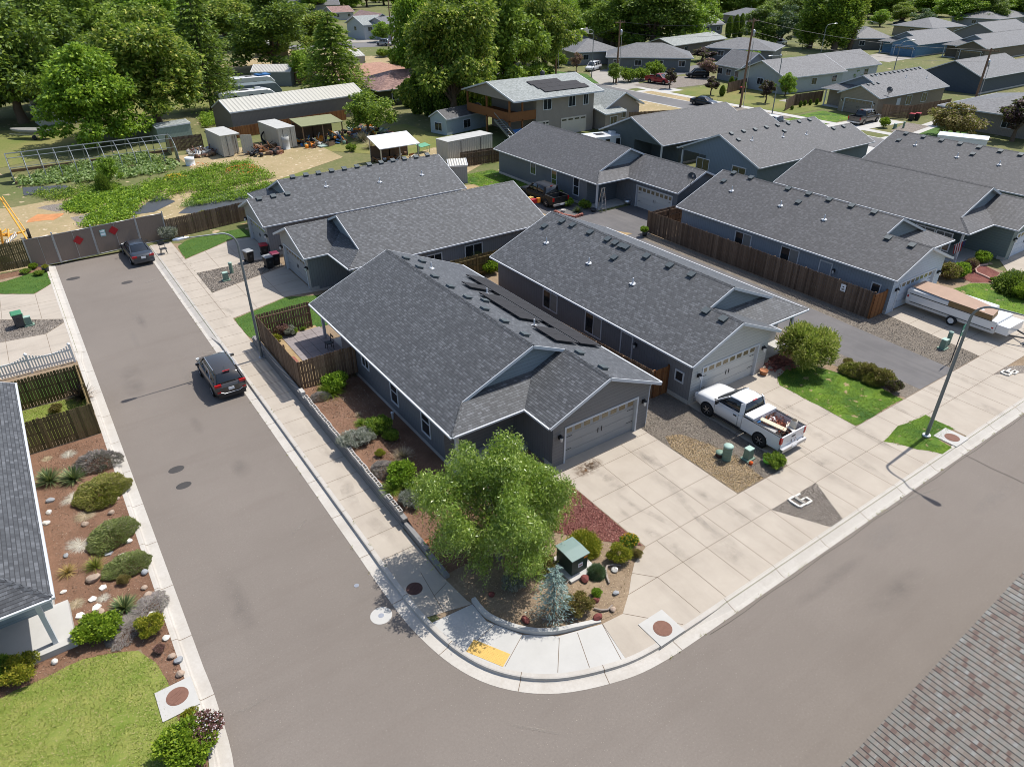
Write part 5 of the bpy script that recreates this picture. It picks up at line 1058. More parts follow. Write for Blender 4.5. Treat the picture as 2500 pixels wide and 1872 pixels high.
m=MB(); zt=1.64; m.add([(x0+.2,yb-.1,1.66),(x1-.4,yb-.1,1.68),(x1-.2,19.2,1.68),(x1-1.1,15.9,1.66),(x0+.0,15.7,1.60),(x0+.0,19.0,1.64),(x0-.035,18.5,1.28),(x0-.035,15.7,1.28)],[(0,1,2,5),(2,3,4,5)],0); m.add([(x0-.035,18.5,1.62),(x0-.035,15.7,1.6),(x0-.035,15.7,1.27),(x0-.035,18.5,1.27)],[(0,1,2,3)],1); m.add([(x0-.035,15.7,1.6),(x1-1.1,15.9,1.66),(x1-1.1,15.85,1.3),(x0-.035,15.68,1.27)],[(0,1,2,3)],1); m.obj('cover',[X['tarp'],X['tarpD']],root)
m=MB(); m.bar((x0+.5,ya-.7,.5),(x0+1.1,ya-1.9,.5),.08,.08); m.bar((x1-.5,ya-.7,.5),(x0+1.15,ya-1.9,.5),.08,.08); m.bar((x0+1.12,ya-1.6,.0),(x0+1.12,ya-1.6,.75),.06,.06); m.box((x0+1.12,ya-1.6,.02),(.4,.4,.05)); m.obj('tow_bar',X['dmetal'],root)
m=MB(); m.b2(x0-.012,x0-.002,ya+.2,yb-.3,.62,.66); m.b2(x0-.02,x0-.003,ya+.3,yb-.2,1.2,1.25); m.obj('side_stripe',X['dmetal'],root)
for x,s in ((x0+.03,-1),(x1-.03,1)):
    m=MB(); m.lathe((x,18.0,.34),[(.18,-.09),(.33,-.09),(.34,.09),(.18,.09)],18,0,'X'); w_=m.obj('wheel',X['rubber'],root)
    m=MB(); m.lathe((x,18.0,.34),[(0,.08*s),(.2,.1*s)],12,0,'X'); m.obj('rim',X['white'],w_)
m=MB(); m.box((x0-.0,ya+.15,.8),(.03,.12,.1)); m.box((x0,yb-.1,1.0),(.03,.1,.16)); m.obj('marker_light',X['redlens'],root)
# others
pickup((43.3,56.5,0),0,'black crew cab pickup on the private drive left of the dusk blue house',blk,L=5.9,crew=True,H=1.9)
q=G(1240+280/3.45,460+105/3.45,1.0); m=MB(); m.box((q.x-.4,q.y+.8,.85),(.6,.5,.4)); m.box((q.x+.1,q.y+.6,.9),(.3,.3,.45),0,1); m.box((q.x-.2,q.y+1.5,.9),(.5,.4,.3),.3,2); m.thing('cargo',[X['red'],X['orange'],X['yellow']],'red and orange boxes in the bed of the black pickup','cargo')
pickup((91.6,65.6,0),0.03,'white pickup parked on the far road behind the steel blue house',white,L=5.9,crew=True,H=1.9)
pickup((106.5,60.2,0),math.pi*-.5+.04,'bronze crew cab pickup before the taupe house garage',tanp,L=6.0,crew=True,H=1.95)
pickup((109.0,105.6,0),math.pi/2+1.75,'red pickup with planks on gravel behind the hedge',redp,L=5.6)
sedan((98.0,84.0,0),.06+math.pi,'dark navy sedan parked at the kerb of the far road',navy)
suv((110.6,127.3,0),math.pi*.62,'white boxy SUV on the sloping drive beside the pink bush',white,L=4.9,H=1.85)
pickup((104.5,235.0,0),-math.pi*.5+.5,'far white pickup by the green lawn at the top',white,L=6.0,crew=True,H=1.95)
suv((95.9,201.0,0),.35,'far grey SUV in the street beside the tall wooden pole',slv,L=4.9,H=1.8)
sedan((193.5,141.5,0),-math.pi*.5+.2,'distant white car at the left of two below the leafy tree',white); sedan((188,136,0),-math.pi*.5+.3,'distant white car at the right of two behind the grey roof',white)
sedan((160,118,0),.9,'distant silver car behind the roofs near the dark cypress group',slv); suv((121,106.5,0),.9,'dark SUV in the shade beside the pink tree',blk,H=1.8)
sedan((279,153,0),.4,'distant blue grey car in the lot at the top right',dkb); sedan((284,150,0),.5,'distant white car in the lot at the top right',white); suv((272,158,0),.4,'distant pale van in the lot at the top right',slv)
# caravans and boats
def caravan(loc,rz,label,L,W=2.4,H=2.9,curve=True,cover=None):
    r=empty('caravan',(loc[0],loc[1],0),rz,label,'caravan'); h=L/2; rings=[]
    prof=[(h,.5,1.4),(h-.15,.45,2.2),(h-.9,.4,H-.1),(h-1.4,.4,H),(-h+.1,.4,H),(-h,.45,H-.1)]
    for y,a,b in prof: rings.append([(-W/2,y,a),(W/2,y,a),(W/2,y,b-.1),(W/2-.1,y,b),(-W/2+.1,y,b),(-W/2,y,b-.1)])
    m=MB(); m.loft(rings,0,False); m.obj('body',cover or white,r,world=False)
    if not cover:
        for s in (-1,1):
            for y in (-h*.45,h*.1,h*.5): m=MB(); m.box((s*(W/2+.01),y,1.9),(.03,.6,.75)); m.obj('window',X['carglass'],r,world=False)
            m=MB(); m.box((s*(W/2+.012),0,1.1),(.02,L*.8,.12)); m.obj('stripe',X['dmetal'],r,world=False)
        m=MB(); m.b2(-.5,.5,-h*.2,h*.1,H,H+.04); m.obj('roof_panel',X['solar'],r,world=False)
        m=MB(); m.b2(-.35,.35,h*.35,h*.55,H,H+.25); m.obj('air_unit',white,r,world=False)
    wheels(r,.5,-.5,W/2-.05,.35)
    return r
X['coverG']=plain('grey_cover',(.12,.15,.16),.7,var=.25,vs=1.5,bmp=.3)
caravan((34.5,126.5,0),-math.pi/2+.05,'long white caravan behind the metal barn with solar panel on top',9.5)
caravan((37.5,130,0),-math.pi/2,'caravan under a grey sagging cover behind the long white one',8.0,H=3.3,cover=X['coverG'])
caravan((39.5,140,0),-math.pi/2,'white caravan with blue tarp on its roof behind the covered one',8.5,H=3.1)
m=MB(); m.box((41.8,140,3.25),(2.4,1.8,.2),.2); m.thing('tarp',X['blue'],'blue tarp on top of the farthest caravan','tarp')
caravan((9,138,0),-math.pi/2,'white caravan half hidden behind the bright green tree',9,H=2.8)
r=caravan((60.5,67.6,0),-math.pi/2-.2,'white camper seen from above between the two storey house and the teal house',7.5,H=2.7)
# boat on trailer, left
root=empty('boat',(-3,117,0),0,'grey boat on a trailer standing on the lawn at far left','boat'); c=G(80,338); root.location=(c.x,c.y,0); rz=.32
m=MB(); rings=[]
for t,w,d in ((-2.9,.9,.5),(-1,1.0,.55),(1,.9,.5),(2.4,.5,.35),(3.0,.08,.15)): rings.append([(t,-w,1.25),(t,-w*.8,1.25-d*.8),(t,0,1.25-d*1.2),(t,w*.8,1.25-d*.8),(t,w,1.25),(t,w*.85,1.3),(t,0,1.18),(t,-w*.85,1.3)])
m.loft(rings); m.obj('hull',plain('boat_grey',(.22,.215,.20),.6),root,world=False)
m=MB(); m.bar((-2.6,-.5,.5),(3.4,0,.5),.08,.1); m.bar((-2.6,.5,.5),(3.4,0,.5),.08,.1); m.obj('trailer_frame',X['metal'],root,world=False)
m=MB(); m.box((-3.1,0,1.1),(.4,.35,.9)); m.obj('motor',X['alu'],root,world=False)
for s in (-1,1): m=MB(); m.lathe((-1.2,s*1.0,.32),[(.05,-.08),(.32,-.08),(.32,.08),(.05,.08)],14,0,'Y'); m.obj('wheel',X['rubber'],root,world=False)
root.rotation_euler=(0,0,math.pi+.15-.9+.0)
# yellow farm machine at the left edge
root=empty('farm_machine',(-1.2,74,0),0,'yellow wheeled farm machine with long boom tubes at the left edge behind the fence','machine'); Y=plain('machine_yellow',(.70,.33,.03),.5,var=.1)
a=G(70,558,.6); a.z=.6
m=MB(); 
def pp(x,y,z): return tuple(G(x,y,z))
m.tube([pp(68,588,.9),pp(0,483,3.2)],.07,8); m.tube([pp(62,563,.9),pp(5,480,3.4)],.05,8); m.tube([pp(60,565,.6),pp(20,575,.6),pp(-15,575,.7)],.09,8); m.tube([pp(20,570,.5),pp(0,572,1.6)],.07,8); m.tube([pp(20,560,1.2),pp(22,590,.4)],.08,8); m.tube([pp(0,560,2.2),pp(8,600,.3)],.09,8); m.tube([pp(-10,578,1.6),pp(14,560,1.4)],.05,8)
m.obj('frame',Y,root); m=MB(); c=G(70,570,.4); m.lathe((c.x,c.y,.42),[(.1,-.12),(.40,-.12),(.42,.12),(.1,.12)],16,0,'X'); m.obj('wheel',X['rubber'],root)
m=MB(); c=G(35,592,.6)
for i in range(7): m.box((c.x-.5+i*.14,c.y,.7+i*.09),(.05,1.1,.05))
m.box((c.x-.1,c.y-.55,1.0),(1.1,.05,.06),0,0,ry=-.55); m.box((c.x-.1,c.y+.55,1.0),(1.1,.05,.06),0,0,ry=-.55); m.obj('step_grille',X['white'],root)
# ------------------------------------------------------------ foliage
LF={}
LF['willow']=leafm('willow_leaf',[(.05,.10,.012),(.14,.23,.024),(.27,.37,.05),(.48,.55,.18)],.36,.32,.8)
LF['dark']=leafm('dark_leaf',[(.016,.036,.007),(.045,.088,.014),(.14,.22,.026),(.32,.39,.055)],.25)
LF['mid']=leafm('mid_leaf',[(.026,.055,.008),(.075,.14,.016),(.20,.30,.03),(.38,.45,.07)],.3)
LF['bright']=leafm('bright_leaf',[(.035,.08,.008),(.10,.19,.014),(.22,.36,.025),(.40,.52,.06)],.35)
LF['yellow']=leafm('yellowish_leaf',[(.026,.05,.008),(.07,.125,.015),(.19,.27,.03),(.62,.58,.13)],.35)
LF['blue']=leafm('blue_needle',[(.12,.19,.17),(.20,.29,.26),(.30,.40,.37),(.40,.50,.47)],.1)
LF['bluegreen']=leafm('blue_green_leaf',[(.025,.05,.03),(.05,.095,.05),(.09,.15,.08),(.14,.20,.11)],.2)
LF['sage']=leafm('sage_leaf',[(.10,.11,.08),(.19,.20,.16),(.29,.30,.26),(.38,.38,.34)],.15)
LF['lav']=leafm('lavender_twig',[(.13,.11,.10),(.22,.19,.18),(.31,.27,.26),(.20,.20,.12)],.1)
LF['straw']=leafm('straw_blade',[(.22,.16,.09),(.38,.29,.18),(.52,.42,.29),(.62,.54,.42)],.2)
LF['cream']=leafm('cream_blade',[(.35,.30,.23),(.50,.45,.37),(.62,.57,.49),(.68,.65,.58)],.2)
LF['brownleaf']=leafm('bronze_leaf',[(.06,.04,.018),(.15,.10,.035),(.26,.19,.06),(.22,.20,.08)],.25)
LF['purple']=leafm('purple_leaf',[(.018,.010,.012),(.045,.02,.026),(.085,.035,.045),(.05,.045,.03)],.2)
LF['pink']=leafm('pink_flower',[(.04,.075,.02),(.15,.07,.07),(.30,.14,.15),(.36,.20,.20)],.25)
LF['yuc']=leafm('yucca_blade',[(.03,.07,.03),(.07,.12,.05),(.20,.24,.09),(.48,.46,.24)],.1,.4)
LF['spike']=leafm('spiky_yellow_green',[(.06,.10,.02),(.16,.19,.03),(.28,.28,.05),(.33,.22,.09)],.2)
LF['ospike']=leafm('spiky_orange',[(.14,.10,.03),(.30,.20,.06),(.44,.31,.12),(.50,.40,.20)],.2)
LF['juni']=leafm('juniper_gold',[(.08,.10,.02),(.18,.19,.035),(.29,.27,.06),(.22,.17,.10)],.2)
LF['junig']=leafm('juniper_green',[(.08,.11,.035),(.15,.19,.055),(.24,.27,.08),(.22,.19,.15)],.2)
LF['lime']=leafm('lime_leaf',[(.05,.10,.008),(.12,.20,.012),(.22,.32,.02),(.34,.42,.04)],.35)
LF['gold']=leafm('golden_leaf',[(.08,.11,.01),(.18,.20,.015),(.31,.29,.025),(.42,.35,.05)],.3)
LF['flower_y']=plain('yellow_flower',(.75,.50,.03),.6); LF['flower_w']=plain('white_flower',(.72,.66,.64),.6); LF['flower_o']=plain('orange_flower',(.70,.22,.04),.6); LF['flower_p']=plain('pink_petal',(.60,.28,.33),.6)
LF['phor']=leafm('dark_phormium',[(.02,.012,.012),(.06,.04,.035),(.20,.12,.07),(.34,.24,.16)],.1)
def mesh_np(name,V,F,mats,mi=None):
    me=bpy.data.meshes.new(name); n=len(V); k=len(F); me.vertices.add(n); me.vertices.foreach_set('co',np.asarray(V,dtype=np.float32).ravel())
    me.loops.add(4*k); me.loops.foreach_set('vertex_index',np.asarray(F,dtype=np.int32).ravel()); me.polygons.add(k); me.polygons.foreach_set('loop_start',np.arange(0,4*k,4,dtype=np.int32)); me.polygons.foreach_set('loop_total',np.full(k,4,dtype=np.int32))
    for m in mats: me.materials.append(m)
    if mi is not None: me.polygons.foreach_set('material_index',np.asarray(mi,dtype=np.int32))
    me.update(calc_edges=True); return me
def cards(P,T,l,w,rng,jit=.35):
    n=len(P); T=T+rng.normal(0,jit,(n,3)); T/=np.linalg.norm(T,axis=1)[:,None]+1e-9
    B=np.cross(T,rng.normal(0,1,(n,3))); B/=np.linalg.norm(B,axis=1)[:,None]+1e-9
    l=(l*rng.uniform(.7,1.3,n))[:,None]/2; w=(w*rng.uniform(.7,1.3,n))[:,None]/2; k=.15
    V=np.stack([P-T*l,P+B*w-T*l*k,P+T*l,P-B*w-T*l*k],1).reshape(-1,3); F=np.arange(4*n).reshape(-1,4); return V,F
def lobes(C,Rd,n,rng,fl=.8,shell=.55):
    C=np.asarray(C);Rd=np.asarray(Rd); p=Rd**2/np.sum(Rd**2); i=rng.choice(len(C),n,p=p); D=rng.normal(0,1,(n,3)); D/=np.linalg.norm(D,axis=1)[:,None]
    r=(shell+(1-shell)*rng.uniform(0,1,n)**.6)*Rd[i]*(1+.15*rng.normal(0,1,n)); P=C[i]+D*r[:,None]*np.array([1,1,fl]); return P,D
def branches(mb,tips,base,h0,r0,rng,m=0,n=5):
    b=Vector(base); top=Vector((base[0],base[1],base[2]+h0)); mb.tube([b,b.lerp(top,.5)+Vector((rng.normal(0,.03)*h0,rng.normal(0,.03)*h0,0)),top],[r0*1.35,r0,r0*.8],8,m)
    for t in tips:
        t=Vector(t); s=b.lerp(top,rng.uniform(.55,1)); mid=s.lerp(t,.5)+Vector((0,0,rng.uniform(.0,.12)*(t-s).length)); mb.tube([s,mid,s.lerp(t,.92)],[r0*.5,r0*.28,r0*.08],n,m)
def mktree(kind,H,Rr,seed,n,leaf,mat,bark='bark',name='leafy_tree',clear=.07,nl=26):
    rng=np.random.default_rng(seed); root=empty(name,(0,0,0)); tb=MB()
    if kind=='round':
        C=[];Rd=[];cz=H*(clear+(1-clear)*.52); rz=H*(1-clear)*.5
        for k in range(nl):
            d=rng.normal(0,1,3); d/=np.linalg.norm(d); q=rng.uniform(.35,.86)**.7; C.append((d[0]*Rr*q*.8,d[1]*Rr*q*.8,cz+d[2]*rz*q*.85)); Rd.append(Rr*rng.uniform(.15,.36))
        for k in range(nl//2):
            a=rng.uniform(0,6.28); q=rng.uniform(.3,1); C.append((math.cos(a)*Rr*q*.95,math.sin(a)*Rr*q*.95,H*(clear+(1-clear)*rng.uniform(.08,.45)))); Rd.append(Rr*rng.uniform(.14,.26))
        for k in range(5): a=rng.uniform(0,6.28); q=rng.uniform(0,.5); C.append((math.cos(a)*Rr*q,math.sin(a)*Rr*q,H*rng.uniform(.86,.97))); Rd.append(Rr*rng.uniform(.1,.2))
        C.append((0,0,cz)); Rd.append(Rr*.5)
        P,D=lobes(C,Rd,n,rng); T=D*.6+np.array([0,0,-.35]); branches(tb,C[:12],(0,0,-.1),H*(clear+.15),H*.026,rng)
    elif kind=='poplar':
        C=[];Rd=[]
        for k in range(nl):
            t=rng.uniform(.12,.97); rr=Rr*math.sin(math.pi*min(1,t*.9+.1))**.7; a=rng.uniform(0,6.283); q=rng.uniform(0,.65); C.append((math.cos(a)*rr*q,math.sin(a)*rr*q,H*t)); Rd.append(max(.25*Rr,rr*rng.uniform(.35,.5)))
        P,D=lobes(C,Rd,n,rng,1.5); T=D*.5+np.array([0,0,.6]); branches(tb,C[:8],(0,0,-.1),H*.6,H*.02,rng)
    elif kind=='conifer':
        P=[];D=[]; ly=nl
        for k in range(ly):
            t=k/ly; z=H*(.1+.88*t); rr=Rr*(1-t)**.8+.12*Rr; nb=int(9*(1-t)+5); a0=rng.uniform(0,6)
            for j in range(nb):
                a=a0+6.283*j/nb+rng.normal(0,.12); L=rr*rng.uniform(.75,1.1); kk=max(6,int(n/(ly*nb))); s=rng.uniform(.12,1,kk)**.8
                zz=z+L*(.12*np.sin(s*2.2)-.26*s**2*1.1); off=rng.normal(0,.09*L,(kk,2))*(.3+s[:,None])
                P.append(np.stack([np.cos(a)*L*s+off[:,0],np.sin(a)*L*s+off[:,1],zz+rng.normal(0,.035*L,kk)],1)); D.append(np.tile([math.cos(a),math.sin(a),-.25],(kk,1)))
                if k%2==0: tb.tube([(0,0,z),(math.cos(a)*L*.8,math.sin(a)*L*.8,z+L*.0)],[H*.006,H*.002],4)
        P=np.concatenate(P);D=np.concatenate(D);T=D; tb.tube([(0,0,-.1),(0,0,H*.5),(0,0,H*.97)],[H*.022,H*.013,H*.003],8)
    elif kind=='column':
        u=rng.uniform(0,1,n); a=rng.uniform(0,6.283,n); rr=Rr*np.sin(np.pi*np.clip(u*.86+.12,0,1))**.6*(rng.uniform(.6,1.05,n)); P=np.stack([np.cos(a)*rr,np.sin(a)*rr,H*(.02+.98*u)],1); T=np.stack([np.cos(a)*.3,np.sin(a)*.3,np.ones(n)],1); tb.tube([(0,0,-.05),(0,0,H*.8)],[H*.02,H*.004],6)
    elif kind=='bush':
        C=[(0,0,H*.42)];Rd=[min(Rr,H*.6)*.72]
        for k in range(nl):
            d=rng.normal(0,1,3); d/=np.linalg.norm(d); d[2]=abs(d[2])*.9-.1; C.append((d[0]*Rr*.62,d[1]*Rr*.62,H*.42+d[2]*H*.36)); Rd.append(Rr*rng.uniform(.2,.34))
        P,D=lobes(C,Rd,n,rng,.85,.6); P[:,2]=np.abs(P[:,2])+.01; T=D*.7+np.array([0,0,.25]); branches(tb,C[1:6],(0,0,-.03),H*.25,H*.03,rng,0,4)
    elif kind=='dome': # smooth clipped dome
        D=rng.normal(0,1,(n,3)); D/=np.linalg.norm(D,axis=1)[:,None]; D[:,2]=np.abs(D[:,2]); bump_=1+.07*np.sin(D[:,0]*9+seed)*np.cos(D[:,1]*8)+.05*rng.normal(0,1,n)
        P=D*np.array([Rr,Rr,H])*(bump_*rng.uniform(.62,1.03,n))[:,None]; T=D; tb.tube([(0,0,-.03),(0,0,H*.6)],[Rr*.08,Rr*.03],5)
    elif kind=='mat': # low spreading juniper
        D=rng.normal(0,1,(n,3)); D/=np.linalg.norm(D,axis=1)[:,None]; D[:,2]=np.abs(D[:,2]); a=np.arctan2(D[:,1],D[:,0]); rad=Rr*(1+.05*np.sin(3*a+seed)+.04*np.sin(7*a+2*seed)+.03*np.sin(13*a)); q=rng.uniform(0,1,n)**.5
        P=np.stack([np.cos(a)*rad*q,np.sin(a)*rad*q*.8,H*(.96-.9*q**2.4)*(.8+.12*np.sin(a*5+q*9)+.1*np.sin(a*11-q*17))+.04+np.abs(rng.normal(0,.045,n))],1); T=np.stack([np.cos(a),np.sin(a),.6+0*a],1); tb.tube([(0,0,-.03),(Rr*.2,0,H*.3)],[.03,.01],5)
    V,F=cards(P,T,leaf[0],leaf[1],rng); me=mesh_np('crown',V,F,[LF[mat]]); c=bpy.data.objects.new('crown' if kind not in('bush','dome','mat') else 'foliage',me); COL.objects.link(c); c.parent=root
    tb.obj('trunk' if kind not in('bush','dome','mat') else 'stem',X[bark],root,world=False); return root
def blades(name,n,L,w,mat,seed,spread=.9,up=.55,curve=.5,flat=0):
    # a tuft of arching blades
    rng=np.random.default_rng(seed); V=[];F=[]
    for i in range(n):
        a=rng.uniform(0,6.283); e=rng.uniform(up*.4,1.35) if not flat else rng.uniform(.05,.5); l=L*rng.uniform(.7,1.1); d=np.array([math.cos(a)*math.cos(e),math.sin(a)*math.cos(e),math.sin(e)]); s=np.array([-math.sin(a),math.cos(a),0])*w/2
        b=len(V); K=4
        for k in range(K+1):
            t=k/K; p=d*l*t-np.array([0,0,1])*curve*l*t*t*.55; p[2]=max(p[2],.015); ww=(1-t)**.6*(.6+.6*t if t<.5 else .9); V+= [p-s*ww,p+s*ww]
        F+=[(b+2*k,b+2*k+1,b+2*k+3,b+2*k+2) for k in range(K)]
    me=mesh_np(name,np.array(V),np.array(F),[LF[mat]]); o=bpy.data.objects.new(name,me); COL.objects.link(o); return o
used={}
PR={}
def put(key,loc,label,cat,group=None,sc=1,rz=None,name=None):
    # first use moves the prototype itself, later uses copy it
    o=PR[key]
    if key in used: o=dup(o)
    used[key]=1; o.location=loc if len(loc)==3 else (loc[0],loc[1],0); o.rotation_euler=(0,0,rz if rz is not None else (loc[0]*7.13+loc[1]*3.7)%6.28); o.scale=(sc,sc,sc) if not hasattr(sc,'__len__') else sc
    if name: o.name=name
    for k in ('label','category','group','kind'):
        if k in o: del o[k]
    return tag(o,label,cat,group)
def at(px,py,x0=0,y0=0,s=1,z=0): g=G(x0+px/s,y0+py/s,z); return (g.x,g.y,z)
# ---- the curly willow at the corner
def willow():
    rng=np.random.default_rng(11); root=empty('willow_tree',(11.65,17.7,.05),0,'bright green curly willow on the street corner before the garage','tree'); H,Rr=6.1,3.55; C=[];Rd=[]
    for k in range(60):
        d=rng.normal(0,1,3); d/=np.linalg.norm(d); q=rng.uniform(.5,.95); C.append((d[0]*Rr*q*.88,d[1]*Rr*q*.88,3.0+d[2]*2.45*q)); Rd.append(rng.uniform(.42,.8))
    C.append((0,0,2.8));Rd.append(1.3); C.append((.3,-.2,4.7)); Rd.append(.6)
    C+=[(2.6,.9,1.7),(2.9,.2,1.5),(2.3,1.6,2.6)]; Rd+=[.8,.7,.6]
    P,D=lobes(C,Rd,60000,rng,.9,.45); T=D*.3+np.array([0,0,-1.0])
    V,F=cards(P,T,.15,.046,rng,.9)
    Ps=[];Ts=[]
    for i in range(1500):
        k=rng.integers(len(C)); d=rng.normal(0,1,3); d/=np.linalg.norm(d); p=np.array(C[k])+d*Rd[k]; a=rng.uniform(0,6.28); o=np.array([p[0],p[1],0]); o/=np.linalg.norm(o)+1e-6
        ph=rng.uniform(0,6); L=rng.uniform(.35,.85)
        for t in np.linspace(0,1,14):
            q=p+o*(.35*t*L*1.4)+np.array([math.sin(ph+t*9)*.055,math.cos(ph+t*9)*.055,.25*t-.85*t*t*L*1.5]); Ps.append(q+rng.normal(0,.015,3)); Ts.append(np.array([math.cos(ph+t*9),math.sin(ph+t*9),-.7]))
    Ps=np.array(Ps);Ps[:,2]=np.maximum(Ps[:,2],.12); V2,F2=cards(Ps,np.array(Ts),.12,.03,rng,.5); F2=F2+len(V)
    me=mesh_np('crown',np.concatenate([V,V2]),np.concatenate([F,F2]),[LF['willow']]); c=bpy.data.objects.new('crown',me); COL.objects.link(c); c.parent=root
    tb=MB(); branches(tb,C[:22],(0,0,-.1),1.5,.13,rng,0,6); tb.obj('trunk',X['barkG'],root,world=False)
willow()
# ---- prototypes
PR['big_dark']=mktree('round',16,6.5,1,24000,(.5,.26),'dark',nl=34)
PR['big_mid']=mktree('round',15,6.3,2,24000,(.5,.26),'mid',nl=34)
PR['big_yel']=mktree('round',16,6.2,3,24000,(.5,.24),'yellow',nl=36)
PR['maple']=mktree('round',13,5.8,4,22000,(.42,.28),'bright',nl=34,clear=.05)
PR['blueg']=mktree('round',12,5,5,9000,(.5,.26),'bluegreen',nl=24,clear=.1)
PR['small']=mktree('round',5.5,2.6,6,6500,(.28,.13),'mid',nl=18,clear=.2)
PR['small_b']=mktree('round',5,2.4,7,6000,(.28,.13),'bright',nl=18,clear=.12)
PR['poplar']=mktree('poplar',19,3.6,8,12000,(.5,.28),'mid',name='poplar_tree',nl=34)
PR['poplar_y']=mktree('poplar',18,3.8,9,12000,(.5,.28),'yellow',name='poplar_tree',nl=34)
PR['deodar']=mktree('conifer',14,5.2,10,16000,(.55,.15),'mid',name='cedar_tree',nl=17)
PR['spruce']=mktree('conifer',14,4.0,14,12000,(.5,.16),'dark',name='conifer_tree',nl=18)
PR['bluecedar']=mktree('conifer',2.75,.85,12,2600,(.15,.028),'blue',name='blue_cedar',nl=11)
PR['column']=mktree('column',6,1.1,13,5000,(.35,.16),'dark',name='columnar_tree')
PR['bushm']=mktree('bush',1,.75,15,3500,(.12,.06),'mid',name='shrub',nl=14)
PR['bushb']=mktree('bush',1,.75,16,3500,(.12,.06),'bright',name='shrub',nl=14)
PR['bushlime']=mktree('bush',1,.75,17,6500,(.085,.05),'lime',name='shrub',nl=18)
PR['bushgold']=mktree('bush',1,.75,18,4500,(.09,.045),'gold',name='shrub',nl=14)
PR['bushbrown']=mktree('bush',1,.75,19,4000,(.09,.045),'brownleaf',name='shrub',nl=14)
PR['bushsage']=mktree('bush',1,.8,20,4500,(.11,.03),'sage',name='shrub',nl=14)
PR['bushlav']=mktree('mat',.55,1,21,5500,(.13,.022),'lav',name='shrub')
PR['bushpur']=mktree('bush',1,.75,22,3000,(.1,.06),'purple',name='shrub',nl=12)
PR['bushpink']=mktree('bush',1,.75,23,3500,(.1,.06),'pink',name='shrub',nl=12)
LF['weep']=leafm('weeping_yellow_leaf',[(.06,.10,.015),(.17,.21,.03),(.36,.37,.08),(.62,.58,.24)],.35)
PR['bushyel']=mktree('bush',1.0,.8,24,14000,(.10,.022),'weep',name='shrub',nl=22)
PR['domeg']=mktree('dome',.85,.8,25,13000,(.085,.04),'gold',name='round_shrub')
PR['domegreen']=mktree('dome',.9,.8,26,9000,(.11,.035),'bluegreen',name='round_shrub')
PR['hedge']=mktree('dome',.9,.9,27,11000,(.1,.05),'dark',name='round_shrub')
PR['matgold']=mktree('mat',.36,1,28,12000,(.075,.03),'juni',name='juniper')
PR['matgreen']=mktree('mat',.36,1,29,12000,(.075,.03),'junig',name='juniper')
PR['purpletree']=mktree('round',4.5,1.6,30,3500,(.25,.14),'purple',nl=12,clear=.25,name='plum_tree')
PR['pinktree']=mktree('round',4.6,2.2,31,5000,(.22,.13),'pink',nl=16,clear=.2,name='crape_myrtle')
PR['bronze']=mktree('round',5,2.8,32,7500,(.26,.14),'brownleaf',nl=20,clear=.1)
def tuft(key,*a,**k): PR[key]=blades(*a,**k)
tuft('yucca','yucca',260,.72,.05,'yuc',1,curve=.25); tuft('spiky','spiky_plant',170,.62,.03,'spike',2,curve=.35); tuft('ospiky','spiky_plant',170,.6,.03,'ospike',3,curve=.5)
tuft('feather','feather_grass',420,.62,.012,'cream',4,curve=.9,flat=1); tuft('feather2','feather_grass',380,.5,.014,'straw',5,curve=.8,flat=1); tuft('phormium','dark_flax',150,1.1,.06,'phor',6,curve=.2)
tuft('grass','grass_clump',320,.7,.02,'bright_' if 0 else 'lime',7,curve=.5); tuft('drygrass','dry_grass_clump',300,.8,.016,'straw',8,curve=.4); tuft('greengrass','grass_clump',320,.75,.025,'mid',9,curve=.5)
# ---- corner garden
c=(960,1190,3.45)
put('bluecedar',at(1350,1075,*c),'blue grey weeping cedar standing in the corner garden','tree',sc=1.0)
put('domeg',at(1600,515,*c),'big round golden green shrub directly behind the transformer cabinet','shrub','clipped shrubs in the corner garden',sc=.93)
put('bushgold',at(1895,600,*c),'yellow green shrub between the cabinet and the driveway','shrub','clipped shrubs in the corner garden',sc=.85)
put('domegreen',at(1712,730,*c),'small dark green dome right of the transformer cabinet','shrub',sc=.5)
put('bushbrown',at(1555,1040,*c),'bronze brown shrub touching the blue cedar','shrub',sc=.93)
put('bushbrown',at(2045,580,*c),'small brown grey plant at the driveway edge','plant',sc=.42)
put('bushb',at(1715,910,*c),'tiny green plant behind a dark red stone','plant',sc=.38)
put('bushm',at(1985,490,*c),'yellow flowering plant at the driveway corner','plant',sc=.62)
def flowers(name,p,n,r,h,mat,label,size=.03,seed=1):
    rng=np.random.default_rng(seed); m=MB()
    for i in range(n):
        a=rng.uniform(0,6.28); q=r*rng.uniform(0,1)**.5; m.lathe((p[0]+math.cos(a)*q,p[1]+math.sin(a)*q,p[2]+h*(1-.4*(q/r)**2)+rng.uniform(-.03,.03)),[(0,0),(size,.01),(size*.5,.025)],5)
    return m.thing(name,LF[mat],label,'flowers')
flowers('flower_heads',at(1985,490,*c),60,.42,.56,'flower_y','yellow flower heads on the plant at the driveway corner')
put('bushsage',at(1010,850,*c),'grey green shrub under the near side of the willow','shrub',sc=.75)
put('bushbrown',at(1280,700,*c),'bronze shrub in the willow shade beside the cabinet','shrub',sc=.8)
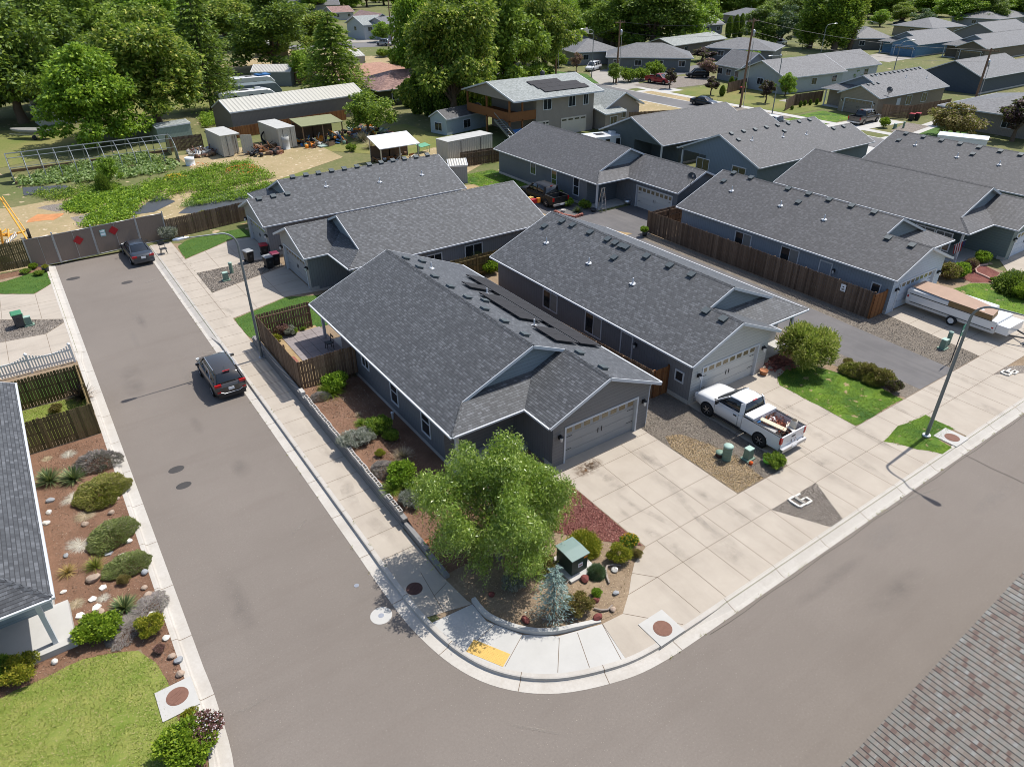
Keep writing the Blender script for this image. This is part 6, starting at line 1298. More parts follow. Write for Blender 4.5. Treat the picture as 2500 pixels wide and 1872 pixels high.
for i,(x,y,r_,mt,lb) in enumerate(((1615,780,.2,'rockR','dark red lava rock in front of the cabinet pad'),(1705,955,.17,'rockR','dark red lava rock before the tiny green plant'),(1720,1105,.2,'rockR','red brown boulder near the curved edging and driftwood'),(1115,1125,.2,'rockR','red brown boulder left of the blue cedar by the edging'),(1865,700,.16,'rockW','white rock beside the forked driftwood'),(1850,1035,.14,'rock','pale tan rock at the end of the curved driftwood'),(1875,895,.13,'rockG','flat grey green stone at the middle of the bare garden earth'),(830,910,.16,'rockR','pinkish rock in the shade under the willow'))):
    p=at(x,y,*c); m=MB(); m.rock((p[0],p[1],r_*.45),r_,i+40,.72); m.thing('garden_rock',X[mt],lb,'rock','rocks in the corner garden')
def drift(pts,r,label,x0,y0,s,z=.07):
    m=MB(); P=[at(a,b,x0,y0,s,z) for a,b in pts]; m.tube([Vector(p)+Vector((0,0,.02*(i%2))) for i,p in enumerate(P)],[r*(.6+.5*math.sin(math.pi*(i+.6)/len(P))) for i in range(len(P))],7); return m.thing('driftwood',X['drift'],label,'driftwood','driftwood in the corner garden')
drift([(1800,658),(1788,700),(1800,755),(1818,805)],.05,'grey forked driftwood root pointing to the viewer',*c); drift([(1800,658),(1850,650),(1920,655)],.045,'grey driftwood limb lying sideways by the white rock',*c); drift([(1690,1015),(1755,1035),(1810,1025),(1845,990)],.04,'pale curved driftwood by the tan rock',*c); drift([(1250,1103),(1380,1118),(1470,1112),(1535,1092)],.035,'long dark driftwood at the foot of the blue cedar',*c); drift([(1440,835),(1480,780),(1560,735),(1640,712)],.022,'thin driftwood branch in front of the cabinet pad',*c)
pr_=pot(at(1460,1415,620,920,3.45)[:2],.15,.25,X['terra'],'small orange pot under the willow beside the pavement wall')
# ---- long bed beside the corner house
c=(620,920,3.45)
put('grass',at(655,150,*c,z=.35),'bright green grass clump before the patio fence','shrub',sc=(1.5,1.5,1.7)); put('grass',at(640,120,*c,z=.35),'upright green grass clump touching the patio fence','shrub',sc=1.35)
put('bushlav',at(560,180,*c,z=.4),'low dead twiggy plant left of the bright grass clump','plant',sc=.6)
put('bushsage',at(850,570,*c,z=.4),'silver lavender bush overhanging the block wall','shrub',sc=(1.25,1.25,.75)); put('bushsage',at(940,530,*c,z=.35),'greener lavender bush behind the silver one','shrub',sc=(.9,.9,.7)); put('greengrass',at(900,400,*c,z=.35),'grey green grass clump above the silver lavender','plant',sc=.7)
put('bushm',at(1050,470,*c,z=.25),'dark shrub in the house shade beside the lavender','shrub',sc=1.1); put('bushm',at(1160,530,*c,z=.2),'small dark shrub in the shade by the middle window','shrub',sc=.7); put('bushb',at(700,110,*c,z=.2),'dark leafy shrub between the bright grass and the house','shrub',sc=1.3)
put('drygrass',at(1260,680,*c,z=.3),'tall straw coloured grass clump below the house windows','plant',sc=1.05); put('drygrass',at(885,330,*c,z=.3),'small dry flower stalks in front of the house shade','plant',sc=.45)
put('bushgold',at(1065,660,*c,z=.4),'small yellow flowering plant in the mulch','plant',sc=.42)
put('bushlav',at(1110,800,*c,z=.4),'grey dry mound above the block wall','plant',sc=.8); put('greengrass',at(1180,790,*c,z=.4),'pale green grass clump behind the grey dry mound','plant',sc=.8)
put('greengrass',at(1170,960,*c,z=.4),'green strappy clump hanging over the block wall','plant',sc=1.1); put('bushb',at(1240,880,*c,z=.35),'leafy green shrub at the willow edge','shrub',sc=1.15); put('bushsage',at(1330,1090,*c,z=.3),'faded grey pink shrub beside the willow','shrub',sc=.9)
put('bushm',at(1400,1000,*c,z=.2),'green shrub half under the willow branches','shrub',sc=1.2)
m=MB(); p=at(1172,365,*c); m.cyl(p,.06,.1,.5,10); m.lathe((p[0],p[1],.5),[(.09,-.04),(.09,.03),(0,.06)],10); m.thing('vent_cap',X['white'],'small white capped pipe in the house shade','pipe')
# patio yard
p=at(250,1230,620,460,3.45,z=.4); put('bushpink',p,'pink flowering bush in the patio yard corner','shrub',sc=.9); flowers('flower_heads',p,50,.45,.75,'flower_p','pink flower heads on the patio yard bush'); put('bushsage',at(300,1235,620,460,3.45,z=.4),'silvery bush beside the pink flowers in the patio yard','shrub',sc=.75); put('bushb',at(340,1225,620,460,3.45,z=.4),'small green bush right of the silvery patio bush','shrub',sc=.5); put('bushgold',at(190,1290,620,460,3.45,z=.4),'yellow green plant along the patio yard fence','plant',sc=.6); put('bushm',at(415,1195,620,460,3.45,z=.4),'tiny green tuft in the bare patio yard earth','plant',sc=.3)
m=MB(); p=at(640,1350,620,460,3.45,z=.42)
for a,b in ((-.2,-.2),(.2,-.2),(.2,.2),(-.2,.2)): m.bar((p[0]+a,p[1]+b,.42),(p[0]+a*.9,p[1]+b*.9,.95),.03,.03)
m.box((p[0],p[1],.87),(.45,.45,.04)); m.bar((p[0]+.2,p[1]-.2,.87),(p[0]+.25,p[1]-.2,1.35),.03,.03); m.bar((p[0]+.2,p[1]+.2,.87),(p[0]+.25,p[1]+.2,1.35),.03,.03); m.box((p[0]+.25,p[1],1.25),(.03,.4,.12)); m.thing('patio_chair',X['black'],'dark metal chair on the covered patio corner','chair')
m=MB(); p=at(340,1455,620,460,3.45,z=.42); m.box((p[0],p[1],.46),(.35,1.0,.1),0); m.thing('brick_stack',X['brick'],'small red brick strip in the patio yard corner','bricks')
# ---- garden bed at left
c=(0,920,3.45); g1='spiky plants in the left garden'
put('yucca',at(425,880,*c),'left of the pair of large variegated yuccas','yucca',g1,sc=1.25); put('yucca',at(625,865,*c),'right of the pair of large variegated yuccas','yucca',g1,sc=1.2)
put('spiky',at(805,1600,*c),'yellow green spiky clump below the straw grass','plant',g1,sc=1.05); put('ospiky',at(570,1650,*c),'orange tinted spiky clump beside the white gutter','plant',g1,sc=.95)
put('feather',at(580,650,*c),'pale grass tuft nearest the golden brown fence','grass','pale grass tufts',sc=.75); put('feather2',at(395,690,*c),'small straw tuft left of the pale grass near the fence','grass','pale grass tufts',sc=.6)
put('feather',at(600,1020,*c),'flat pale tuft left of the golden juniper','grass','pale grass tufts',sc=(1.1,.7,.5)); put('feather2',at(715,1170,*c),'large straw coloured tuft in the middle of the left bed','grass','pale grass tufts',sc=1.1); put('feather',at(675,1415,*c),'flat pale tuft above the yellow green spiky clump','grass','pale grass tufts',sc=(1.3,.9,.5))
put('bushlav',at(830,740,*c),'grey twiggy mound beside the kerb above the yuccas','shrub',sc=(1.15,1,1.2)); put('domegreen',at(872,765,*c),'small bright green dome on the grey mound','plant',sc=.2); put('bushb',at(800,680,*c),'little green tuft behind the grey mound','plant',sc=.35)
put('matgold',at(850,985,*c),'golden spreading juniper beside the kerb','juniper','spreading junipers in the left garden',sc=1.35); put('matgold',at(1020,930,*c),'small juniper mound at the kerb right of the golden one','juniper','spreading junipers in the left garden',sc=.62); put('domeg',at(870,1065,*c),'small lime mound below the golden juniper','plant',sc=.42)
put('matgreen',at(950,1345,*c),'grey green spreading juniper in the middle of the bed','juniper','spreading junipers in the left garden',sc=1.15); put('matgreen',at(1075,1600,*c),'lower grey green juniper nearest the big lawn','juniper','spreading junipers in the left garden',sc=.95)
RK=[(427,1045,.17,'rockG','round grey stone by the white gutter'),(415,1145,.15,'rockW','white stone below the round grey stone'),(392,1235,.15,'rockW','white stone with a dark spot by the gutter'),(990,1028,.14,'rock','small stone at the edge of the golden juniper'),(940,1150,.17,'rock','pinkish boulder between the two junipers'),(720,1245,.15,'rock','brown stone below the large straw tuft'),(1090,1385,.13,'rockW','white stone right of the grey green juniper'),(745,1460,.15,'rock','dark stone below the flat pale tuft'),(560,1510,.12,'rockG','small grey stone above the orange spiky clump'),(1005,1215,.12,'rock','small pink stone behind the middle juniper')]
c2=(0,1390,3.45)
RK2=[(795,85,.25,'rock','large brown boulder below the spiky clumps'),(1222,30,.17,'rockG','grey boulder at the right of the lower juniper'),(536,192,.11,'rockW','small round white stone on the brown mulch'),(1220,158,.12,'rock','small stone near the kerb above the boulder'),(1250,228,.19,'rock','tan boulder beside the kerb'),(850,360,.15,'rock','dark stone under the leafy green shrub'),(1285,392,.2,'rockW','pointed white stone near the kerb'),(1405,580,.14,'rockW','small white stone by the red leaved plant'),(1450,738,.17,'rock','rounded brown stone at the lawn corner'),(1508,772,.17,'rockG','blue grey stone beside the rounded brown one'),(1520,885,.17,'rock','tan boulder touching the drain slab'),(462,785,.16,'rockW','white stone left of the lawn top'),(1660,1205,.16,'rockW','white stone below the drain slab')]
for i,(x,y,r_,mt,lb) in enumerate(RK): p=at(x,y,*c); m=MB(); m.rock((p[0],p[1],r_*.4),r_,i,.7); m.thing('garden_rock',X[mt],lb,'rock','stones in the left garden')
for i,(x,y,r_,mt,lb) in enumerate(RK2): p=at(x,y,*c2); m=MB(); m.rock((p[0],p[1],r_*.4),r_,i+20,.7); m.thing('garden_rock',X[mt],lb,'rock','stones in the left garden')
for i,(x,y,x0,y0,lb) in enumerate(((915,1488,0,920,'flat grey slab above the lower juniper'),(1030,1512,0,920,'flat white slab above the lower juniper'),(893,38,0,1390,'white flagstone left of the lower juniper'),(870,155,0,1390,'white square flagstone on the brown mulch'),(785,255,0,1390,'white curved flagstone left of the green yucca'),(815,322,0,1390,'pale flagstone above the leafy green shrub'),(675,390,0,1390,'white diamond shaped flagstone near the porch'))):
    p=at(x,y,x0,y0,3.45); rn=random.Random(i); m=MB(); n=5; m.prism([(p[0]+math.cos(6.28*k/n+i)*rn.uniform(.14,.2),p[1]+math.sin(6.28*k/n+i)*rn.uniform(.14,.2)) for k in range(n)],.0,.06); m.thing('flagstone',X['rockW'] if i else X['rockG'],lb,'flagstone','flagstones in the left garden')
put('yucca',at(1050,330,*c2),'single green yucca above the leafy green shrub','yucca',g1,sc=.98); put('bushlime',at(850,560,*c2),'leafy bright green shrub at the lawn edge with long shoots','shrub',sc=(1.35,1.2,1.0)); put('bushgold',at(1270,520,*c2),'sparse yellow green shrub near the kerb','shrub',sc=.85); put('bushbrown',at(1050,110,*c2),'little orange plant on the lower juniper','plant',sc=.42); put('bushpink',at(1350,690,*c2),'small red leaved plant near the kerb','plant',sc=.35)
put('feather2',at(645,290,*c2),'straw tuft near the porch corner','grass','pale grass tufts',sc=.75); put('feather',at(870,240,*c2),'small grey grass tuft left of the green yucca','grass','pale grass tufts',sc=.5)
put('bushlav',at(1250,330,*c2),'grey lifeless mat of twigs beside the kerb','shrub',sc=(.9,.8,.4)); put('bushlav',at(1050,520,*c2),'grey brown twigs around the leafy shrub','shrub',sc=(.9,.7,.35))
put('bushgold',at(195,890,*c2),'yellow green feathery shrub at the bottom left house corner','shrub',sc=(1.05,1.05,.95)); put('bushm',at(60,900,*c2),'dark green shrub at the left frame edge by the house','shrub',sc=.9)
put('bushlime',at(1590,1560,*c2),'dense bright green bush at the bottom of the picture beside the kerb','shrub',sc=(1.5,1.5,1.15)); put('bushpink',at(1745,1420,*c2),'red leaved bush with white flowers behind the dense green bush','shrub',sc=1.05); flowers('flower_heads',at(1745,1420,*c2),110,.7,.85,'flower_w','small white flowers over the red leaved bush'); put('bushgold',at(1615,1260,*c2),'small yellow green plant below the drain slab','plant',sc=.5)
put('phormium',at(700,180,0,920,3.45),'dark spiky flax plant in the small fenced yard','plant',sc=1.0); put('bushbrown',at(480,300,0,920,3.45),'low reddish plant beside the golden brown fence','plant',sc=.6)
# bed at the dead end, left
c=(0,480,7.53)
m=MB(); 
for k in range(9): a=at(30+k*75,1345-k*12,*c); m.box((a[0],a[1]+.15,.22),(.5,.25,.42),.08)
m.thing('stone_edging',X['blockc'],'row of pale blocks below the dark fence at the dead end','wall')
put('hedge',at(60,1290,*c),'orange topped clipped shrub at the left edge by the gates','shrub',sc=.95); bpy.context.view_layer.update()
put('bushm',at(480,1410,*c),'low green mound in the bed below the fence, left of two','shrub','low mounds at the dead end',sc=(.7,.6,.4)); put('bushm',at(730,1440,*c),'low green mound in the bed below the gates, right of two','shrub','low mounds at the dead end',sc=(.7,.6,.45)); put('bushlime',at(620,1330,*c),'bright green leafy plant at the corner of the mesh panel','plant',sc=.55)
pr_=pot(at(850,1370,*c)[:2],.28,.35,X['dmetal'],'dark round planter at the kerb end by the gates'); put('bushgold',at(840,1320,*c,z=.3),'yellow green plant growing in the dark planter','plant',sc=.4)
# bed right of the gates
c=(0,460,3.45); g2='bushes along the dead end lawn'
put('bushsage',at(1435,430,*c),'silvery bush nearest the mesh gates','shrub',g2,sc=(1.5,1.5,1.5)); put('bushbrown',at(1545,365,*c),'orange brown bush right of the silvery bush','shrub',g2,sc=(1.3,1.3,1.0)); put('bushgold',at(1745,300,*c),'tall tan green bush in the middle of the lawn bed','shrub',g2,sc=(1.5,1.5,1.5)); put('bushgold',at(1895,260,*c),'yellow green bush before the third house','shrub',g2,sc=(1.35,1.35,1.1)); put('bushgold',at(2005,255,*c),'small golden bush touching the third house','shrub',g2,sc=1.0); put('greengrass',at(1640,300,*c),'tall green grass clump before the dark fence panel','plant',sc=1.5)
m=MB(); p=at(1385,550,*c); 
for a,b in ((-.25,-.25),(.25,-.25),(.25,.25),(-.25,.25)): m.bar((p[0]+a,p[1]+b,0),(p[0]+a*.7,p[1]+b*.7,.45),.03,.03)
m.box((p[0],p[1],.45),(.55,.5,.03)); m.bar((p[0]-.2,p[1]+.25,.45),(p[0]-.22,p[1]+.4,.95),.03,.03); m.bar((p[0]+.2,p[1]+.25,.45),(p[0]+.22,p[1]+.4,.95),.03,.03); m.box((p[0],p[1]+.36,.8),(.5,.03,.3)); m.thing('folding_chair',X['dmetal'],'dark folding chair on the pavement by the sedan','chair')
# driveway bushes between house 2 and the private drive
c=(1860,460,3.45)
put('bushyel',at(370,1500,*c),'large yellow green weeping bush beside the grey house porch','shrub',sc=(2.75,2.75,3.1)); put('bushbrown',at(720,1490,*c),'small red bush at the top edge of the private drive','shrub',sc=.55)
for i,(x,y) in enumerate(((800,1560),(880,1590),(960,1615),(1010,1640))): put('bushbrown' if i%2 else 'matgold',at(x,y,*c),['olive brown bush at the upper end of the drive hedge','golden brown bush second in the drive hedge','olive bush third in the drive hedge','bushy brown end of the drive hedge'][i],'shrub','low hedge along the private drive',sc=(1.05,1.05,1.5) if i%2==0 else 1.05)
put('bushpur',at(1095,1710,*c),'dark purple bush at the lower end of the drive hedge','shrub',sc=.85)
p=at(140,1500,*c); m=MB(); rn=random.Random(5)
for k in range(60): m.rock((p[0]+rn.uniform(-.8,.9),p[1]+rn.uniform(-.7,.7),.05),rn.uniform(.05,.11),k,.6)
tag(m.obj('bark_chunks',X['brick']),'heap of reddish stones beside the weeping bush','stones',kind='stuff')
put('bushm',at(100,745,1860,920,3.45),'weedy green plant under the tail of the white pickup','plant',sc=(.95,.8,.75)); 
m=MB(); p=at(345,650,1800,980,4.6,z=.2); m.lathe((p[0],p[1],.03),[(0,0),(.2,.02),(.26,.2),(.2,.28),(0,.32)],14); m.thing('ball',plain('lime_ball',(.25,.75,.08),.5),'lime green ball beside the weedy plant and pickup wheel','ball')
m=MB(); p=at(150,705,1800,980,4.6); m.lathe((p[0],p[1],0),[(0,0),(.09,.02),(.1,.14),(0,.2)],12); m.thing('ball',plain('orange_ball',(.80,.12,.02),.5),'small orange ball in front of the grey utility box','ball')
pot(at(1245,85,1660,900,6.13)[:2],.26,.3,X['terra'],'brown bowl planter beside the pale garage door')
# front gardens at right
put('bushbrown',at(1560,760,*c),'orange and green bush by the blue house garage','shrub',sc=(1.6,1.6,1.4)); put('bushb',at(1640,740,*c),'green bush right of the orange bush','shrub',sc=(1.5,1.5,1.3)); put('bushpink',at(1755,690,*c),'small rose standard on the red mulch','plant',sc=(.8,.8,1.2)); put('bushb',at(1845,625,*c),'round green bush by the sage house wall','shrub',sc=1.1); put('hedge',at(2130,850,*c),'large clipped dark green hedge at the right edge','shrub',sc=(2.2,1.6,1.4)); put('bushlime',at(2190,930,*c),'bright green bush below the clipped hedge','shrub',sc=1.3); put('bushm',at(1955,790,*c),'small green tuft at the bend of the pink edging','plant',sc=.5)
m=MB(); pe=[at(x,y,*c,z=.05) for x,y in ((2010,795),(1940,770),(1880,740),(1810,710),(1795,675),(1830,650),(1900,640))]; m.tube(pe,.09,6); m.thing('garden_edging',plain('pink_edging',(.45,.30,.25),.9),'pinkish curved edging around the mulch bed at right','edging')
# before the dusk blue house
c=(1240,460,3.45)
pot(at(1005,135,*c)[:2],.38,.5,X['alu'],'galvanised tub planter beside the white garage door'); put('bushm',at(1005,60,*c,z=.4),'green shrub growing in the galvanised tub','plant',sc=1.0)
put('yucca',at(590,200,*c),'variegated spiky plant by the brick edged bed','plant',sc=1.0); put('bushm',at(650,170,*c),'dark shrub beside the variegated plant','shrub',sc=1.0); put('bushb',at(500,150,*c),'green shrub against the dusk blue wall','shrub',sc=1.0); put('bushm',at(430,100,*c),'dark shrub left of the dusk blue house window','shrub',sc=1.1); pot(at(465,200,*c)[:2],.25,.25,X['blockc'],'pale flower bowl on the little lawn'); pot(at(720,195,*c)[:2],.3,.3,X['dmetal'],'black pot right of the brick edged bed'); pot(at(1150,400,*c)[:2],.25,.45,X['dmetal'],'dark pot by the corner of the long fence'); put('bushb',at(1150,370,*c,z=.4),'small green plant in the dark pot by the fence','plant',sc=.65)
m=MB(); pe=[at(x,y,*c,z=.12) for x,y in ((400,195),(470,225),(560,240),(640,215))]; 
for a,b in zip(pe,pe[1:]):
    for k in range(5): q=Vector(a).lerp(Vector(b),k/5); m.box((q.x,q.y,.12),(.3,.2,.22),k*.3)
m.thing('brick_edging',X['brick'],'low brick edging around the bed before the dusk blue house','edging')
m=MB(); p=at(480,55,*c); m.tube([(p[0],p[1],0),(p[0],p[1],.8)],.012,5); m.lathe((p[0],p[1],.75),[(0,0),(.14,.08),(.16,.2),(.05,.3),(0,.31)],8); m.tube([(p[0]+.05,p[1],1.0),(p[0]+.2,p[1],1.25),(p[0]+.12,p[1],1.35)],.03,6); m.thing('garden_bird',LF['flower_p'],'pink flamingo ornament by the dusk blue wall','ornament')
m=MB(); p=at(608,100,*c); m.lathe((p[0],p[1],.3),[(0,0),(.16,.02),(.12,.3),(.05,.5),(0,.55)],8); m.thing('garden_statue',X['white'],'white pointed garden ornament by the dusk blue wall','ornament')
put('greengrass',at(700,690,1080,640,5.267),'weeds in the fenced yard corner behind the houses','plant',sc=1.4); put('bushb',at(600,140,1080,640,5.267),'green weeds before the brown fence between the roofs','plant',sc=1.3)
# flag on the sage house
b=rayplane(1860+1725/3.45,460+430/3.45,(62,0,0),(1,0,0)); root=empty('house_flag',(b.x,b.y,0),0,'striped red and white flag on a pole at the sage house porch','flag'); a=G(1860+1600/3.45,460+470/3.45,2.2); 
q1=Vector((60.0,22.6,3.0)); p0=G(1860+1720/3.45,460+432/3.45,2.6); p1=G(1860+1620/3.45,460+478/3.45,1.7); 
m=MB(); m.tube([p0,p0.lerp(p1,1.0)],.02,6); m.obj('pole',X['white'],root)
m=MB(); d=(p1-p0); 
for k in range(7):
    t0=.25+k*.1; 
    for mm in (0,): 
        u=p0+d*t0;v=p0+d*(t0+.1); m.add([u,v,v+Vector((-.05,-.1,-.75)),u+Vector((-.05,-.1,-.75))],[(0,1,2,3)],k%2)
m.obj('cloth',[X['red'],X['white']],root)
m=MB(); u=p0+d*.02;v=p0+d*.25; m.add([u,v,v+Vector((0,-.05,-.45)),u+Vector((0,-.05,-.45))],[(0,1,2,3)]); m.obj('canton',plain('flag_navy',(.02,.03,.09),.8),root)
# ------------------------------------------------------------ houses beyond
def shouse(label,p1,p2,depth,ze=2.8,rise=1.6,kind='gable',roofm='roofF',col=(.25,.25,.26),wins=2,name='house',pts=None,ov=.5,group='houses beyond the private drive',lw=1,trim='trim'):
    if pts: A=Vector((*pts[0],0));B=Vector((*pts[1],0))
    else: A=G(*p1,ze);B=G(*p2,ze);A.z=B.z=0
    U=(B-A);L=U.length;U.normalize();N=Vector((-U.y,U.x,0)); 
    if N.dot(A)<0: N=-N
    cn=A+U*L/2+N*depth/2; root=empty(name,(cn.x,cn.y,0),0,label,'house',group)
    P=lambda u,v,z:A+U*u+N*v+Vector((0,0,z)); D=depth; m=MB(); T=.15
    if kind=='hip':
        if L>=D: r0,r1=(D/2,D/2),(L-D/2,D/2); zr=ze+rise
        else: r0,r1=(L/2,L/2),(L/2,D-L/2); zr=ze+rise
        a,b,c,d=(0,0,ze),(L,0,ze),(L,D,ze),(0,D,ze); e=(*r0,zr);f=(*r1,zr)
        F=[(a,b,f,e),(b,c,f),(c,d,e,f),(d,a,e)] if L>=D else [(a,b,e),(b,c,f,e),(c,d,f),(d,a,e,f)]
    elif kind=='gable': F=[((0,0,ze),(L,0,ze),(L,D/2,ze+rise),(0,D/2,ze+rise)),((L,D,ze),(0,D,ze),(0,D/2,ze+rise),(L,D/2,ze+rise))]
    else: F=[((0,0,ze),(L/2,0,ze+rise),(L/2,D,ze+rise),(0,D,ze)),((L,0,ze),(L/2,0,ze+rise),(L/2,D,ze+rise),(L,D,ze))]
    for f in F:
        m.poly([P(*q) for q in f],0); m.poly([P(q[0],q[1],q[2]-T) for q in f][::-1],1)
    rf=m.obj('roof',[X[roofm],X[trim]],root)
    m=MB()
    for f in F:
        for q,w_ in zip(f,f[1:]+f[:1]):
            if (q[2]<ze+.01 and w_[2]<ze+.01) or (kind!='hip' and abs(q[2]-w_[2])>.1): m.bar(P(*q)+Vector((0,0,-.08)),P(*w_)+Vector((0,0,-.08)),.07,.17)
    m.obj('fascia',X[trim],rf)
    mt=siding(label[:18]+'_wall',col); m=MB(); o=ov; z=ze-T
    for a,b in (((o,o),(L-o,o)),((L-o,o),(L-o,D-o)),((L-o,D-o),(o,D-o)),((o,D-o),(o,o))): m.poly([P(*a,0),P(*b,0),P(*b,z),P(*a,z)])
    if kind=='gable':
        for u in (o,L-o): m.poly([P(u,o,z),P(u,D-o,z),P(u,D/2,ze+rise-T)])
    if kind=='gablex':
        for v in (o,D-o): m.poly([P(o,v,z),P(L-o,v,z),P(L/2,v,ze+rise-T)])
    m.obj('wall',mt,root)
    n=-N
    for i in range(wins):
        c=P(L*(i+.5)/wins,o,ze-1.15); 
        t=Vector((-n.y,n.x,0)); rz=math.atan2(t.y,t.x); m=MB(); m.box(c+n*.03,(1.5,.06,1.25),rz,0); w_=m.obj('window',X[trim],root); m=MB(); 
        for s in (-1,1): m.box(c+n*.065+t*s*.34,(.62,.02,1.05),rz,0)
        m.obj('pane',X['glass'],w_)
    for i in range(lw):
        c=P(o,D*(i+.5)/lw,ze-1.2); m=MB(); rz=math.atan2(N.y,N.x); m.box(c-U*.03,(1.5,.06,1.2),rz,0); w_=m.obj('window',X[trim],root); m=MB()
        for s in (-1,1): m.box(c-U*.065+N*s*.34,(.62,.02,1.0),rz,0)
        m.obj('pane',X['glass'],w_)
    return root,P,F
# houses of the same kind as the near ones
tsw,tsf=sd('taupe_brown_siding',(.20,.165,.125)),sd('taupe_brown_lap',(.27,.225,.175),True)
HT_,_=house('taupe_house','taupe brown house with white framed garage and bronze pickup before it',(111.6,72.8),(0,-1),(1,0),11.5,7.3,2.0,3.6,20.5,tsw,tsf,roofm='roofF',doorc=siding('taupe_door',(.24,.20,.16),True,.5,.03),group='houses beyond the private drive')
for px,py in ((2219,241),(2257,234)):
    q=rayplane(px,py,(0,61.75,0),(0,1,0)); add_window(HT_,(q.x,61.75,1.6),(0,-1,0),1.5,1.3,2)
q=rayplane(1860+1150/3.45,855/3.45,(0,61.75,0),(0,1,0)); add_door(HT_,(q.x,61.75,.1),(0,-1,0),.9,2.0,X['trim'])
vents(HT_,(0,61.3,2.8),(0,-SL,1),[Q4(*q) for q in ((925,640),(960,632),(1000,628),(1038,622),(1078,616),(1112,611),(1150,606),(1187,600),(1220,594),(1257,589),(1292,582),(1328,576),(893,715),(935,710),(977,703))],[Q4(968,640),Q4(1213,655),Q4(1387,660)])
dbw=sd('navy_siding',(.055,.072,.095)); house('navy_house','navy blue house behind the taupe one with ridge vents and plain gable',(168,73.6),(0,-1),(-1,0),11.6,7.2,2.0,3.6,22.5,dbw,dbw,roofm='roofF',group='houses beyond the private drive')
bgw=sd('denim_siding',(.10,.20,.32)); house('denim_house','blue house with blue garage door and white door frame in the distance',(189.5,109.5),(0,-1),(1,0),11.6,7.3,2.0,3.6,22,bgw,bgw,roofm='roofF',doorc=siding('denim_door',(.07,.15,.25),True,.5,.03),group='houses beyond the private drive')
oA=G(*Q4(1900,415),2.8); brw=sd('umber_siding',(.13,.11,.085)); house('umber_house','dark umber house with blank garage door at the right edge behind the bins',(oA.x,oA.y+11.5),(0,-1),(1,0),11.5,7.3,2.0,4.5,30,brw,brw,roofm='roofF',doorc=siding('umber_door',(.13,.115,.085),True,.5,.03),group='houses beyond the private drive')
oB=G(*Q4(1985,290),2.8); gw=sd('ash_siding',(.20,.19,.19)); house('ash_house','grey house with sliding door in its gable at the upper right',(oB.x+26,oB.y+12),(0,-1),(-1,0),12,7.3,2.0,3.6,26,gw,gw,roofm='roofF',group='houses beyond the private drive')
shouse('distant grey hip roofed house at the upper right corner',Q4(2000,165),Q4(2300,130),16,kind='hip',rise=2.2)
shouse('distant tan hip roofed house between two leafy trees',Q4(1440,240),Q4(1730,220),14,kind='hip',rise=2.2,col=(.28,.24,.18))
shouse('taupe grey hip roofed house with white porch posts left of the blue garage house',Q4(770,325),Q4(1125,325),13,kind='hip',rise=2.3,col=(.12,.115,.11))
shouse('pale sided house with long roof and white wall behind the round yellow tree',Q4(620,495),Q4(1010,540),11,rise=2.3,kind='gablex' if 0 else 'gable',roofm='roofF',col=(.42,.44,.46),pts=((132,83.6),(149.5,83.6)),lw=0)
shouse('grey house with white gable and long front roof at the left of the fenced plot',None,None,12,rise=2.4,roofm='roofF',col=(.36,.39,.40),pts=((117.2,82.6),(134.5,81.6)),wins=3)
shouse('low grey house in front of the two white cars',Q3(1650,400),Q3(2250,430),13,rise=1.9,kind='hip',col=(.16,.16,.17))
shouse('pale green roofed low house under the tall trees',Q3(1400,388),Q3(1850,325),9,rise=1.4,roofm='roofG',col=(.14,.12,.11),trim='whiteD')
shouse('steep dark roofed house with window wall beside the round leafy tree',Q3(1745,540),Q3(1960,580),8,rise=2.6,col=(.22,.24,.25),wins=3)
shouse('long grey hip roofed house behind the hedge at the utility pole',Q3(825,482),Q3(1565,492),13,rise=2.3,kind='hip',col=(.13,.145,.155),wins=4)
shouse('grey hip roofed house with garage beside the white boxy SUV',Q3(560,445),Q3(980,425),13,rise=2.2,kind='hip',col=(.25,.26,.28),wins=2)
shouse('grey roofed house half hidden left of the skylight roof',Q3(440,345),Q3(720,330),13,rise=2.0,kind='hip',col=(.2,.2,.2)); shouse('brownish grey roofed house between the trees at top centre',Q3(530,265),Q3(800,300),12,rise=2.0,kind='hip',col=(.2,.18,.16)); shouse('small dark blue house with gable porch at top centre',Q3(490,125),Q3(680,125),12,rise=2.2,kind='hip',col=(.07,.09,.11),wins=1)
shouse('grey roofed house behind the dark cypress group',Q3(1650,215),Q3(1830,205),11,rise=2.2,col=(.12,.14,.17)); shouse('tan grey hip roofed house above the cypress group',Q3(1800,120),Q3(2070,150),12,rise=2.3,kind='hip',col=(.22,.2,.18)); shouse('white walled house at the far right of the cypress group',Q3(1960,200),Q3(2050,215),8,rise=1.4,col=(.5,.5,.5))
shouse('brown roofed gabled house at the top left street',Q2(660,110),Q2(850,100),9,rise=2.0,roofm='roofT',col=(.35,.35,.35)); shouse('grey sided house with steep brown roof beside it',Q2(780,175),Q2(960,215),10,ze=3.5,rise=3,roofm='roofT',col=(.28,.27,.27),kind='gable',wins=1)
shouse('white house with pale green roof and tall round window',Q2(920,215),Q2(1160,200),12,ze=4,rise=2.2,roofm='roofG',col=(.45,.48,.5),wins=2); shouse('grey house with small gable dormers right of the wooden pole',Q2(1160,230),Q2(1390,200),12,ze=3.5,rise=2.4,col=(.4,.4,.4),wins=3)
shouse('dark blue gable house peeking between the left trees',Q2(-520,150),Q2(-400,140),10,rise=2.2,col=(.3,.3,.33)); shouse('distant grey roof at the top beside the yellow lit trees',(690,15),(830,12),10,rise=2,col=(.3,.3,.3))
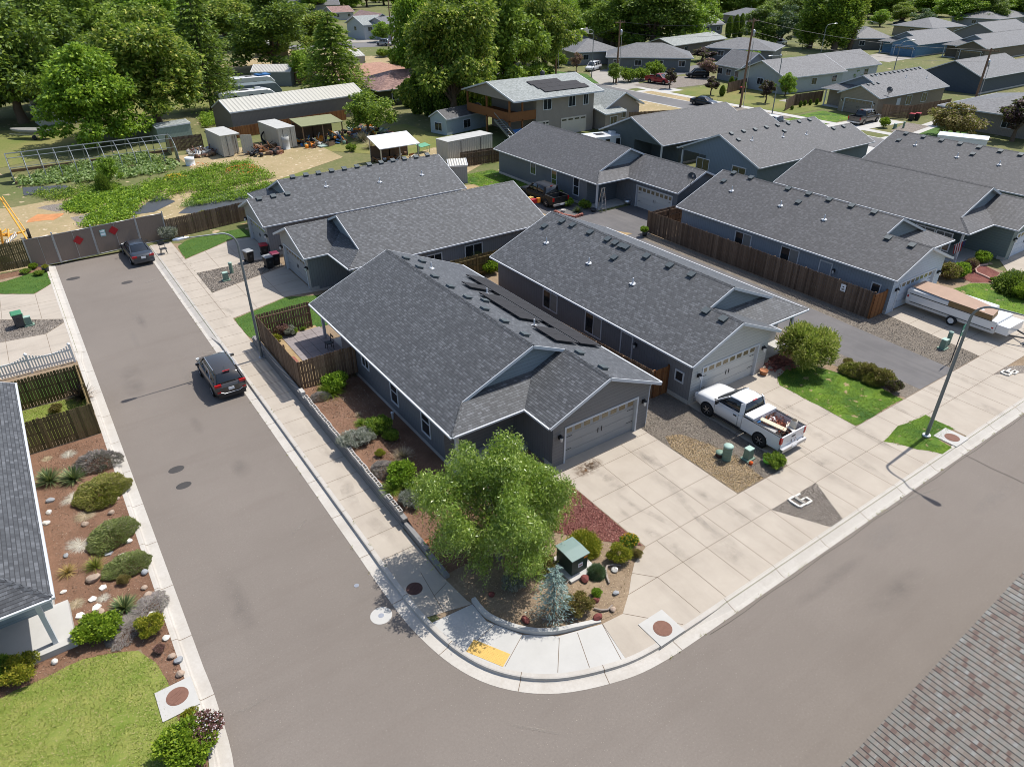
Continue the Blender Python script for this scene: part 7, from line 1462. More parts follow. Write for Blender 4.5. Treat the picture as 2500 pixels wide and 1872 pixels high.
# grey hip house and its neighbours at the lower right of the far block
shouse('grey hip roofed house behind the bronze leaved tree at right',None,None,18,rise=2.0,kind='hip',col=(.24,.22,.20),pts=((113.3,53.4),(113.3,34.0)),roofm='roofF',wins=3)
a=G(*Q4(1480,1150),2.4);b=G(*Q4(1900,1195),2.4); m=MB(); d=(b-a);d.z=0;L=d.length;d.normalize();n=Vector((-d.y,d.x,0)); cc=a+d*L/2+n*1.2; m.box((cc.x,cc.y,1.5),(L,2.4,2.0),math.atan2(d.y,d.x)); m.box((cc.x,cc.y,2.55),(L+.1,2.5,.1),math.atan2(d.y,d.x)); 
for t in (-1.2,1.2): q=cc+d*t-n*1.15; m.lathe((q.x,q.y,.4),[(0,-.1),(.38,-.1),(.38,.1),(0,.1)],12,1,'Y')
m.thing('box_trailer',[white,X['rubber']],'long white box trailer behind the far roof at right','trailer')
# two storey house
root=empty('two_storey_house',(66,86,0),0,'two storey tan house with solar panels and wooden deck','house'); ts=siding('tan_siding',(.27,.235,.205)); x0,x1,y0,y1=60.0,70.2,80.3,91.3; ze=5.4
F=[((55.5,79.2,ze),(71,79.2,ze),(71,85.7,7.1),(55.5,85.7,7.1)),((71,92.2,ze),(55.5,92.2,ze),(55.5,85.7,7.1),(71,85.7,7.1))]; m=MB()
for f in F: m.poly(f,0); m.poly([(q[0],q[1],q[2]-.2) for q in f][::-1],1)
rf=m.obj('roof',[X['roofG'],X['trim']],root); m=MB(); m.bar((55.5,79.15,ze-.1),(71,79.15,ze-.1),.12,.2); 
for x in (55.5,71): m.bar((x,79.2,ze-.1),(x,85.7,7.0),.1,.2); m.bar((x,92.2,ze-.1),(x,85.7,7.0),.1,.2)
m.obj('fascia',X['trim'],rf)
m=MB()
for a,b in (((x0,y0),(x1,y0)),((x1,y0),(x1,y1)),((x1,y1),(x0,y1)),((x0,y1),(x0,y0))): m.poly([(*a,0),(*b,0),(*b,ze-.2),(*a,ze-.2)])
for x in (x0,x1): m.poly([(x,y0,ze-.2),(x,y1,ze-.2),(x,85.7,6.9)])
m.poly([(55.8,79.6,ze-.2),(55.8,91.8,ze-.2),(55.8,85.7,6.9)]); m.obj('wall',ts,root)
for x,w_ in ((61.9,1.3),(66.2,1.1),(68.7,.8)): add_window(root,(x,y0,4.3),(0,-1,0),w_,1.3,2)
for x,w_ in ((61.0,2.4),(66.6,4.6)):
    m=MB(); m.b2(x-w_/2,x+w_/2,y0-.05,y0-.01,0,2.2); m.obj('garage_door',plain('cream_door',(.50,.46,.40),.6,var=.05),root); 
    m=MB()
    for k in range(4): m.b2(x-w_/2+(k+.15)*w_/4,x-w_/2+(k+.85)*w_/4,y0-.07,y0-.052,1.8,2.0)
    m.obj('pane',X['glass'],root)
m=MB(); m.b2(55.6,60,80.4,91,2.6,2.8); m.obj('deck',X['woodR'],root); m=MB(); m.b2(55.6,60,80.35,80.42,2.8,3.8); m.b2(55.55,55.62,80.4,91,2.8,3.8); m.obj('railing',X['woodR'],root)
for x,y in ((55.7,80.5),(57.8,80.5),(55.7,86),(55.7,91)): m=MB(); m.b2(x-.1,x+.1,y-.1,y+.1,0,5.2); m.obj('post',X['woodR'],root)
m=MB()
for k in range(13): m.b2(54.4,55.6,82-k*.42-.2,82-k*.42+.2,2.7-k*.21,2.76-k*.21)
m.bar((54.4,82.2,2.8),(54.4,76.6,.1),.06,.3); m.bar((55.6,82.2,2.8),(55.6,76.6,.1),.06,.3); m.bar((54.4,82.2,3.7),(54.4,76.6,1.0),.06,.08); m.obj('stairs',X['steel'],root)
m=MB(); up=Vector((0,6.5,1.7)).normalized(); nn=Vector((0,-1.7,6.5)).normalized()
for (xa,xb,t) in ((61.5,66.9,0),(61.5,68.8,1),(61.5,68.8,2)):
    pass
for row,(xa,xb) in enumerate(((61.7,69.5),(61.4,69.0),(61.1,66.4))):
    n_=4 if row<2 else 3
    for k in range(n_):
        w_=(xb-xa)/n_; a=Vector((xa+k*w_,80.6,ze+(80.6-79.2)*1.7/6.5))+up*(row*1.25)+nn*.12; q=[a,a+Vector((w_-.02,0,0)),a+Vector((w_-.02,0,0))+up*1.22,a+up*1.22]; mb=MB(); mb.add([*q,*[v-nn*.05 for v in q]],[(0,1,2,3),(7,6,5,4),(0,4,5,1),(1,5,6,2),(2,6,7,3),(3,7,4,0)]); mb.obj('solar_panel',X['solar'],root)
m=MB(); m.lathe((66.0,87.0,7.0),[(.1,-.2),(.35,0),(.35,.4),(0,.6)],10); m.obj('roof_turbine',X['dmetal'],root)
m=MB(); m.box((57.5,79.8,1.2),(3.2,1.5,.08),0,0,rx=.5); m.thing('tarp',X['blue'],'blue tarp hanging under the wooden deck','tarp')
shouse('low tan annex with gable end beside the two storey house',None,None,9,rise=1.9,roofm='roofG',col=(.30,.25,.21),pts=((71.8,79.5),(79.5,79.5)),wins=1,kind='gablex')
shouse('small green roofed porch between the two storey house and the annex',None,None,6,rise=.7,ze=2.4,roofm='roofG',col=(.28,.24,.21),pts=((70.6,78.0),(75.0,78.4)),wins=1,lw=0)
# red tile house and others in the back plots
r_,P_,F_=shouse('low house with dark red tiled hip roof behind the small round tree',None,None,12.5,ze=2.6,rise=2.1,kind='hip',roofm='roofT',col=(.055,.06,.03),pts=((52.6,114.4),(74,114.8)),wins=3)
shouse('orange brown roof behind the dark red tiled one',None,None,13,ze=2.6,rise=1.5,kind='hip',roofm='roofO',col=(.3,.25,.2),pts=((52.5,129),(71,131)),wins=0)
shouse('long metal barn with white corrugated roof and brown ribbed wall',None,None,6.0,ze=3.1,rise=1.3,roofm='metalroof',col=(.19,.165,.145),pts=((26.5,106.7),(48.5,110.3)),wins=0,lw=0,ov=.08,name='barn',group='outbuildings')
shouse('pale blue garden shed with white door beside the stairs',None,None,3.6,ze=2.2,rise=1.0,roofm='roofB',col=(.36,.43,.47),pts=((50.9,89.0),(59.0,91.0)),wins=1,lw=1,ov=.15,name='shed',group='outbuildings')
shouse('small grey metal shed behind the third house roof',Q2(1640,1400),Q2(1800,1390),2.2,ze=2.0,rise=.5,roofm='contW',col=(.26,.28,.30),wins=0,lw=0,ov=.05,name='shed',group='outbuildings')
shouse('white metal carport shed near the far street',Q2(800,480),Q2(935,470),7,ze=2.8,rise=1.0,roofm='metalroof',col=(.33,.32,.29),wins=0,lw=0,ov=.05,name='shed',group='outbuildings')
shouse('grey tented carport behind the long lawn',(600+60/5.53,130+255/5.53),(500+1150/5.53,130+250/5.53),6,ze=2.6,rise=1.0,roofm='contW',col=(.2,.22,.22),wins=0,lw=0,ov=.05,name='shed',group='outbuildings')
shouse('low shed with pale roof behind the greenhouse frame',None,None,3,ze=2.0,rise=.3,roofm='roofG',col=(.22,.27,.24),pts=((16.8,108),(21.5,109)),wins=0,lw=0,ov=.05,name='shed',group='outbuildings')
shouse('tan barn half hidden behind the tall dark tree at top',(640,110),(700,105),5,ze=3,rise=.6,roofm='contW',col=(.40,.30,.15),wins=0,lw=0,ov=.05,name='shed',group='outbuildings')
shouse('white trailer home half hidden behind the maple',(85,265),(175,255),4,ze=2.6,rise=.3,roofm='contW',col=(.45,.46,.46),wins=2,lw=0,ov=.05,name='mobile_home',group='outbuildings')
def container(pts,h,label,depth,door=False):
    A=Vector((*pts[0],0));B=Vector((*pts[1],0));U=(B-A).normalized();L=(B-A).length;N=Vector((-U.y,U.x,0)); root=empty('container',(A.x,A.y,0),0,label,'container','shipping containers'); P=lambda u,v:tuple((A+U*u+N*v)[:2])
    m=MB(); q=[P(0,0),P(L,0),P(L,depth),P(0,depth)]
    if door: m.prism([P(0,.05),P(L*.55,.05),P(L*.55,depth),P(0,depth)],.1,h); m.prism([P(L*.55,1.2),P(L,1.2),P(L,depth),P(L*.55,depth)],.1,h); m.prism([P(L*.55,.05),P(L,.05),P(L,1.2),P(L*.55,1.2)],h-.12,h)
    else: m.prism(q,.1,h)
    m.obj('box',X['contW'],root); m=MB(); m.prism([P(-.04,-.04),P(L+.04,-.04),P(L+.04,depth+.04),P(-.04,depth+.04)],h,h+.06); m.obj('roof',X['whiteD'],root); m=MB()
    for t in (.28,.72): c=A+U*L*t; m.b2(c.x-.02,c.x+.02,c.y-.06,c.y-.02,.2,h-.1)
    m.obj('door_bar',X['dmetal'],root)
    if door: m=MB(); c=A+U*L; m.bar((c.x,c.y-.02,h/2),(c.x+1.3,c.y-.5,h/2),.06,h-.3); m.obj('door',X['contW'],root)
    return root
container([(21.7,94.4),(24.1,94.6)],2.6,'white shipping container with its door swung open',5.5,True); container([(28.9,94.5),(31.3,94.7)],2.6,'white shipping container with coiled hose at its side',6.3); container([(43.0,75.1),(49.9,75.9)],2.6,'long white shipping container beside the blue shed',2.4)
# junk yard things
def openshed(c,w,d,h,label,roofmat,legs=X['wood'],tilt=.3):
    root=empty('open_shelter',(c[0],c[1],0),0,label,'shelter','outbuildings')
    m=MB()
    for x in (-w/2,0,w/2):
        for y in (-d/2,d/2): m.b2(c[0]+x-.06,c[0]+x+.06,c[1]+y-.06,c[1]+y+.06,0,h+(tilt if y>0 else 0))
    m.obj('post',legs,root); m=MB(); m.add([(c[0]-w/2-.2,c[1]-d/2-.2,h),(c[0]+w/2+.2,c[1]-d/2-.2,h),(c[0]+w/2+.2,c[1]+d/2+.2,h+tilt),(c[0]-w/2-.2,c[1]+d/2+.2,h+tilt),(c[0]-w/2-.2,c[1]-d/2-.2,h+.08),(c[0]+w/2+.2,c[1]-d/2-.2,h+.08),(c[0]+w/2+.2,c[1]+d/2+.2,h+tilt+.08),(c[0]-w/2-.2,c[1]+d/2+.2,h+tilt+.08)],[(3,2,1,0),(4,5,6,7),(0,1,5,4),(1,2,6,5),(2,3,7,6),(3,0,4,7)]); m.obj('roof',roofmat,root)
    m=MB(); m.b2(c[0]-w/2,c[0]+w/2,c[1]+d/2-.06,c[1]+d/2,.1,h-.2); m.obj('back_panel',X['woodD'],root); return root
openshed((35.0,96.5),5.5,4,2.5,'dark open shelter with mossy roof full of tools',plain('mossy_roof',(.20,.21,.11),.8,var=.2)); openshed((38.5,80.5),5.0,3.0,2.0,'white tarp roofed lean-to with wooden panels beneath',X['white'],X['metal'],.9)
rn=random.Random(9)
def junk(n,area,label,seed,mats,name='junk_pile'):
    rn=random.Random(seed); m=MB(); xs=[p[0] for p in area];ys=[p[1] for p in area]
    for i in range(n):
        x=rn.uniform(min(xs),max(xs));y=rn.uniform(min(ys),max(ys)); k=rn.random(); mi=rn.randrange(len(mats))
        if k<.45: m.box((x,y,rn.uniform(.1,.5)),(rn.uniform(.2,1.3),rn.uniform(.1,.6),rn.uniform(.05,.6)),rn.uniform(0,3),mi,rn.uniform(-.3,.3),rn.uniform(-.4,.4))
        elif k<.75: m.bar((x,y,rn.uniform(.05,.4)),(x+rn.uniform(-1.4,1.4),y+rn.uniform(-1,1),rn.uniform(.1,1.2)),.08,.08,mi)
        else: m.lathe((x,y,0),[(0,0),(.22,0),(.25,.45),(0,.5)],8,mi)
    return tag(m.obj(name,mats),label,'junk',kind='stuff')
JM=[X['wood'],X['rust'],X['dmetal'],X['whiteD'],X['orange'],X['blue'],X['green'],X['black'],X['woodD']]
junk(110,[(31.8,92.5),(38,97)],'heaped tools and garden junk in front of the open shelter',1,JM); junk(90,[(39,94),(45,100)],'tangled frames and scrap under the round tree',2,JM); junk(70,[(24.6,92),(28.5,97)],'scattered boards between the two containers',3,[X['woodR'],X['rust'],X['wood'],X['black']]); junk(60,[(18.5,96),(21.3,100)],'scrap and pipes left of the open container',4,[X['whiteD'],X['rust'],X['metal'],X['wood']]); junk(28,[(36,78),(41.5,83)],'panels and trestles under the white tarp lean-to',5,[X['wood'],X['whiteD'],X['woodR'],X['metal']]); junk(25,[(54,76),(58,81)],'things stored beneath the wooden deck',6,[X['blue'],X['dmetal'],X['wood'],X['whiteD']])
def barrel(px,py,r,h,mat,label):
    p=G(px,py); m=MB(); m.lathe((p.x,p.y,0),[(0,0),(r,0),(r,.0),(r*1.02,h/3),(r,h/3+.03),(r,h*.66),(r*1.02,h*.68),(r,h),(r*.9,h),(r*.88,h-.1),(0,h-.1)],14); m.thing('barrel',mat,label,'barrel','barrels in the back yards')
barrel(620+275/3.45,1255/3.45,.5,1.6,X['whiteD'],'tall pale cylinder in front of the hose container'); barrel(620+1095/3.45,1335/3.45,.32,.95,X['rust'],'rusty barrel with stick frame at the white lean-to'); barrel(620+1197/3.45,1300/3.45,.32,1.0,X['rustD'],'dark rusty barrel right of the stick frame'); barrel(1607/3.45,1390/3.45,.55,.9,X['white'],'white tank at the end of the greenhouse frame'); barrel(620+880/3.45,1060/3.45,.5,1.3,X['rust'],'rusty drum under the round tree')
m=MB(); p=G(620+120/3.45,1210/3.45)
for k in range(5): m.tube([(p.x+math.cos(a)*(.8-.05*k),p.y+k*.07,.85+math.sin(a)*(.8-.05*k)) for a in [i*.349 for i in range(19)]],.05,5,cap=False)
m.thing('hose_coil',X['black'],'big black hose coil leaning on the container','hose')
m=MB(); p=G(620+590/3.45,1235/3.45); m.box((p.x,p.y,.12),(1.5,1.0,.12),.2); m.thing('board_sheet',plain('pale_green_sheet',(.30,.38,.34),.7),'pale green sheet lying on the dry ground','sheet')
m=MB(); p=G(620+1425/3.45,1230/3.45,.8); m.box((p.x,p.y,.9),(1.7,1.0,.06),.3,0,rx=.2); 
for a,b in ((-.7,-.3),(.7,-.3),(.7,.3),(-.7,.3)): m.bar((p.x+a,p.y+b,0),(p.x+a,p.y+b,.85),.05,.05)
m.thing('green_table',plain('green_sheet',(.10,.30,.18),.7),'green sheet on a trestle beside the white lean-to','table')
# greenhouse hoops
root=empty('greenhouse_frame',(8,98,0),0,'bare metal hoop frame of a greenhouse over the squash beds','greenhouse'); X0,X1,Y0,Y1=-.8,16.6,95.6,102.0; mt=X['steel']
def arcp(x,t): a=math.pi*t; return (x,(Y0+Y1)/2-math.cos(a)*(Y1-Y0)/2,2.7*math.sin(a)**.75)
for i in range(12):
    x=X0+(X1-X0)*i/11; m=MB(); m.tube([arcp(x,k/14) for k in range(15)],.05,5); m.obj('hoop',mt,root)
for t in (.18,.35,.5,.65,.82): m=MB(); m.tube([arcp(X0,t),arcp(X1,t)],.035,5); m.obj('purlin',mt,root)
m=MB(); m.bar((X0,Y0,.15),(X1,Y0,.15),.08,.3); m.bar((X0,Y1,.15),(X1,Y1,.15),.08,.3); m.obj('base_board',X['wood'],root)
for x in (X0,X1+.05):
    m=MB(); pts=[arcp(x,k/10) for k in range(11)]
    for a,b in zip(pts,pts[1:]):
        if not .35<abs((a[1]+b[1])/2-(Y0+Y1)/2)/(Y1-Y0)*2 : continue
        m.add([a,b,(b[0],b[1],0),(a[0],a[1],0)],[(0,1,2,3)])
    m.obj('end_panel',plain('end_panel_tan',(.34,.30,.17),.8),root)
# crops
def patch(label,poly,n,h,leaf,mat,seed,name='vegetable_patch',rows=None,cl=.5):
    rng=np.random.default_rng(seed); xs=[p[0] for p in poly];ys=[p[1] for p in poly]
    def inside(x,y):
        c=False
        for i in range(len(poly)):
            x1,y1=poly[i];x2,y2=poly[i-1]
            if (y1>y)!=(y2>y) and x<(x2-x1)*(y-y1)/(y2-y1)+x1: c=not c
        return c
    C=[]
    while len(C)<n//22:
        x,y=rng.uniform(min(xs),max(xs)),rng.uniform(min(ys),max(ys))
        if rows: y=round(y/rows)*rows+rng.normal(0,.12)
        if inside(x,y): C.append((x,y,rng.uniform(.3,1)))
    C=np.array(C); i=rng.integers(len(C),size=n); hh=h*C[i,2]; P=np.stack([C[i,0]+rng.normal(0,cl*.6,n),C[i,1]+rng.normal(0,cl*.6,n),np.abs(hh*(rng.uniform(.2,1,n)))+.03],1); T=rng.normal(0,1,(n,3))*np.array([1,1,.35]); V,F=cards(P,T,leaf[0],leaf[1],rng,.1)
    me=mesh_np(name,V,F,[LF[mat]]); o=bpy.data.objects.new(name,me); COL.objects.link(o); return tag(o,label,'vegetables',kind='stuff')
LF['squash']=leafm('squash_leaf',[(.07,.12,.03),(.14,.22,.06),(.25,.34,.12),(.38,.45,.22)],.3)
t1=lambda l:[tuple(G(a/3.45,b/3.45)[:2]) for a,b in l]; t5=lambda l:[tuple(G(a/3.45,460+b/3.45)[:2]) for a,b in l]
patch('pale squash leaves growing under the greenhouse frame',t1([(160,1530),(450,1430),(1180,1300),(1480,1370),(1500,1430),(1250,1480),(700,1540),(200,1570)]),9000,.6,(.3,.24),'squash',1)
patch('mixed green crops beyond the mesh gates',t5([(700,335),(780,250),(880,180),(1020,40),(1300,20),(1180,150),(1100,260),(900,330)]),9000,.7,(.22,.14),'bright',2)
patch('low bright leaves spreading over the bare earth',t5([(540,170),(640,90),(850,15),(1030,10),(900,110),(760,210),(620,200)]),9000,.45,(.22,.16),'bright',3); 
patch('feathery green rows of vegetables behind the wooden fence',t1([(1000,1640),(1350,1530),(1750,1420),(2090,1370),(2300,1500),(2100,1560),(1700,1620),(1300,1700)]),17000,.8,(.2,.1),'bright',4,rows=1.6)
patch('bright rows of bushes between strips of black sheet',t1([(1700,1600),(2050,1520),(2300,1560),(2400,1640),(2000,1700),(1500,1750)]),7000,.7,(.18,.1),'bright',5,rows=1.8,cl=.35)
patch('dense green bed along the wooden fence',t5([(1500,160),(1700,100),(2050,20),(2100,50),(1800,110),(1560,170)]),4000,.35,(.15,.08),'squash',6); patch('green weeds along the greenhouse front',t1([(250,1640),(800,1560),(1000,1540),(1000,1640),(500,1700)]),5000,.5,(.2,.1),'mid',7)
patch('tall green shrubs behind the greenhouse end',t1([(1700,1000),(1850,970),(1850,1060),(1720,1080)]),3000,1.2,(.3,.12),'bright',8,name='weeds')
flat('mulch_sheet',[t1([(1650,1690),(2100,1600),(2400,1600),(2450,1680),(1900,1800),(1500,1800)]),t5([(1080,230),(1330,60),(1480,110),(1300,200)]),t1([(190,1580),(560,1560),(600,1600),(200,1650)])],.02,plain('black_sheet',(.06,.065,.075),.5,var=.3,vs=2))
flowers('flower_heads',at(430,445),60,1.3,.9,'flower_y','yellow flower stalks right of the squash beds',.09,3); flowers('flower_heads',at(597,428),90,2.0,1.1,'flower_o','orange flowers at the corner of the vegetable rows',.10,4); flowers('flower_heads',at(490,418),40,1.0,1.0,'flower_o','orange flowers behind the vegetable rows',.09,5)
put('small_b',at(270,452),'bright leafy shrub tree in the middle of the crops','shrub',sc=(.62,.62,.6)); put('hedge',at(257,470),'dark climbing plant on a short post among the crops','plant',sc=(.9,.9,2.2))
put('drygrass',at(620+920/3.45,1190/3.45),'tall dry straw clump left of the white lean-to','plant',sc=2.6); put('drygrass',at(620+985/3.45,1250/3.45),'second dry straw clump nearer the white lean-to','plant',sc=2.4); put('bushm',at(620+825/3.45,1275/3.45),'single green weed on the dry ground','plant',sc=1.1)
# ------------------------------------------------------------ trees
def tree(key,px,py,ty,label,cat='tree',group=None,w=None,rz=None):
    p=G(px,py); h=HT(px,py,ty); o=PR[key]; cr=[c for c in o.children if c.name.startswith(('crown','foliage'))][0]; me=cr.data; n=len(me.vertices); v=np.empty(n*3,dtype=np.float32); me.vertices.foreach_get('co',v); v=v.reshape(-1,3); zh=v[:,2].max(); rr=np.percentile(np.hypot(v[:,0],v[:,1]),97)
    s=h/zh; sw_=s if w is None else (w/2*MPP(p.x,p.y,h/2))/rr
    return put(key,(p.x,p.y,0),label,cat,group,(sw_,sw_,s),rz)
TG='tall trees of the old back plots'
tree('maple',248,352,98,'bright green maple with spreading crown beside the greenhouse frame',w=235)
tree('big_yel',391,318,10,'large dark locust tree with yellowish tips behind the greenhouse',w=275)
tree('big_dark',60,300,-60,'dark broad tree at the left edge above the boat',w=280)
tree('big_dark',160,262,-50,'dark green tree behind the maple','tree',TG,w=260)
tree('big_mid',-30,220,-90,'broad green tree at the top left corner','tree',TG,w=280)
tree('big_mid',270,215,-60,'mid green tree at the top between maple and locust','tree',TG,w=210)
tree('spruce',520,270,-40,'pale green needle tree right of the locust',w=150)
tree('big_dark',672,168,-30,'tall dark tree with thick trunk behind the caravans',w=210)
tree('big_yel',752,138,10,'leaning yellow green tree right of the thick trunked one',w=140)
tree('deodar',826,262,28,'layered light green cedar at the end of the metal barn',w=170)
tree('small_b',740,205,120,'wispy pale tree left of the layered cedar',w=70)
tree('small',900,332,218,'round mid green tree between the open shelter and the white lean-to',w=135)
tree('big_yel',1110,292,-60,'huge tree with yellow green tips behind the blue shed',w=250,rz=1.0)
tree('big_mid',1235,240,-70,'huge green tree right behind the two storey house',w=240)
tree('big_yel',1330,195,-50,'tall yellow green tree beside the first street lamp',w=150)
for i,(x,y,t,w) in enumerate(((1020,278,175,42),(1050,283,160,45),(1085,288,150,50),(1120,288,150,50),(1160,285,160,48),(1195,280,170,45),(1000,262,190,40))): tree('column',x,y,t,['leftmost small dark cypress of the hedge','dark cypress second in the hedge beside the tiled roof','dark cypress third in the hedge left of the blue shed','middle dark cypress above the blue shed','dark cypress before the deck stairs','rightmost dark cypress by the two storey house','short dark cypress in front of the tiled roof'][i],'tree','dark cypresses behind the blue shed',w=w)
tree('small_b',937,103,52,'round bright tree beside the tall wooden pole',w=62); tree('bushm',936,140,116,'round clipped shrub on the dry verge',w=36); tree('bushgold',968,150,128,'yellow green shrub right of the round one on the verge',w=40)
tree('big_mid',1495,118,-50,'broad leafy tree above the long hip roofed house','tree','leafy trees at top centre',w=160); tree('big_dark',1590,122,-70,'dark broad tree in the middle of the top edge','tree','leafy trees at top centre',w=190); tree('maple',1665,112,-50,'bright right hand tree of the top centre group','tree','leafy trees at top centre',w=170); tree('blueg',1553,118,52,'blue green tree standing low before the top centre group',w=72)
for i,x in enumerate((1777,1793,1806)): tree('column',x,93-i,38-3*i,['left','middle','right'][i]+' column of the dark cypress trio','tree','dark cypress trio',w=17)
tree('big_mid',1745,42,-40,'distant tree behind the cypress trio',w=100); tree('big_dark',1860,108,10,'dark tree at the right of the cypress trio',w=100); tree('blueg',1905,110,8,'round grey green tree before the white cars',w=85)
tree('poplar',1975,118,-70,'tall dark poplar left of the distant lamp',w=85); tree('poplar',2035,124,-80,'tall broad poplar in the middle of the right group',w=95); tree('poplar_y',2072,122,-60,'poplar with yellowing right side',w=70)
tree('small_b',2148,66,22,'pale round tree behind the taupe grey roof',w=55); tree('blueg',2243,80,18,'dark green tree before the distant parked cars',w=62); tree('maple',2330,60,-30,'bright green tree left of the ash grey house',w=120); tree('maple',2270,40,-40,'bright tree at the top right beyond the parked cars',w=110); tree('big_dark',2405,62,-20,'dark round tree before the corner hip roof',w=95); tree('maple',2440,55,-15,'bright yellow green tree at the top right corner',w=90); tree('big_mid',2110,45,-50,'hazy green tree above the small lamp at top right',w=110)
tree('small_b',2073,198,163,'round yellow green tree before the pale walled house',w=48); tree('small_b',1915,236,176,'leafy light tree at the fenced plot corner',w=52); tree('purpletree',1868,252,194,'small purple plum tree left of the leaning pole','tree','purple plum trees',w=38); tree('bronze',2325,334,250,'bronze leaved round tree at the foot of the wooden pole',w=120); tree('purpletree',2470,345,232,'dark purple tree at the right edge',w=100)
tree('purpletree',1635,217,166,'small purple plum tree beside the red pickup','tree','purple plum trees',w=32); tree('purpletree',1735,233,186,'small purple plum tree in the dry lawn','tree','purple plum trees',w=36)
tree('pinktree',1407,175,126,'pink flowering tree by the white boxy SUV',w=36); tree('pinktree',1725,190,140,'pink flowering tree behind the dark SUV',w=62); tree('purpletree',1715,150,116,'dark red leaved tree before the pale green roof',w=65); tree('small_b',1823,192,122,'round bright leafy tree beside the wooden pole',w=66); tree('small',1497,204,152,'grey green hedge tree left of the first wooden pole',w=46)
for i,(x,y,t,w) in enumerate(((1535,200,160,48),(1565,196,160,46),(1597,186,144,50))): tree('bushm',x,y,t,['left green hedge bush behind the picket line','middle green hedge bush behind the picket line','tall green hedge bush before the hip roofed house'][i],'shrub','hedge at the first wooden pole',w=w)
tree('bushgold',1440,60,38,'yellow green bush before the small dark blue house',w=30)
for i,(x,y,t) in enumerate(((1762,235,208),(1783,220,186),(1800,205,190),(1815,225,200))): tree('column',x,y,t,['thin young tree at the left of the dry lawn','thin young tree before the round leafy tree','thin young tree nearest the wooden pole','thin young tree right of the pole'][i],'tree','young saplings in the dry lawn',w=14)
for i,(x,y,t) in enumerate(((1953,262,246),(1964,258,244),(1977,257,242),(1993,256,240),(1933,268,258))): tree('column',x,y,t,['small clipped cone, second of the row by the green lawn','small clipped cone, third of the row by the green lawn','small clipped cone, fourth of the row by the green lawn','small clipped cone nearest the taupe porch','tiny clipped cone at the pavement'][i],'shrub','clipped cones by the green lawn',w=8)
tree('bushlime',2157,312,284,'round bright bush beside the far utility boxes',w=26); tree('purpletree',1865,236,200,'dark plum seedling at the far verge',w=26)
tree('greengrass',1862,260,240,'pale tuft in the dry verge','plant') if 0 else None
for i,(x,y,t,w) in enumerate(((1280,210,150,60),(1320,200,140,60),(1360,165,120,50))): tree('bushm',x,y,t,['low shrub under the huge tree','low shrub beside the pavement lawn','low shrub at the first lamp'][i],'shrub','shrubs under the huge trees',w=w)
tree('bushgold',1505,345,312,'leafy shrub against the dark teal back wall',w=24)
# belt of distant trees along the top edge
rn=random.Random(21)
ks=['big_dark','big_mid','big_yel','blueg','maple','poplar','spruce']
for i in range(95):
    px=-60+rn.uniform(0,2620); f=px/2500; by=rn.uniform(8,75-20*f) if px<1300 else rn.uniform(4,42)
    if 640<px<1010 and by>22: by=rn.uniform(4,20)
    if 1380<px<1460: by=rn.uniform(2,14)
    k=rn.choice(ks[:5] if i%4 else ks); p=G(px,by); hh=rn.uniform(9,17); s=hh/16; put(k,(p.x,p.y,0),'distant tree in the green belt along the top edge of the view','tree','distant trees along the top edge',(s*1.15,s*1.15,s),rn.uniform(0,6.28))
CAN=[-20,110,200,330,430,60,470,560,600,380,250,120,0,520,1030,1090,1190,1280,1020,1370,1000,1440,1540,1630,1700,2000,2170,2200,2380,2300,1930,1830]
for i,(px,by,ty,w) in enumerate(((-20,300,40,150),(110,232,60,170),(200,200,10,200),(330,190,0,200),(430,165,-20,190),(60,175,-10,220),(470,215,30,150),(560,120,-20,180),(600,90,-30,160),(380,120,-30,200),(250,110,-30,220),(120,100,-30,240),(0,95,-40,240),(520,60,-20,150),(1030,230,-30,150),(1090,190,-40,180),(1190,190,-50,170),(1280,160,-50,150),(1020,130,-30,110),(1370,110,-30,110),(1000,200,90,90),(1440,95,-20,110),(1540,70,-30,130),(1630,60,-30,130),(1700,70,-20,110),(2000,90,-40,110),(2170,35,-20,100),(2200,60,5,60),(2380,30,-30,110),(2300,25,-30,120),(1930,50,-20,110),(1830,40,-20,110))):
    od=sorted(range(32),key=lambda j:CAN[j]).index(i); W_=['first','second','third','fourth','fifth','sixth','seventh','eighth','ninth','tenth','eleventh','twelfth','thirteenth','fourteenth','fifteenth','sixteenth']
    tree(['big_dark','big_mid','big_yel','big_mid','maple'][i%5],px,by,ty,['dark green','mid green','yellow tipped','mid green','bright green'][i%5]+' background tree, '+(W_[od]+' from the left' if od<16 else W_[31-od]+' from the right')+' in the canopy','tree','thick canopy behind the back plots',w=w,rz=i*1.3)
for i in range(60):
    px=-60+rn.uniform(0,2620); by=rn.uniform(2,26)
    p=G(px,by); hh=rn.uniform(10,17); s=hh/16; put(rn.choice(ks[:5]),(p.x,p.y,0),'distant tree in the green belt along the top edge of the view','tree','distant trees along the top edge',(s*1.3,s*1.3,s),rn.uniform(0,6.28))
for i in range(110):
    d=rn.uniform(330,620); a=YAW+R(rn.uniform(-40,40)); hh=rn.uniform(11,19); s=hh/15; put(rn.choice(ks[:5]),(math.cos(a)*d,math.sin(a)*d,0),'distant tree in the green belt along the top edge of the view','tree','distant trees along the top edge',(s*1.4,s*1.4,s),rn.uniform(0,6.28))
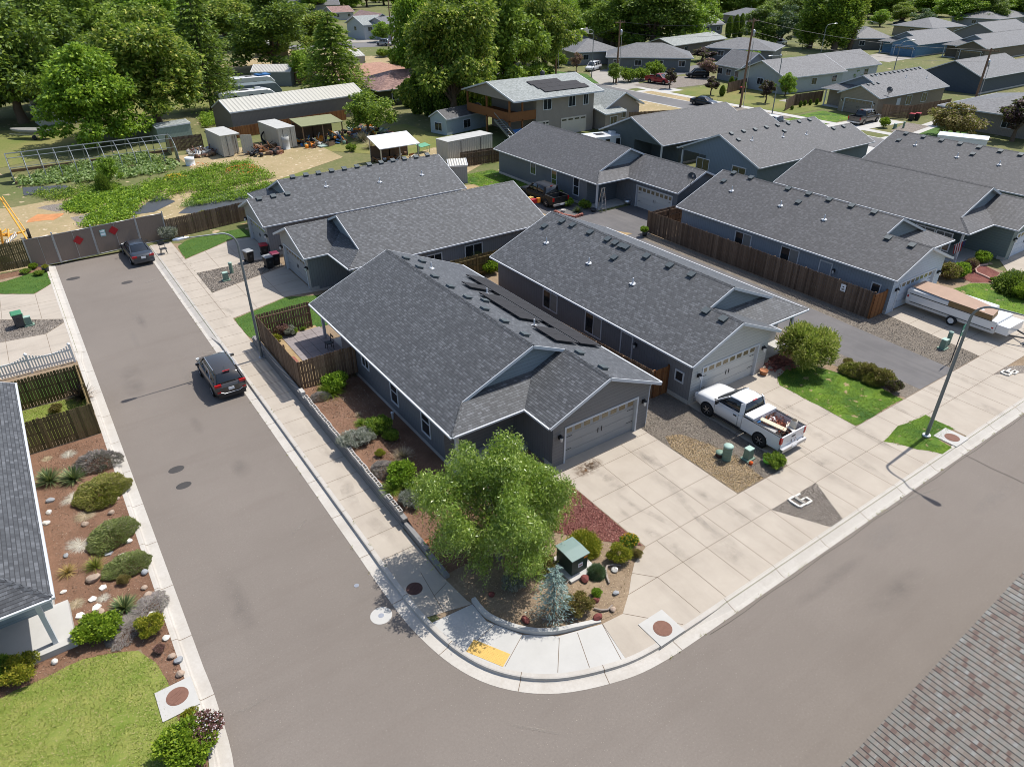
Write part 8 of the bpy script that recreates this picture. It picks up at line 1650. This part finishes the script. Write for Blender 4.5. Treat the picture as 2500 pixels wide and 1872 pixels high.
# ------------------------------------------------------------ poles and wires
def pole(px,py,ty,label,arm=True,tr=True,d=(1,0)):
    p=G(px,py); h=HT(px,py,ty); root=empty('utility_pole',(p.x,p.y,0),0,label,'utility pole','wooden utility poles'); m=MB(); m.tube([(p.x,p.y,0),(p.x,p.y,h*.5),(p.x,p.y,h)],[.2,.17,.13],10); m.obj('pole',plain('pole_wood',(.17,.10,.06),.9,var=.2),root) if 'polew' not in X else m.obj('pole',X['polew'],root)
    if arm:
        m=MB(); m.box((p.x,p.y,h-.4),(2.6 if d[0] else .14,.14 if d[0] else 2.6,.12),.0); 
        for t in (-1.1,-.5,.5,1.1): m.cyl((p.x+t*d[0],p.y+t*d[1]),.06,h-.34,h-.12,6)
        m.obj('crossarm',X['wood'],root)
    if tr: m=MB(); m.lathe((p.x+.4,p.y,h-2.6),[(0,0),(.27,.02),(.27,.9),(.1,1.0),(0,1.0)],12); m.obj('transformer',X['metal'],root)
    m=MB(); m.tube([(p.x+.35,p.y-.3,0),(p.x+.35,p.y-.3,h*.75)],.05,6); m.obj('conduit',X['metal'],root)
    return Vector((p.x,p.y,h))
X['polew']=plain('pole_wood',(.17,.10,.06),.9,var=.2)
a=pole(1504,203,50,'first wooden pole beside the hedge and concrete drive'); b=pole(1807,262,45,'second wooden pole beside the dry lawn'); c=pole(1357,184,100,'short wooden pole before the green verge',False,False); d=pole(2369,280,118,'wooden pole at the bronze tree with crossed fittings',d=(0,1)); e=pole(957,112,-12,'tall wooden pole at the top left street',False,False)
def wire(a,b,sag,label,n=14):
    m=MB(); m.tube([a.lerp(b,t/n)-Vector((0,0,sag*4*(t/n)*(1-t/n))) for t in range(n+1)],.018,4); m.thing('overhead_wire',X['dmetal'],label,'wire','overhead wires')
wire(a-Vector((0,0,.2)),b-Vector((0,0,.2)),.8,'upper wire from the first to the second wooden pole'); wire(a-Vector((0,0,1.8)),b-Vector((0,0,1.8)),1.0,'lower wire from the first to the second wooden pole'); wire(b-Vector((0,0,.2)),d-Vector((0,0,.2)),1.0,'upper wire from the second pole to the pole by the bronze tree'); wire(b-Vector((0,0,1.8)),d-Vector((0,0,1.8)),1.3,'lower wire from the second pole to the pole by the bronze tree'); wire(a-Vector((0,0,1)),c,.6,'wire from the first wooden pole to the short one'); wire(b-Vector((0,0,.5)),Vector((190,150,9)),1.5,'wire leading away above the distant roofs')
def dish(px,py,P0,n,label,r=.35):
    c=rayplane(px,py,P0,n); m=MB(); m.tube([c,c+Vector((0,0,.5))],.03,6); k=c+Vector((-.1,-.05,.75)); ax=Vector((-.4,-.75,.45)).normalized(); s=ax.cross(Vector((0,0,1))).normalized(); u=s.cross(ax)
    for (ra,da),(rb,db) in zip([(0,0),(r*.5,.03),(r,.1)],[(r*.5,.03),(r,.1),(r,.11)]):
        for i in range(16):
            t0,t1=i*math.pi/8,(i+1)*math.pi/8; f=lambda rr,t,dd:k+s*rr*math.cos(t)+u*rr*math.sin(t)+ax*dd
            m.add([f(ra,t0,da),f(ra,t1,da),f(rb,t1,db),f(rb,t0,db)],[(0,1,2,3)],0,True)
    m.bar(k-u*r,k+ax*.45,.03,.03); m.box(k+ax*.45,(.1,.1,.14),0,1); return m.thing('satellite_dish',[X['dmetal'],X['metal']],label,'satellite dish')
dish(1686,448,(56.5,0,2.8),(SL,0,1),'satellite dish on the right slope of the dusk blue house',.42) if 0 else dish(1686,452,(49.43,0,2.8),(-SL,0,1),'satellite dish on the roof of the dusk blue house',.42)
dish(2168,233,(0,61.3,2.8),(0,-SL,1),'satellite dish on the roof of the taupe brown house',.5)
# clean up prototypes nobody used
for k,o in PR.items():
    if k not in used:
        for q in list(o.children): bpy.data.objects.remove(q)
        bpy.data.objects.remove(o)

# ------------------------------------------------------------ short grass blades, stains and weeds
def inpoly(x,y,poly):
    c=np.zeros(len(x),bool)
    for i in range(len(poly)):
        x1,y1=poly[i];x2,y2=poly[i-1]
        k=((y1>y)!=(y2>y))&(x<(x2-x1)*(y-y1)/((y2-y1) if y2!=y1 else 1e-9)+x1); c^=k
    return c
LF['blade']=leafm('lawn_blade',[(.025,.06,.010),(.065,.13,.016),(.15,.24,.022),(.27,.33,.05)],.25)
LF['bladeY']=leafm('lawn_blade_yellow',[(.08,.12,.015),(.18,.22,.03),(.31,.32,.08),(.44,.40,.18)],.25)
for i,(poly,mt,z) in enumerate(LAWNS):
    if i in (2,3,4,5,8): dens_=120
    else: dens_=330
    rng=np.random.default_rng(100+i); xs=[p[0] for p in poly];ys=[p[1] for p in poly]; A=(max(xs)-min(xs))*(max(ys)-min(ys)); n=int(A*dens_)
    if max(xs)<0 and min(xs)<-11: xs=[max(x,-7) for x in xs]; n=int((max(xs)-min(xs))*(max(ys)-min(ys))*dens_)
    x=rng.uniform(min(xs)-.1,max(xs)+.1,n); y=rng.uniform(min(ys)-.1,max(ys)+.1,n); k=inpoly(x,y,poly); 
    a=rng.uniform(0,6.28,n); k|=inpoly(x+np.cos(a)*.09,y+np.sin(a)*.09,poly); x=x[k];y=y[k]; n=len(x)
    patchy=np.sin(x*2.1+np.sin(y*1.7)*1.5)*np.sin(y*2.3+np.cos(x*1.3))>-.75; x=x[patchy];y=y[patchy]; n=len(x)
    P=np.stack([x,y,np.full(n,z+.018)],1); T=rng.normal(0,.6,(n,3))+np.array([0,0,.9]); V,F=cards(P,T,.075,.022,rng,.2)
    me=mesh_np('grass',V,F,[LF['bladeY' if mt in('lawnY',) else 'blade']]); o=bpy.data.objects.new('grass',me); COL.objects.link(o); tag(o,['short grass of the lawn beside the grey house drive','short grass around the foot of the right street lamp','short grass at the dead end lawn','short grass strip beside the patio yard','short grass at the left dead end plot','short grass above the mossy fence','yellowing grass of the small fenced yard','yellowing grass of the large lawn at the lower left','short grass before the sage house','short grass behind the dusk blue house'][min(i,9)],'grass',kind='stuff')
def stainmat(name,c,dens_=.7,sc=3):
    m,nt,b=_nm(name); b.inputs['Base Color'].default_value=c4(c); b.inputs['Roughness'].default_value=.9
    U=nt.nodes.new('ShaderNodeTexCoord').outputs['Generated']; sx=nt.nodes.new('ShaderNodeSeparateXYZ'); lk(nt,U,sx.inputs[0])
    fx=math1(nt,'MULTIPLY',math1(nt,'SUBTRACT',sx.outputs[0],.5),2); fy=math1(nt,'MULTIPLY',math1(nt,'SUBTRACT',sx.outputs[1],.5),2)
    r=math1(nt,'SUBTRACT',1,math1(nt,'SQRT',math1(nt,'ADD',math1(nt,'MULTIPLY',fx,fx),math1(nt,'MULTIPLY',fy,fy))))
    n=ramp(nt,noise(nt,gpos(nt),sc,5,.6),[(.35,0),(.7,1)]); a=math1(nt,'MULTIPLY',math1(nt,'MULTIPLY',n,math1(nt,'MAXIMUM',r,0)),dens_*1.6)
    cl=nt.nodes.new('ShaderNodeClamp'); lk(nt,a,cl.inputs[0]); lk(nt,cl.outputs[0],b.inputs['Alpha']); return m
SB=stainmat('oil_stain',(.11,.055,.02),.9,5); SG=stainmat('grey_stain',(.20,.175,.145),.2,2.2); ST=stainmat('tyre_mark',(.20,.175,.145),.2,1.6); SW=stainmat('pale_wear',(.27,.245,.22),.22,1.2); SR=stainmat('road_wear',(.12,.107,.10),.22,.8)
def stain(px,py,w,l,rz,mat,z=.014):
    c=G(px,py); m=MB(); m.add([(c.x+math.cos(rz)*a*w/2-math.sin(rz)*b*l/2,c.y+math.sin(rz)*a*w/2+math.cos(rz)*b*l/2,z) for a,b in ((-1,-1),(1,-1),(1,1),(-1,1))],[(0,1,2,3)]); struct('pavement_stain',m,mat)
rn=random.Random(77)
stain(1448,1133,1.1,.7,.2,SB); stain(1430,1145,1.6,1.0,.1,SB); stain(1472,1160,1.0,1.2,0,SG)
for px,py in ((1500,1180),(1570,1115),(1600,1130),(1630,1180),(1540,1230),(1520,1250),(1600,1260),(1660,1215),(1720,1210),(1700,1260),(1750,1300),(1650,1340),(1590,1300),(1800,1250),(1850,1240),(1780,1350),(1900,1130),(1960,1100),(2010,1130),(1960,1210),(2060,1180),(2120,1140),(2150,1080),(2200,1000),(1990,1060),(1940,1000),(2020,1010),(2100,1050),(2300,960),(2360,930),(2420,1000),(2250,870),(2300,850),(700,900),(790,1100),(850,1200),(930,1290),(560,760),(620,850),(450,640),(500,690)): stain(px,py,rn.uniform(.25,.9),rn.uniform(1.2,3.2),rn.uniform(-.25,.25),ST if rn.random()<.7 else SG,.012+rn.random()*.004)
for k in range(9):
    x=rn.uniform(.6,6.6);y=rn.uniform(14,62) if k<16 else rn.uniform(14,30)
    m=MB(); w=rn.uniform(.3,1.4);l=rn.uniform(1,6); m.add([(x-w/2,y-l/2,-.1455+k*.0001),(x+w/2,y-l/2,-.1455+k*.0001),(x+w/2,y+l/2,-.1455+k*.0001),(x-w/2,y+l/2,-.1455+k*.0001)],[(0,1,2,3)]); struct('road_stain',m,SR if k%3 else SW)
for k in range(8):
    x=rn.uniform(6,40);y=rn.uniform(3.5,9.6); m=MB(); w=rn.uniform(1,6);l=rn.uniform(.3,1.3); z=-.1428+k*.0001; m.add([(x-w/2,y-l/2,z),(x+w/2,y-l/2,z),(x+w/2,y+l/2,z),(x-w/2,y+l/2,z)],[(0,1,2,3)]); struct('road_stain',m,SR if k%3 else SW)
# crack across the right street and along the road seam
X['crack']=plain('road_crack',(.07,.06,.05),.95)
def crack(pts,w,z=-.1395):
    m=MB(); P=[Vector(p) for p in pts]
    for a,b in zip(P,P[1:]):
        d=(b-a).normalized()*0; n=Vector((-(b-a).y,(b-a).x)).normalized()*w/2; m.poly([(*(a+n),z),(*(a-n),z),(*(b-n),z),(*(b+n),z)])
    struct('road_crack',m,X['crack'])
g_=[G(x,y,-.15) for x,y in ((2345,1106),(2380,1122),(2420,1143),(2470,1165),(2520,1190))]; crack([(p.x,p.y) for p in g_],.025)
PS=stainmat('pale_scrape',(.28,.25,.215),.5,9)
def scrape(a,b,w):
    a=G(*a,-.15);b=G(*b,-.15); d=b-a; m=MB(); n=Vector((-d.y,d.x,0)).normalized()*w; m.add([tuple(q+Vector((0,0,.0142))) for q in (a-n,b-n,b+n,a+n)],[(0,1,2,3)]); struct('road_scrape',m,PS)
scrape((560,1752),(665,1695),.12); scrape((700,1320),(760,1255),.08); scrape((2120,1250),(2330,1180),.06); scrape((540,860),(480,862),.1); scrape((1200,1760),(1420,1800),.05); scrape((330,700),(420,668),.06)
for y_ in (10.05,): crack([(x,y_+.03*math.sin(x*1.7)) for x in range(16,75)],.02)

g_=[G(x,y,-.15) for x,y in ((1930,1360),(1990,1330),(2060,1290),(2130,1240))]
# crumbly weeds along kerb seams
rng=np.random.default_rng(5)
P=[]
for k in range(60):
    t=rng.uniform(14,48); P.append((t,10.2+rng.normal(0,.015),-.12))
for k in range(30): P.append((6.87+rng.normal(0,.015),rng.uniform(20,60),-.12))
for k in range(40): P.append((rng.choice([9.17,7.53]),rng.uniform(19,60),.02))
P=np.array(P); P=np.repeat(P,7,0)+rng.normal(0,.035,(len(P)*7,3))*np.array([1,1,.3]); V,F=cards(P,rng.normal(0,1,(len(P),3)),.07,.02,rng,.2); me=mesh_np('weeds',V,F,[LF['juni']]); o=bpy.data.objects.new('weeds',me); COL.objects.link(o); tag(o,'tiny weeds growing in the kerb and pavement seams','weeds',kind='stuff')
# loose stones over the gravel strips, bark over the mulch
def chips(name,label,poly,n,size,mats,seed,z=.01):
    rng=np.random.default_rng(seed); xs=[p[0] for p in poly];ys=[p[1] for p in poly]; x=rng.uniform(min(xs),max(xs),n);y=rng.uniform(min(ys),max(ys),n); k=inpoly(x,y,poly); x=x[k];y=y[k]; n=len(x)
    P=np.stack([x,y,z+rng.uniform(0,size*.3,n)],1); T=rng.normal(0,1,(n,3))*np.array([1,1,.3]); V,F=cards(P,T,size,size*.6,rng,.1); me=mesh_np(name,V,F,[mats]); o=bpy.data.objects.new(name,me); COL.objects.link(o); tag(o,label,name.replace('_',' '),kind='stuff')
cg=leafm('stone_chip',[(.07,.06,.05),(.18,.155,.13),(.28,.24,.195),(.42,.37,.31)],0); cr=leafm('bark_chip_red',[(.05,.016,.014),(.16,.055,.045),(.30,.12,.095),(.50,.30,.24)],0); cb=leafm('bark_chip_brown',[(.04,.025,.018),(.12,.075,.05),(.22,.15,.10),(.42,.33,.25)],0); cs=leafm('straw_chip',[(.12,.085,.045),(.26,.19,.105),(.42,.32,.19),(.55,.44,.28)],0)
chips('gravel','dark gravel chips on the triangle at the kerb',[(26.77,13.08),(25.52,10.82),(24.64,10.82),(23.43,13.08)],5000,.045,cg,1)
chips('gravel','gravel chips between the two driveways',[(23.1,14.7),(26.8,14.7),(26.85,21.3),(26.6,23.2),(23.1,23.2)],14000,.05,cg,2); chips('gravel','pale gravel along the private drive',[(43.0,14.7),(45.98,14.7),(46.9,21.7),(45.2,21.9),(43.8,30)],14000,.055,cg,3); chips('gravel','gravel strip between the left street driveways',[(9.15,52.65),(15.4,54.75),(15.4,57.25),(9.15,57.25)],9000,.07,cg,4); chips('gravel','gravel strip beside the green lidded bin',[(-.58,53.98),(-4.2,56.4),(-6,56.45),(-6,53.45),(-1.8,52.2),(-.58,53.5)],5000,.07,cg,5)
chips('bark_mulch','red bark mulch beside the corner driveway',[(17.05,14.78),(17.08,19.95),(16.2,20.8),(14.6,20.8),(13.8,18.5),(15.3,16.5)],12000,.06,cr,6,.016); chips('bark_mulch','brown bark mulch in the left garden bed',[(-.6,37),(-.6,16),(-1.2,14.5),(-1.2,18),(-1.6,21.5),(-6,22.1),(-6,23.1),(-3.6,23.2),(-3.6,37)],16000,.05,cb,7,.01)
chips('dead_grass','dead straw and leaves on the corner garden soil',[(9.5,15.2),(10.25,14.15),(11.3,13.35),(12.95,12.83),(13.85,12.7),(14.75,13.32),(15.4,13.88),(16.02,14.35),(17.0,14.75),(15.6,16.0),(13.6,18),(11,19.5),(9.45,18.8)],5000,.05,cs,8,.014); chips('dead_grass','flattened straw grass between the driveways',[(23.12,14.72),(25.0,14.72),(25.4,16.5),(25.1,18.0),(24.4,19.6),(23.6,19.9),(23.15,19.0)],7000,.06,cs,9,.012)
chips('bark_mulch','brown bark mulch in the long bed beside the corner house',[(9.5,20),(11.5,20),(12.6,34.6),(9.5,34.6)],9000,.06,cb,10,.42)
